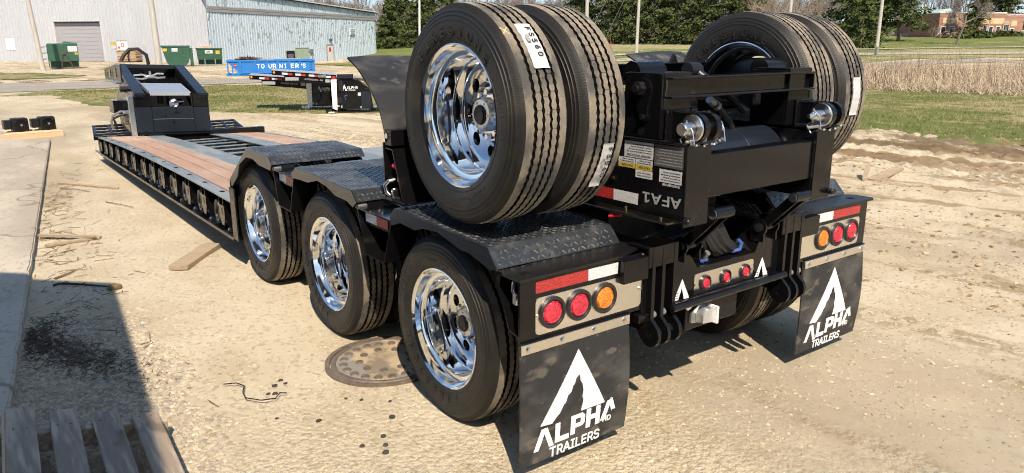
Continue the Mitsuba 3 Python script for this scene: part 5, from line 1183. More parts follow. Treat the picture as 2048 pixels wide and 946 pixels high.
struct('leaf_litter', litter(1500, 3, -2.70, 2.85, 0.15, 0.36, 0.05, 0.0022, -0.42), 'bark', False, 'dark leaf and twig litter beside the slab in the shade', 'stuff')
struct('dead_weeds', litter(260, 4, -2.38, 6.4, 0.18, 1.7, 0.16, 0.0028), 'dead_weed', False, 'dry weed stems along the slab edge', 'stuff')
for i, (x, y, s) in enumerate(((-1.75, 1.62, .015), (-1.80, 1.57, .016), (-1.74, 1.57, .012), (-1.83, 1.48, .016), (-1.86, 1.50, .012), (-1.55, 1.19, .010), (-1.49, 1.13, .012), (-1.76, 1.05, .015), (-1.92, 1.20, .010), (-1.45, 0.86, .016), (-1.57, 0.72, .014), (-1.60, 0.64, .013), (-1.69, 0.70, .014), (-1.63, 0.58, .016), (-1.38, 1.02, .010))):
    r = np.random.default_rng(70 + i); p = trimesh.creation.icosphere(1, s); v = np.array(p.vertices) * (1 + 0.35 * (r.random((len(p.vertices), 1)) - 0.5)) * [1, r.uniform(.6, 1), .55]
    lone('dark_stone', trimesh.Trimesh(v + [x, y, gz(x, y) + s * 0.3], p.faces, process=False), 'dark_stone', 'small dark stone lying on the pale gravel left of the rear tyre', 'stone', 'dark stones on the gravel')
r = np.random.default_rng(77); p = trimesh.creation.icosphere(1, 0.05); v = np.array(p.vertices) * (1 + 0.3 * (r.random((len(p.vertices), 1)) - 0.5)) * [1, 0.8, 0.6]
lone('clod', trimesh.Trimesh(v + [-2.21, 3.95, gz(-2.2, 3.95) + 0.02], p.faces, process=False), 'dead_weed', 'brown clod of earth at the corner of the shade', 'clod')
# ------------------------------------------------------------------ background: two spare goosenecks on the grass edge
def gooseneck(label, ox, oy, yaw, zs, model):
    k = thing('gooseneck', label, 'gooseneck', None)
    M = mat4(rotz(yaw), (ox, oy, gz(ox, oy)))
    p = lambda n, mb, mat, s=False: put(k + '__' + n, mb, mat, s, M)
    # local x runs along the neck (0 = tip, 2.7 = foot), y = depth (away), z = height
    w = 0.95; dzt = lambda x: (1.16 - 0.085 * x) * zs
    p('top_plate', MB().hull([(x, y, dzt(x) - h) for x in (0, 1.62) for y in (0, w) for h in (0, 0.018)]), 'aluminum')
    p('side_beam', MB().hull([(x, y, dzt(x) - h) for x in (0.0, 1.62) for y in (0.0, 0.02) for h in (0.020, 0.13)]), 'black_paint')
    p('lower_beam', MB().prism([(0.30, dzt(0.3) - 0.131), (1.75, dzt(1.7) - 0.131), (1.75, dzt(1.7) - 0.33), (1.25, dzt(1.2) - 0.30), (0.30, dzt(0.3) - 0.27)], 1, 0.03, 0.10), 'black_paint')
    p('lower_beam', MB().prism([(0.30, dzt(0.3) - 0.131), (1.75, dzt(1.7) - 0.131), (1.75, dzt(1.7) - 0.33), (1.25, dzt(1.2) - 0.30), (0.30, dzt(0.3) - 0.27)], 1, w - 0.1, w - 0.03), 'black_paint')
    body = [(1.50, dzt(1.6) - 0.25), (1.78, dzt(1.78) - 0.05), (2.28, 0.80 * zs), (2.50, 0.62 * zs), (2.56, 0.10), (1.52, 0.10), (1.55, 0.40), (1.47, 0.60)]
    p('body_side', MB().prism(body, 1, 0.06, 0.085), 'black_paint'); p('body_side', MB().prism(body, 1, w - 0.085, w - 0.06), 'black_paint')
    p('body_core', MB().prism([(1.7, dzt(1.8) - 0.12), (2.25, 0.74 * zs), (2.44, 0.58 * zs), (2.44, 0.14), (1.62, 0.14), (1.62, 0.5)], 1, 0.10, w - 0.10), 'black_satin')
    p('rear_plate', MB().box((2.24, 0.04, 0.12), (2.50, 0.055, 0.56 * zs), 0.004), 'neck_steel')
    p('head_plate', MB().box((1.64, 0.0, dzt(1.65) - 0.11), (2.06, 0.012, dzt(1.7) + 0.005), 0.003), 'neck_steel')
    p('base_skid', MB().box((1.30, -0.02, 0.0), (2.95, w, 0.055), 0.006).box((2.5, 0.1, 0.056), (2.95, 0.8, 0.12), 0.01), 'black_paint')
    p('landing_leg', MB().hull([(1.47, -0.04, dzt(1.4) - 0.16), (1.62, -0.04, dzt(1.4) - 0.14), (1.47, 0.02, dzt(1.4) - 0.16), (1.62, 0.02, dzt(1.4) - 0.14), (1.48, -0.04, 0.13), (1.60, -0.04, 0.08), (1.48, 0.02, 0.13), (1.60, 0.02, 0.08)]), 'white_paint')
    p('step_plate', MB().box((1.66, -0.01, dzt(1.7) - 0.42), (1.78, 0.01, dzt(1.7) - 0.16), 0.003).box((1.62, -0.01, 0.26), (1.74, 0.01, 0.42), 0.003), 'black_satin')
    for i, x in enumerate((0.25, 0.58, 0.92)):
        p('white_reflector', MB().hull([(xx, -0.004, dzt(xx) - h) for xx in (x, x + 0.14) for h in (0.055, 0.105)] + [(xx, -0.001, dzt(xx) - h) for xx in (x, x + 0.14) for h in (0.055, 0.105)]), 'white_tape')
        p('red_reflector', MB().hull([(xx, -0.004, dzt(xx) - h) for xx in (x + 0.142, x + 0.26) for h in (0.055, 0.105)] + [(xx, -0.001, dzt(xx) - h) for xx in (x + 0.142, x + 0.26) for h in (0.055, 0.105)]), 'red_tape')
    p('red_reflector', MB().box((1.50, -0.046, dzt(1.5) - 0.13), (1.60, -0.0415, dzt(1.5) - 0.06), 0.001).box((1.52, -0.026, 0.01), (1.60, -0.022, 0.045), 0.001), 'red_tape')
    p('white_reflector', MB().box((1.36, -0.006, dzt(1.4) - 0.11), (1.48, -0.002, dzt(1.4) - 0.06), 0.001).box((1.36, -0.026, 0.01), (1.515, -0.022, 0.045), 0.001), 'white_tape')
    p('amber_marker', MB().lathe([(0.0, 0.032), (-0.02, 0.028), (-0.03, 0.001)], 14, (0.055, 0, dzt(0.05) - 0.07), 1), 'amber_lens', 40)
    p('lamp_bracket', MB().box((1.16, -0.006, dzt(1.2) - 0.115), (1.36, -0.001, dzt(1.2) - 0.04), 0.002), 'stainless')
    p('grey_decal', MB().box((0.32, 0.024, dzt(0.4) - 0.25), (0.66, 0.029, dzt(0.4) - 0.16), 0.001).box((1.33, 0.024, dzt(1.4) - 0.23), (1.45, 0.029, dzt(1.4) - 0.135), 0.001), 'decal_grey')
    p('model_lettering', text_on(model, 0.040, (0.80, 0.027, dzt(0.95) - 0.19), (0.996, 0, -0.085), (0.085, 0, 0.996), 0.002, True, 0.46), 'decal_grey')
    em = Polygon([(0, 0), (0.075, 0.17), (0.150, 0), (0.098, 0), (0.075, 0.10), (0.040, 0)])
    logo = MB().prism(affinity.translate(em, 1.74, 0.56 * zs + 0.02), 1, 0.052, 0.0585)
    wd = text_on('ΛLPHΛ', 0.075, (1.885, 0.056, 0.61 * zs + 0.02), (1, 0, 0), (0, 0, 1), 0.003, True, 0.29); logo.mesh(wd)
    logo.mesh(text_on('TRAILERS', 0.030, (1.92, 0.056, 0.565 * zs + 0.02), (1, 0, 0), (0, 0, 1), 0.003, True, 0.18))
    logo.prism(affinity.scale(affinity.translate(em, 1.35, 0.012), 0.5, 0.22, origin=(1.35, 0.012)), 1, -0.026, -0.022)
    p('emblem', logo, 'white_vinyl')
    p('warning_sticker', MB().box((2.16, 0.052, 0.44), (2.26, 0.057, 0.53), 0.001).box((1.60, 0.052, 0.16), (1.66, 0.057, 0.21), 0.001).box((2.21, 0.052, 0.12), (2.28, 0.057, 0.17), 0.001).box((1.70, 0.052, 0.14), (1.74, 0.057, 0.2), 0.001), 'decal_white')
    p('valve_handle', MB().tube([(1.74, 0.02, 0.20), (1.80, 0.0, 0.28), (1.86, 0.0, 0.38), (1.80, 0.0, 0.42), (1.90, 0.0, 0.45)], 0.022, 7), 'neck_steel', 40)
    p('blue_handle', MB().tube([(1.83, -0.01, 0.36), (1.80, -0.01, 0.45), (1.88, -0.01, 0.47)], 0.012, 6), 'blue_plastic', 40)
    p('hose', MB().tube([(2.1, 0.1, 0.9), (2.3, 0.05, 0.88), (2.42, 0.05, 0.78), (2.5, 0.05, 0.66), (2.36, 0.05, 0.62)], 0.022, 7).tube([(1.95, 0.1, 0.92), (2.2, 0.05, 0.86), (2.36, 0.02, 0.70)], 0.018, 7), 'hose', 40)
gooseneck('black detached gooseneck with white leg standing at the grass edge nearer the trailer', 3.72, 17.30, -0.37, 1.0, 'A70HDSC-M')
gooseneck('black detached gooseneck mostly hidden behind its twin at the grass edge', 3.55, 18.62, -0.37, 0.86, 'A50HDSC')

# ------------------------------------------------------------------ dumpsters, bins, bale, poles
def dumpster(label, x, y, yaw, w, d, h, kind):
    k = thing('dumpster', label, 'dumpster', 'green dumpsters by the warehouse'); M = mat4(rotz(yaw), (x, y, float(terrain(x, y))))
    p = lambda n, mb, mat: put(k + '__' + n, mb, mat, False, M)
    a = w / 2
    t = 0.05
    if kind == 0:    # front with an A-shaped pull frame
        p('body', MB().hull([(-a, 0, h), (a, 0, h), (-a, d, h * 1.04), (a, d, h * 1.04), (-a, 0.02, 0.56), (a, 0.02, 0.56), (-a, d, 0.56), (a, d, 0.56)]), 'dumpster_green')
        p('lower_panel', MB().box((-a * .95, 0.45, 0.12), (a * .95, d, 0.56), 0.01), 'dumpster_green')
        fr = MB()
        for q in ([(-0.20, -0.03, 0.10), (-0.08, -0.05, h * 0.62)], [(0.52, -0.03, 0.10), (0.16, -0.05, h * 0.62)], [(-0.14, -0.04, 0.55), (0.38, -0.04, 0.55)], [(-a, 0.0, 0.1), (a + 0.1, 0.0, 0.06)]): fr.tube(q, 0.045, 6)
        fr.box((-0.12, -0.09, h * 0.58), (0.20, 0.02, h * 0.72), 0.02)
        p('pull_frame', fr, 'rust_metal')
        p('lid', MB().hull([(0.05, 0.02, h), (a + 0.03, 0.02, h), (0.05, d, h * 1.12), (a + 0.03, d, h * 1.06), (0.05, 0.02, h + 0.03), (a, 0.02, h + 0.03)]), 'dumpster_green')
        p('white_sticker', MB().box((a * .32, -0.012, h * .70), (a * .95, -0.002, h * .93), 0.003), 'decal_white')
        p('yellow_sticker', MB().box((-a * .72, -0.012 + .06, h * .42), (-a * .35, .06, h * .62), 0.003).box((a * .75, 0.0, h * .58), (a * .98, 0.01, h * .66), 0.003), 'yellow_label')
        rb = MB()
        for i in range(4): rb.box((-a - 0.06, 0.3 + i * 0.35, 0.14), (-a, 0.38 + i * 0.35, h), 0.01)
        p('side_rib', rb, 'dumpster_green')
        pr = MB()
        for i in range(3): pr.tube([(-a - 0.1, d, h * (0.9 - 0.25 * i)), (-a - 0.42, d, h * (0.88 - 0.25 * i))], 0.03, 5)
        p('side_hook', pr, 'rust_metal')
    elif kind == 1:  # rounded hopper with pressed ribs
        prof = [(-a, h), (a, h), (a * 0.98, h * 0.45), (a * 0.82, h * 0.16), (a * 0.6, 0.03), (-a * 0.5, 0.03), (-a * 0.72, h * 0.22)]
        p('body', MB().prism(prof, 1, 0.0, d), 'dumpster_green')
        p('rim', MB().box((-a - 0.06, -0.05, h - 0.10), (a + 0.05, d + 0.05, h + 0.03), 0.02), 'dumpster_green')
        ri = MB()
        for i in range(4):
            for s in (-1, 1): ri.box((s * a * 0.35, -0.025, h * (0.78 - 0.16 * i)), (s * a * (0.88 - 0.07 * i), 0.0, h * (0.79 - 0.16 * i) + 0.02), 0.006)
        ri.hull([(-0.4, -0.02, h * .62), (0.4, -0.02, h * .62), (0.0, -0.02, h * .53), (-0.4, 0, h * .62), (0.4, 0, h * .62), (0, 0, h * .53)])
        p('pressed_rib', ri, 'dumpster_green')
        p('white_sticker', MB().box((-a * .28, -0.03, h * .72), (a * .15, -0.02, h * .90), 0.003), 'decal_white')
        p('yellow_sticker', MB().box((-a * .92, -0.03, h * .74), (-a * .60, -0.02, h * .88), 0.003), 'yellow_label')
        p('side_frame', MB().box((a, 0.05, 0.0), (a + 0.22, d, h * 0.9), 0.02), 'dumpster_green')
    else:
        b = MB().hull([(-a, 0, h), (a, 0, h), (-a * .96, 0.05, 0.50), (a * .98, 0.05, 0.50), (-a, d, h), (a, d, h), (-a * .96, d, 0.50), (a * .98, d, 0.50)])
        p('body', b, 'dumpster_green')
        p('rim', MB().box((-a - 0.05, -0.05, h - 0.08), (a + 0.04, 0.03, h + 0.02), 0.015).box((-a - 0.05, d - 0.03, h - 0.08), (a + 0.04, d + 0.05, h + 0.02), 0.015).box((-a - 0.05, 0.03, h - 0.08), (-a + 0.02, d - 0.03, h + 0.02), 0.015).box((a - 0.03, 0.03, h - 0.08), (a + 0.04, d - 0.03, h + 0.02), 0.015), 'dumpster_green')
        p('lower_panel', MB().box((-a * .92, 0.45, 0.10), (a * .94, d, 0.50), 0.01), 'dumpster_green')
        p('post', MB().box((-0.45, -0.02, 0.05), (-0.37, 0.05, 0.55), 0.01).box((0.35, -0.02, 0.05), (0.43, 0.05, 0.55), 0.01).box((-a, -0.04, 0.0), (a, 0.06, 0.10), 0.02), 'sage_metal')
        p('white_sticker', MB().box((-a * .35, -0.02, h * .70), (a * .25, -0.008, h * .90), 0.003), 'decal_white')
        p('sticker_print', MB().mesh(text_on('WM', 0.16, (-a * .22, -0.021, h * .75), (1, 0, 0), (0, 0, 1), 0.003, True, 0.26)), 'dumpster_green')
        p('yellow_sticker', MB().box((a * .48, -0.02, h * .66), (a * .80, -0.008, h * .86), 0.003), 'yellow_label')
        p('cardboard_heap', MB().hull([(-a * .8, 0.1, h - 0.05), (a * .3, 0.1, h - 0.05), (-a * .6, 0.6, h + 0.16), (0.2, 0.6, h + 0.18), (-a * .7, d - 0.2, h)]), 'cardboard')
dumpster('green dumpster with an A-shaped pull frame beside the leaning pole', 4.05, 63.6, -0.10, 1.95, 1.7, 1.78, 0)
dumpster('green rounded hopper dumpster right of the second pole', 11.95, 63.7, -0.22, 2.1, 1.6, 1.62, 1)
dumpster('green dumpster heaped with cardboard before the blue building', 14.7, 64.2, -0.24, 2.0, 1.6, 1.42, 2)

def roll_off():
    k = thing('roll_off_container', 'long low blue roll-off container with white letters along its side', 'container')
    M = mat4(rotz(math.atan2(-1.55, 4.55)), (9.65, 42.05, 0)); L, h, d = 4.85, 0.86, 2.0
    p = lambda n, mb, mat: put(k + '__' + n, mb, mat, False, M)
    p('side_wall', MB().box((0.55, 0, 0.10), (L, 0.05, h), 0.01), 'bin_blue')
    p('side_wall', MB().box((0.55, d - 0.05, 0.10), (L, d, h), 0.01), 'bin_blue')
    p('end_wall', MB().hull([(0.25, 0.055, h), (0.25, d - 0.055, h), (0.9, 0.055, 0.12), (0.9, d - 0.055, 0.12), (0.30, 0.055, h), (0.30, d - 0.055, h), (0.95, 0.055, 0.12), (0.95, d - 0.055, 0.12)]), 'bin_blue')
    p('side_gusset', MB().prism([(0.05, h - 0.06), (0.55, h - 0.06), (0.55, 0.12), (0.95, 0.1), (0.45, 0.35)], 1, 0.01, 0.03), 'bin_blue')
    p('end_wall', MB().box((L - 0.05, 0.055, 0.10), (L, d - 0.055, h), 0.01), 'bin_blue')
    p('floor', MB().box((0.5, 0.055, 0.06), (L - 0.055, d - 0.055, 0.12), 0.01), 'bin_blue')
    p('top_rail', MB().box((0.0, -0.06, h - 0.07), (L + 0.02, 0.055, h + 0.03), 0.015).box((0, d - 0.05, h - 0.07), (L + 0.02, d + 0.05, h + 0.03), 0.015).box((0.0, 0.055, h - 0.07), (0.09, d - 0.05, h + 0.03), 0.015), 'bin_blue')
    for x in (0.75, 1.55, 2.20, 2.80, 3.42, 4.02): p('rib', MB().box((x - 0.05, -0.055, 0.10), (x + 0.05, -0.002, h - 0.071), 0.01), 'bin_blue')
    p('lower_rail', MB().box((0.7, -0.06, 0.14), (L, -0.003, 0.22), 0.012), 'bin_blue')
    st = MB()
    for i in range(5): st.box((4.55, -0.05, 0.2 + 0.13 * i), (4.70, -0.003, 0.24 + 0.13 * i), 0.005)
    p('ladder_rung', st, 'bin_blue')
    p('front_post', MB().box((0.03, -0.03, 0.08), (0.10, 0.05, h - 0.07), 0.01).box((0.28, -0.03, 0.08), (0.35, 0.05, h - 0.3), 0.01), 'bin_blue')
    p('skid_rail', MB().box((0.0, -0.02, 0.0), (L, 0.15, 0.085), 0.02).box((0.0, d - 0.15, 0.0), (L, d + 0.02, 0.085), 0.02).cyl((0.02, -0.05, 0.08), (0.02, d, 0.08), 0.07), 'bin_blue')
    lt = MB()
    for ch, x, w in (('T', 1.63, .17), ('O', 1.88, .17), ('U', 2.27, .18), ('R', 2.50, .20), ('N', 2.87, .19), ('I', 3.15, .09), ('E', 3.50, .18), ('R', 3.75, .20), ("'", 4.09, .05), ('S', 4.17, .16)):
        lt.mesh(text_on(ch, 0.235, (x, -0.006, 0.42 + (0.0 if ch != "'" else 0.0)), (1, 0, 0), (0, 0, 1), 0.004, True, w))
    p('letter', lt, 'white_vinyl')
    p('round_sticker', MB().prism(affinity.scale(Point(0, 0).buffer(0.075, 12), 1.25, 1).buffer(0).__class__(affinity.translate(affinity.scale(Point(0, 0).buffer(0.075, 12), 1.25, 1), 0.48, 0.60)), 1, -0.012, 0.005), 'red_plastic')
    p('sticker_print', MB().prism([(0.42, 0.585), (0.54, 0.595), (0.54, 0.62), (0.42, 0.61)], 1, -0.016, -0.013), 'decal_white')
    # the scrap it holds
    r = np.random.default_rng(9); mb = MB()
    for i in range(190):
        x, y = r.normal(1.15, 0.32), r.uniform(0.2, d - 0.2); z = h - 0.02 + 0.17 * max(0, 1 - abs(x - 1.15) / 0.8) * r.random()
        pts = [(x + 0.12 * r.normal(), y + 0.12 * r.normal(), z + 0.06 * r.normal()) for _ in range(3)]
        mb.tube(pts, 0.016, 4)
    mb.hull([(0.6, 0.1, h - 0.15), (1.9, 0.1, h - 0.15), (0.6, d - .1, h - 0.15), (1.9, d - .1, h - 0.15), (1.1, 1.0, h + 0.05)])
    struct('scrap_metal', MB().add(np.vstack(mb.v) @ M[:3, :3].T + M[:3, 3], np.vstack(mb.f)), 'rust_metal', False, 'tangle of dark scrap metal heaped in the blue container', 'stuff')
    sh = lambda x0, x1, z, nm, lb: lone('panel', MB().box((x0, 0.15, h + z), (x1, d - 0.2, h + z + 0.02), 0.004), 'aluminum', lb, 'panel', M=M)
    sh(1.75, 2.6, 0.035, 0, 'pale flat panel on the blue container nearest its scrap heap'); sh(3.05, 4.1, 0.05, 1, 'pale flat panel on the blue container towards its right end')
roll_off()
def bale():
    k = thing('cardboard_bale', 'stack of flattened brown cardboard on a pallet against the warehouse', 'bale'); r = np.random.default_rng(4)
    M = mat4(rotz(-0.75), (11.9, 82.9, 0))
    for i in range(9):
        z = 0.16 + 0.105 * i; j = lambda: 0.14 * r.random()
        put(k + '__sheet_bundle', MB().hull([(sx * (0.92 + (j())), sy * (0.5 + j()), z + h) for sx in (-1, 1) for sy in (-1, 1) for h in (0, 0.095)]), 'cardboard', M=M)
    put(k + '__pallet', MB().box((-0.95, -0.55, 0.0), (0.95, 0.55, 0.15), 0.01), 'rust_metal', M=M)
bale()
def pole(label, x0, y0, x1, y1, h, r, extra=None, mat='weathered_pole', name='utility_pole', cat='pole', z0=None):
    k = thing(name, label, cat); z = float(terrain(x0, y0)) - 0.3
    put(k + '__shaft', MB().cyl((x0, y0, z), (x1, y1, z + h), r, r * 0.68, 14), mat, 40)
    if extra == 'arm': put(k + '__cross_arm', MB().box((x1 - 1.1, y1 - 0.06, z + h - 0.6), (x1 + 1.1, y1 + 0.06, z + h - 0.46), 0.01), mat)
    if extra == 'lamp':
        put(k + '__lamp_arm', MB().tube([(x1, y1, 5.4), (x1 + 0.15, y1 - 0.2, 5.25), (x1 + 0.4, y1 - 0.4, 5.3)], 0.04, 6).tube([(x1, y1, 5.4), (x1 - 0.15, y1 + 0.1, 5.25), (x1 - 0.4, y1 + 0.3, 5.3)], 0.04, 6), mat, 40)
    if extra == 'marker': put(k + '__guard', MB().cyl((x0 - 0.25, y0 - 0.2, z), (x0 - 0.25, y0 - 0.2, z + 1.1), 0.09), 'sage_metal')
    return k
pole('weathered pole leaning beside the leftmost green dumpster', 2.32, 60.2, 1.82, 60.2, 9.5, 0.17, 'arm')
pole('thick weathered pole standing behind the trailer gooseneck', 6.12, 41.85, 6.00, 41.86, 9.5, 0.17, 'arm')
pole('slim white pole in front of the left spruces', 26.62, 50.0, 26.80, 49.85, 8.0, 0.09, 'lamp', 'white_paint', 'flag_pole')
pole('pale utility pole with guy wires between the two pairs of upturned tyres', 43.5, 43.2, 43.62, 43.1, 11.0, 0.14, 'arm')
pole('grey pole rising right behind the upturned left tyres', 57.2, 64.7, 57.25, 64.7, 12.0, 0.24, 'arm')
pole('pale pole showing over the upturned right tyres', 75.9, 50.7, 75.99, 50.6, 13.0, 0.22, 'arm')
pole('pale utility pole by the road left of the brick building', 63.15, 33.12, 63.15, 33.1, 11.5, 0.16, 'marker')
def wire_(label, pts, r=0.018): return lone('wire', MB().tube(pts, r, 4), 'cable', label, 'wire')
wire_('left one of the two guy wires of the pole between the upturned tyres', [(43.6, 43.1, 10.2), (42.2, 45.6, 5.2), (41.2, 47.2, 1.6), (40.85, 47.8, 0.3)])
wire_('right one of the two guy wires of the pole between the upturned tyres', [(43.6, 43.1, 7.8), (42.5, 44.9, 3.6), (41.7, 46.2, 0.3)])
sag = lambda a, b, s: [(a[0] + (b[0] - a[0]) * t, a[1] + (b[1] - a[1]) * t, a[2] + (b[2] - a[2]) * t - s * 4 * t * (1 - t)) for t in np.linspace(0, 1, 13)]
wire_('overhead wire crossing in front of the spruce row', sag((43.6, 43.1, 8.6), (75.95, 50.6, 10.4), 1.6))
wire_('overhead wire running from the pale pole towards the brick building', sag((63.15, 33.1, 9.9), (75.95, 50.6, 10.9), 0.5))
lone('marker_whip', MB().cyl((36.6, 38.9, 0.1), (36.5, 39.0, 2.1), 0.015), 'red_plastic', 'thin orange marker rod standing in the grass by the guyed pole', 'marker')

# ------------------------------------------------------------------ the metal buildings at the left
def wall_frame(p, q): d = np.array([q[0] - p[0], q[1] - p[1]]); L = np.hypot(*d); return mat4(rotz(math.atan2(d[1], d[0])), (p[0], p[1], 0)), L
def ribbed(L0, L1, z0, z1f, pitch=0.42, depth=0.05, holes=()):
    """Corrugated wall facing -y: trapezoid ribs; z1f gives the top height at a place along the wall."""
    mb = MB(); xs = []; n = int((L1 - L0) / pitch)
    for i in range(n):
        x = L0 + i * pitch
        for a, b in ((0, 0), (0.25, 0), (0.31, -depth), (0.69, -depth), (0.75, 0)): xs.append((x + a * pitch, b))
    xs.append((L1, 0)); v, f = [], []
    cuts = sorted({z0, *[h[2] for h in holes], *[h[3] for h in holes]})
    for i, (a, b) in enumerate(zip(xs[:-1], xs[1:])):
        xm = (a[0] + b[0]) / 2
        for lo, hi in zip(cuts, cuts[1:] + [None]):
            if any(h[0] <= xm <= h[1] and hi is not None and h[2] <= (lo + hi) / 2 <= h[3] for h in holes): continue
            t0, t1 = (z1f(a[0]), z1f(b[0])) if hi is None else (hi, hi)
            k = len(v); v += [(a[0], a[1], lo), (b[0], b[1], lo), (b[0], b[1], t1), (a[0], a[1], t0)]; f.append((k, k + 1, k + 2, k + 3))
    return mb.add(v, f)
def warehouse():
    k = thing('warehouse', 'large pale grey ribbed metal warehouse with a roll-up door at the left', 'warehouse')
    M, L = wall_frame((-3.33, 101.77), (18.6, 78.44)); p = lambda n, mb, mat: put(k + '__' + n, mb, mat, False, M)
    door = (14.3, 19.9, -1, 4.05)
    p('wall', ribbed(-6, L, -0.6, lambda x: 9.5, 0.42, 0.055, (door,)), 'grey_siding')
    p('side_wall', MB().box((L - 0.02, 0.06, -0.6), (L + 0.02, 22, 9.5), 0.002).box((-6, 21.9, -0.6), (L, 22, 9.5), 0.002), 'grey_siding')
    p('roof', MB().box((-6.3, -0.3, 9.5), (L + 0.3, 22.3, 9.75), 0.02), 'dull_metal')
    d = free(k + '__roll_up_door')
    for i in range(9): put(d + '__slat', MB().box((14.38, 0.22, 0.02 + i * 0.405), (19.82, 0.26, 0.02 + i * 0.405 + 0.39), 0.012), 'grey_door', M=M)
    put(d + '__header', MB().box((14.31, 0.14, 3.62), (19.89, 0.5, 4.04), 0.01), 'dark_gap', M=M)
    put(d + '__frame', MB().box((14.25, -0.02, 0), (14.37, 0.25, 4.11), 0.01).box((19.83, -0.02, 0), (19.95, 0.25, 4.11), 0.01).box((14.37, -0.02, 4.05), (19.83, 0.2, 4.12), 0.01), 'frame_white', M=M)
    p('wall_panel', MB().box((8.25, -0.085, 1.2), (9.4, -0.06, 2.4), 0.005), 'peeling_patch')
    for nm, a, b, c, dd, m in (('sign', 20.85, 21.40, 1.30, 2.0, 'decal_white'), ('sign', 21.60, 22.75, 1.2, 2.05, 'white_paint')): p(nm, MB().box((a, -0.09, c), (b, -0.06, dd), 0.004), m)
    p('sign_band', MB().box((20.87, -0.095, 1.62), (21.38, -0.091, 1.98), 0.001), 'yellow_label')
    p('sign_mark', MB().prism(sbox(22.05, 1.45, 22.35, 1.88).difference(sbox(22.12, 1.52, 22.28, 1.81)), 1, -0.096, -0.091).box((21.65, -0.096, 1.3), (21.86, -0.091, 1.52), 0.001), 'red_plastic')
    p('sign_cap', MB().box((21.60, -0.12, 2.05), (22.75, -0.055, 2.10), 0.004), 'dark_gap')
D('peeling_patch', (0.60, 0.68, 0.72))
warehouse()
def blue_building():
    k = thing('blue_building', 'pale blue metal building with peeling paint and a grey weathered board band', 'building')
    M, L = wall_frame((17.69, 75.06), (45.08, 94.49)); p = lambda n, mb, mat: put(k + '__' + n, mb, mat, False, M)
    top = lambda x: 5.72 + (L - x) * 0.036
    p('lower_wall', ribbed(0, L, -1.2, lambda x: 4.72, 0.40, 0.045, ((20.85, 22.45, -1.2, 1.62),)), 'peeling_siding')
    p('upper_wall', ribbed(0, L, 5.30, top, 0.40, 0.03), 'peeling_siding')
    p('end_wall', MB().box((L - 0.05, 0.05, -1.2), (L, 14, 5.75), 0.002).hull([(x, y, z) for x, y in ((0, 0.06), (0.05, 0.06), (9.95, 8.3), (10.0, 8.3)) for z in (-1.2, 6.7)]).box((10, 13.9, -1.2), (L, 14, 5.7), 0.002), 'peeling_siding')
    for i, (a, b) in enumerate(((4.73, 5.00), (5.02, 5.29))):
        for j in range(4): p('band_board', MB().box((j * L / 4 + 0.02, -0.10 - 0.02 * i, a), ((j + 1) * L / 4 - 0.02, 0.02, b), 0.01), 'weathered_board')
    p('roof', MB().hull([(x, y, top(x) + h) for x, y in ((-0.1, -0.35), (L + 0.3, -0.35), (L + 0.3, 14.3), (11, 14.3), (9.9, 8.3)) for h in (0.06, 0.16)]), 'frame_white')
    p('eave_trim', MB().hull([(x, y, top(x) + h) for x in (-0.2, L + 0.3) for y in (-0.28, -0.05) for h in (-0.06, 0.055)]), 'dark_gap')
    d = free(k + '__door')
    put(d + '__leaf', MB().box((20.95, 0.02, -0.6), (22.35, 0.07, 1.56), 0.01), 'frame_white', M=M)
    put(d + '__frame', MB().box((20.84, -0.06, -0.6), (20.94, 0.08, 1.62), 0.01).box((22.36, -0.06, -0.6), (22.46, 0.08, 1.62), 0.01).box((20.94, -0.06, 1.57), (22.36, 0.08, 1.64), 0.01), 'weathered_board', M=M)
    put(d + '__red_sign', MB().box((21.45, 0.0, 0.75), (21.85, 0.018, 1.25), 0.003), 'red_plastic', M=M)
    put(d + '__step', MB().box((20.8, -1.0, -0.9), (22.5, 0.0, -0.6), 0.02), 'concrete', M=M)
    p('lamp', MB().box((21.5, -0.25, 2.0), (21.85, -0.05, 2.3), 0.03), 'dark_gap')
    v = free(k + '__vent'); put(v + '__frame', MB().box((26.5, -0.16, 2.75), (27.7, -0.05, 3.6), 0.02), 'peeling_patch', M=M)
    for i in range(4): put(v + '__slat', MB().box((26.58, -0.19, 2.82 + 0.19 * i), (27.62, -0.165, 2.94 + 0.19 * i), 0.01), 'weathered_board', M=M)
    p('pipe', MB().tube([(16.6, -0.1, 0.9), (17.4, -0.15, 0.9), (17.4, -0.15, 0.0), (17.0, -0.15, -0.2)], 0.05, 6).box((16.9, -0.3, 0.75), (17.5, -0.06, 1.1), 0.03), 'dull_metal')
    p('hatch', MB().box((31.9, -0.09, -0.3), (32.7, -0.05, 1.4), 0.01), 'peeling_patch')
blue_building()
def cabinet():
    k = thing('electrical_cabinet', 'sage green electrical cabinets standing before the blue building', 'cabinet'); M = mat4(rotz(-0.36), (25.7, 76.7, -0.35))
    put(k + '__open_frame', MB().box((0, 0, 0), (0.12, 0.9, 1.42), 0.02).box((0.95, 0, 0), (1.05, 0.9, 1.42), 0.02).box((0.12, 0, 1.32), (0.95, 0.9, 1.42), 0.02).box((0.12, 0.8, 0), (0.95, 0.9, 1.32), 0.02), 'sage_metal', M=M)
    put(k + '__inner_unit', MB().box((0.2, 0.3, 0.05), (0.85, 0.75, 1.2), 0.02), 'dark_gap', M=M)
    put(k + '__main_box', MB().box((1.06, -0.1, 0), (2.42, 0.95, 1.62), 0.02), 'sage_metal', M=M)
    for x in (1.08, 1.76): put(k + '__door', MB().box((x, -0.13, 0.1), (x + 0.64, -0.105, 1.5), 0.01), 'sage_metal', M=M)
    put(k + '__cap', MB().box((1.02, -0.16, 1.62), (2.46, 1.0, 1.69), 0.02), 'sage_metal', M=M)
cabinet()

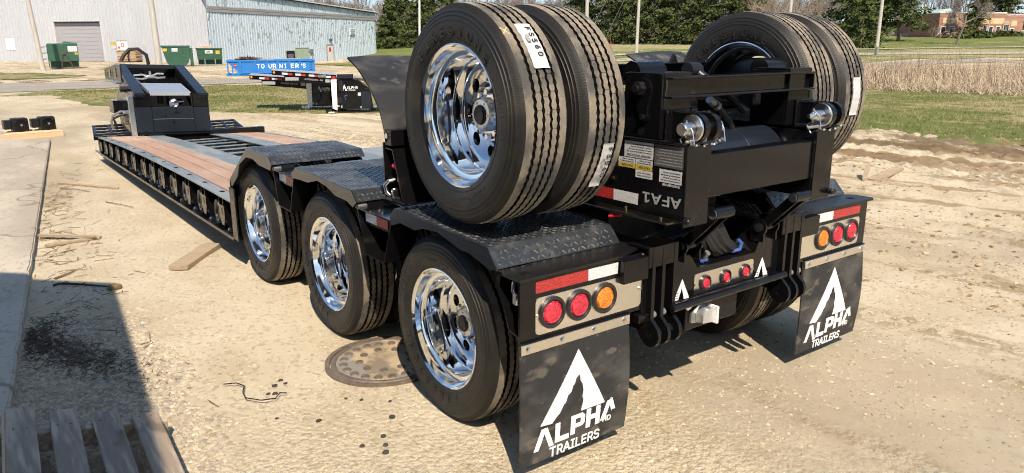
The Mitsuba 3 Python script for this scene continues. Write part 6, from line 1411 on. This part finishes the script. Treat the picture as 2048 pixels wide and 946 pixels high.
# ------------------------------------------------------------------ the brick building at the far right
def brick_building():
    k = thing('brick_building', 'low red brick office building with tan panels on the far right rise', 'building')
    M, L = wall_frame((133.36, 60.33), (145.3, 52.34)); L = 14.36; B = 2.0; H = 6.25
    p = lambda n, mb, mat: put(k + '__' + n, mb, mat, False, M)
    wins = [(0.45, 1.15, 3.05, 4.04, 0), (2.0, 2.7, 3.05, 4.04, 0), (7.40, 8.0, 3.03, 4.02, -0.6), (8.45, 9.05, 3.03, 4.0, -0.6), (9.7, 10.3, 3.03, 4.0, -0.6), (12.2, 12.75, 2.77, 3.68, -0.6)]
    p('wall', MB().box((0, 0, B), (6.6, 9, H), 0.02), 'brick')
    p('wall', MB().box((6.605, -0.6, B), (L, 9, H - 0.1), 0.02), 'brick')
    p('wall_cap', MB().box((-0.1, -0.1, H), (6.6, 9.1, H + 0.15), 0.02).box((6.61, -0.7, H - 0.1), (11.2, 9.1, H + 0.15), 0.02).box((11.2, -0.7, H - 0.4), (L + 0.1, 9.1, H - 0.25), 0.02), 'frame_white')
    p('stone_base', MB().box((-0.06, -0.06, B), (6.6, 0.0, 3.0), 0.01).box((6.6, -0.66, B), (L + 0.05, -0.605, 3.0), 0.01), 'stone_base')
    for a, b, c, d, y in ((0.6, 1.75, 4.6, 5.5, 0), (2.0, 3.2, 4.6, 5.5, 0), (7.3, 10.9, 4.5, 5.4, -0.6), (12.2, 13.2, 4.17, 5.0, -0.6)):
        p('tan_panel', MB().box((a, y - 0.06, c), (b, y - 0.005, d), 0.01), 'tan_panel')
    for a, b, c, d, y in wins:
        w = free(k + '__window'); put(w + '__pane', MB().box((a, y - 0.045, c), (b, y - 0.02, d), 0.004), 'window_glass', M=M)
        put(w + '__frame', MB().box((a - 0.12, y - 0.09, c - 0.12), (b + 0.12, y - 0.003, c), 0.01).box((a - 0.12, y - 0.09, d), (b + 0.12, y - 0.003, d + 0.12), 0.01).box((a - 0.12, y - 0.09, c), (a, y - 0.003, d), 0.01).box((b, y - 0.09, c), (b + 0.12, y - 0.003, d), 0.01), 'frame_white', M=M)
    d = free(k + '__entrance')
    put(d + '__surround', MB().box((10.75, -0.75, B + 0.5), (10.95, -0.6, 4.9), 0.01).box((11.75, -0.75, B + 0.5), (11.95, -0.6, 4.9), 0.01).box((10.95, -0.75, 4.3), (11.75, -0.6, 4.9), 0.01), 'stone_base', M=M)
    for i in range(3):
        for j in range(2): put(d + '__pane', MB().box((10.98 + 0.26 * i, -0.68, 2.6 + 0.9 * j), (11.21 + 0.26 * i, -0.65, 3.45 + 0.82 * j), 0.004), 'window_glass', M=M)
    put(d + '__mullion', MB().box((10.95, -0.70, 3.45), (11.75, -0.64, 3.5), 0.004).box((11.21, -0.70, 2.5), (11.24, -0.64, 4.3), 0.003).box((11.47, -0.70, 2.5), (11.50, -0.64, 4.3), 0.003), 'frame_white', M=M)
    # the wing that recedes to the left
    M2, L2 = wall_frame((147.21, 73.07), (133.36, 60.33)); s = lambda n, mb, mat: put(k + '__' + n, mb, mat, False, M2)
    s('wall', MB().box((-6, 0.02, B), (L2 - 0.02, 0.5, H - 0.05), 0.02), 'brick')
    s('stone_base', MB().box((-6, -0.06, B), (L2, 0.015, 3.1), 0.01), 'stone_base')
    s('tan_panel', MB().box((9.0, -0.05, 4.65), (13.2, 0.0, 5.5), 0.01), 'tan_panel')
    w = free(k + '__window'); put(w + '__pane', MB().box((9.0, -0.05, 3.12), (12.1, -0.01, 4.1), 0.004), 'window_glass', M=M2)
    put(w + '__frame', MB().box((8.8, -0.09, 3.0), (12.3, -0.055, 3.1), 0.01).box((8.8, -0.09, 4.12), (12.3, -0.055, 4.22), 0.01).box((8.8, -0.09, 3.1), (8.98, -0.055, 4.12), 0.01), 'frame_white', M=M2)
    s('roof', MB().hull([(-6, 1, H), (9, 1, H), (-6, 6, H + 1.3), (5, 6, H + 1.3), (-6, 6, H), (9, 6, H)]), 'teal_roof')
    s('roof_vent', MB().cyl((13, 3, H), (13, 3, H + 0.5), 0.3), 'frame_white')
brick_building()
def parked_car():
    k = thing('parked_car', 'small pale car parked at the right end of the brick building', 'car'); x, y = 139.9, 49.2; M = mat4(rotz(-0.59), (x, y, float(terrain(x, y)) + 0.03))
    put(k + '__body', MB().prism(Polygon([(0, .25), (4.2, .25), (4.25, .6), (4.1, .85), (3.2, .92), (2.6, 1.38), (1.2, 1.42), (0.55, .95), (0.05, .85)]).buffer(0.04), 1, 0, 1.7), 'white_paint', M=M)
    put(k + '__window', MB().prism([(3.05, .93), (2.55, 1.32), (1.3, 1.35), (0.8, .95)], 1, -0.012, 1.712), 'window_glass', M=M)
    for xx in (0.85, 3.35): put(k + '__wheel', MB().cyl((xx, -0.03, .32), (xx, 1.73, .32), .32, n=18), 'rubber', M=M)
parked_car()

# ------------------------------------------------------------------ trees, hedges, reeds, grass
def spruce_crown(h, rad_, seed, z0=0.6, n=3600, size=0.55, power=0.8, mat=None):
    """Sprays of needles hung on drooping boughs in whorls; gaps between the boughs stay open."""
    r = np.random.default_rng(seed); mbv, mbf, k = [], [], 0
    nb = int(h * 13); per = max(int(n / nb), 6)
    for b in range(nb):
        t = (b + r.random()) / nb; z = z0 + (h - z0) * t; R = rad_ * (1 - t) ** power * r.uniform(0.62, 1.12) + 0.12
        a = r.uniform(0, 2 * np.pi); dro = -0.32 - 0.2 * r.random() + 0.45 * t
        s = r.random(per) ** 0.62; c = np.stack([R * s * math.cos(a), R * s * math.sin(a), z + dro * R * s * (1 - 0.35 * s)], 1)
        c += r.normal(0, 0.14 + 0.10 * R * s[:, None] * 0.5, (per, 3)) * [1, 1, 0.6]
        d = np.stack([np.cos(a + r.normal(0, 0.8, per)), np.sin(a + r.normal(0, 0.8, per)), r.normal(-0.25, 0.28, per)], 1); d /= np.linalg.norm(d, axis=1, keepdims=True)
        q = np.cross(d, r.normal(0, 1, (per, 3))); q /= np.linalg.norm(q, axis=1, keepdims=True)
        L = size * r.uniform(0.55, 1.25, per)[:, None]; w = L * 0.30
        v = np.stack([c - d * L * 0.5 - q * w * 0.5, c + d * L * 0.6, c - d * L * 0.5 + q * w * 0.5, c - d * L * 0.15 + q * w - [0, 0, 0.10]], 1)
        mbv.append(v.reshape(-1, 3)); f = np.array([[0, 1, 2], [2, 1, 3]]); mbf.append((f[None] + 4 * np.arange(per)[:, None, None]).reshape(-1, 3) + k); k += 4 * per
    return trimesh.Trimesh(np.vstack(mbv), np.vstack(mbf), process=False)
def spruce(label, x, y, h, rad_, seed, group=None, z0=0.5, n=3600, size=0.55, name='spruce_tree', power=0.8):
    k = thing(name, label, 'tree', group); z = float(terrain(x, y)); M = mat4(rotz(seed), (x, y, z - 0.1))
    put(k + '__trunk', MB().cyl((0, 0, 0), (0, 0, h * 0.93), 0.02 * h, 0.03, 8), 'bark', 40, M)
    put(k + '__crown', spruce_crown(h, rad_, seed, z0, n, size, power), 'spruce', False, M)
for i, (x, y, h, r_, lab) in enumerate(((53.2, 106.0, 7.6, 3.2, 'shortest dark spruce standing right beside the blue building'), (57.8, 110.4, 12, 3.9, 'tall spruce second from the blue building'), (57.8, 104.6, 10.5, 3.6, 'spruce behind the slim white pole'),
        (63.3, 109.6, 13, 4.0, 'spruce just left of the upturned left tyre'), (68.1, 111.4, 13, 4, 'spruce behind the top of the upturned left tyre'))):
    spruce(lab, x, y, h, r_, 100 + i, n=4200, z0=0.3)
row = ((90.1, 102.3, 15, 5.0), (90.7, 96.4, 16, 5.2), (90.8, 90.7, 15.5, 5.0), (91.8, 86.8, 17, 5.4), (92.8, 82.7, 16, 5.2), (93.6, 78.7, 15.5, 5.0), (94.2, 74.8, 16, 5.2), (97.8, 73.0, 15, 5.0))
for i, (x, y, h, r_) in enumerate(row): spruce(('first', 'second', 'third', 'fourth', 'fifth', 'sixth', 'seventh', 'eighth')[i] + ' tall spruce from the left in the dense row behind the guyed pole', x, y, h, r_, 120 + i, 'spruces of the dense row', n=5200, size=0.62, z0=0.3, power=0.6)
spruce('dark spruce left of the pale pole by the road', 87.2, 49.6, 12.5, 4.2, 140, n=4600, size=0.55, z0=0.8)
spruce('low bushy spruce at the foot of the pale pole by the road', 82.8, 45.6, 7.5, 2.9, 141, n=3000, size=0.5, z0=0.1)
spruce('tall spruce with bare lower trunk left of the brick building', 111.2, 55.7, 14, 4.6, 142, n=4400, size=0.6, z0=2.6)
spruce('spruce standing just behind the bare trunked spruce by the brick building', 113.9, 60.2, 13, 4.0, 143, n=3600, size=0.6, z0=2.4)
spruce('spruce standing before the middle of the brick building', 133.0, 54.6, 9.5, 2.9, 144, n=3000, size=0.5, z0=0.4)
spruce('spruce rising behind the entrance of the brick building', 162.9, 61.6, 11.5, 4.6, 145, n=3400, size=0.7)
spruce('spruce at the right edge beyond the parked car', 156.8, 53.2, 12, 4.8, 146, n=3400, size=0.7)

def bare_tree(h, seed, spread=0.55, r0=0.16, levels=5, multi=1, fine=1.0, up=0.25):
    r = np.random.default_rng(seed); mb = MB()
    def grow(p, d, L, rad_, lev):
        n = 4; pts = [p]; q = p.copy(); dd = d.copy()
        for i in range(n):
            dd = dd + r.normal(0, 0.13, 3) + [0, 0, 0.05]; dd /= np.linalg.norm(dd); q = q + dd * L / n; pts.append(q.copy())
        mb.tube(pts, np.linspace(rad_, rad_ * 0.55, n + 1), 5 if lev < 2 else 3)
        if lev >= levels: return
        for _ in range(r.integers(2, 4) + (lev >= 1)):
            t = r.uniform(0.35, 1.0); base = pts[int(t * n)]
            a = r.normal(0, 1, 3); a -= dd * (a @ dd); a /= np.linalg.norm(a); nd = dd + a * spread * r.uniform(0.6, 1.5) + [0, 0, up]; nd /= np.linalg.norm(nd)
            grow(base.copy(), nd, L * r.uniform(0.55, 0.8), max(rad_ * 0.5, 0.012 * fine), lev + 1)
    for i in range(multi):
        a = r.uniform(0, 2 * np.pi); d = np.array([0.35 * math.cos(a), 0.35 * math.sin(a), 1]) if multi > 1 else np.array([0, 0, 1.0])
        grow(np.array([0.25 * math.cos(a), 0.25 * math.sin(a), 0]) * (multi > 1), d / np.linalg.norm(d), h * 0.36, r0, 0)
    return mb
def bare(label, x, y, h, seed, name='bare_tree', cat='tree', mat='twig', **kw):
    z = float(terrain(x, y)); return lone(name, bare_tree(h, seed, **kw), mat, label, cat, M=mat4(rotz(seed), (x, y, z - 0.1)))
bare('lone bare tree on the lawn before the brick building', 105.2, 44.9, 11.0, 201, spread=0.9, r0=0.17, up=0.05, fine=1.6)
bare('bare rounded shrub by the corner of the brick building', 127.6, 58.3, 3.3, 202, 'bare_shrub', 'shrub', 'twig', multi=5, r0=0.05, levels=3, spread=0.5)
for i, (x, y, h, lab) in enumerate(((94.5, 67.8, 12, 'wide bare bush over the crown of the upturned right tyres'), (93.2, 62.6, 13, 'multi stemmed bare bush behind the pale pole over the right tyres'), (90.6, 57.0, 11, 'bare bush right of the upturned right tyres'))):
    bare(lab, x, y, h, 210 + i, 'bare_bush', 'bush', 'tan_twig', multi=6, r0=0.14, levels=4, spread=0.75, up=0.0)
for i, (x, y, s, lab) in enumerate(((124.8, 54.9, (1.3, 0.7, 0.7), 'clipped tan hedge left of the lone bare tree'), (124.4, 50.6, (3.0, 1.2, 0.95), 'dark rounded hedge behind the lone bare tree'), (136.6, 50.9, (2.6, 0.8, 0.65), 'low clipped hedge by the entrance of the brick building'))):
    r = np.random.default_rng(300 + i); n = 2600; p = r.normal(0, 1, (n, 3)); p /= np.linalg.norm(p, axis=1, keepdims=True); p *= (0.75 + 0.25 * r.random((n, 1))); p[:, 2] = np.abs(p[:, 2]); c = p * s
    d = r.normal(0, 0.22, (n, 3, 3)); v = (c[:, None] + d).reshape(-1, 3)
    lone('hedge', trimesh.Trimesh(v, np.arange(3 * n).reshape(-1, 3), process=False), 'spruce' if i else 'tan_twig', lab, 'hedge', M=mat4(rotz(-0.55), (x, y, float(terrain(x, y)))))
# the bare wood on the hillside: one mass of copied trees
protos = [('wood_tree_shape_%d' % i, bare_tree(h, 400 + i, 0.55, 0.17, 4, fine=2.4)) for i, h in enumerate((15, 17, 13, 16))]
for nm, mb in protos: scene[nm] = {'type': 'shapegroup', 'tree': skin(mb.tri(), 'twig', False)}
labels['bare_wood'] = {'label': 'grey brown bare wood covering the hillside behind everything', 'category': 'wood', 'kind': 'stuff'}
r = np.random.default_rng(55); n = 0
while n < 420:
    a, R = math.radians(r.uniform(17, 74)), r.uniform(142, 262)
    x, y = -3 + R * math.sin(a), -2.2 + R * math.cos(a)
    if x < 55 or (120 < x < 172 and 40 < y < 84) : continue
    if math.degrees(a) > 58 and R < 185: continue
    n += 1; s = r.uniform(0.8, 1.25)
    scene[f'bare_wood__{n:03d}'] = {'type': 'instance', 'shapegroup': {'type': 'ref', 'id': protos[n % 4][0]}, 'to_world': T(mat4(rotz(r.uniform(0, 6.3)) * s, (x, y, float(terrain(x, y)) - 0.3)).tolist())}
def under_brush():
    r = np.random.default_rng(56); V = []
    for i in range(5200):
        a, R = math.radians(r.uniform(19, 66)), r.uniform(135, 200); x, y = -3 + R * math.sin(a), -2.2 + R * math.cos(a)
        if x < 58 or (118 < x < 172 and 36 < y < 86): continue
        z = float(0); h = r.uniform(1.0, 4.5); V.append((x, y, h))
    V = np.array(V); z = terrain(V[:, 0], V[:, 1]); n = len(V); d = r.normal(0, 0.9, (n, 2)); w = 0.10
    b = np.stack([V[:, 0], V[:, 1], z], 1); q = r.normal(0, 1, (n, 2)); q /= np.linalg.norm(q, axis=1, keepdims=True); q = np.hstack([q * w, np.zeros((n, 1))])
    t = b + np.stack([d[:, 0], d[:, 1], V[:, 2]], 1)
    v = np.stack([b - q, b + q, t], 1).reshape(-1, 3); return trimesh.Trimesh(v, np.arange(3 * n).reshape(-1, 3), process=False)
struct('underbrush', under_brush(), 'tan_twig', False, 'tan brush and saplings along the foot of the bare wood', 'stuff')

def blades(n, poly, hmin, hmax, w, seed, lean=0.25, dzz=0.02, clump=0.0, tall_p=0):
    r = np.random.default_rng(seed); P_ = Polygon(poly); x0, y0, x1, y1 = P_.bounds
    x, y = r.uniform(x0, x1, n), r.uniform(y0, y1, n); k = shapely.contains_xy(P_, x, y); x, y = x[k], y[k]; n = len(x)
    h = hmin + (hmax - hmin) * r.random(n)
    if clump: h *= 0.45 + 1.1 * meshkit.fbm(np.stack([x * clump, y * clump, 0 * x], -1), 3, seed)
    z = terrain(x, y) + np.maximum(ruts(x, y), 0) + dzz; a = r.uniform(0, 2 * np.pi, n); la = r.uniform(0, 2 * np.pi, n); l = h * lean * r.random(n)
    b = np.stack([x, y, z], 1); q = np.stack([np.cos(a), np.sin(a), 0 * a], 1) * w / 2; t = b + np.stack([l * np.cos(la), l * np.sin(la), h], 1)
    return trimesh.Trimesh(np.stack([b - q, b + q, t], 1).reshape(-1, 3), np.arange(3 * n).reshape(-1, 3), process=False)
inner = Polygon(LAWN_R).buffer(-0.5)
struct('grass', blades(90000, [p for p in inner.exterior.coords if True], 0.03, 0.10, 0.016, 61, 0.9), 'grass_blade', False, 'short ragged grass of the lawn at the right', 'stuff')
struct('strip_grass', blades(60000, list(Polygon(STRIP).buffer(-0.7).exterior.coords), 0.03, 0.09, 0.022, 62, 0.9), 'grass_blade', False, 'short grass of the strip behind the spare goosenecks', 'stuff')
REED = [(26.0, 17.0), (26.2, 12.6), (26.7, 9.2), (27.4, 6.0), (29.5, -2), (33, -12), (46, -10), (42, 8), (38, 20), (33, 26), (27, 24)]
struct('dry_reeds', blades(30000, REED, 0.22, 1.05, 0.032, 63, 1.0, 0.0, 0.6), 'dry_reed', False, 'dense belt of dry pale reeds at the right', 'stuff')
struct('tall_reeds', blades(2200, REED, 0.9, 2.0, 0.018, 64, 0.4, 0.0, 0.6), 'dead_weed', False, 'sparse taller brown stems above the reeds', 'stuff')
struct('matted_grass', blades(30000, [(25.0, 17), (24.8, 12.5), (25.2, 8.5), (26.3, 3.0), (29, -6), (31, -12), (33.5, -12), (30, -2), (27.8, 6.2), (27.1, 9.2), (26.8, 12.4), (26.5, 17)], 0.12, 0.42, 0.035, 65, 2.2, 0.01, 0.7), 'dry_reed', False, 'flattened straw coloured grass in front of the reeds', 'stuff')
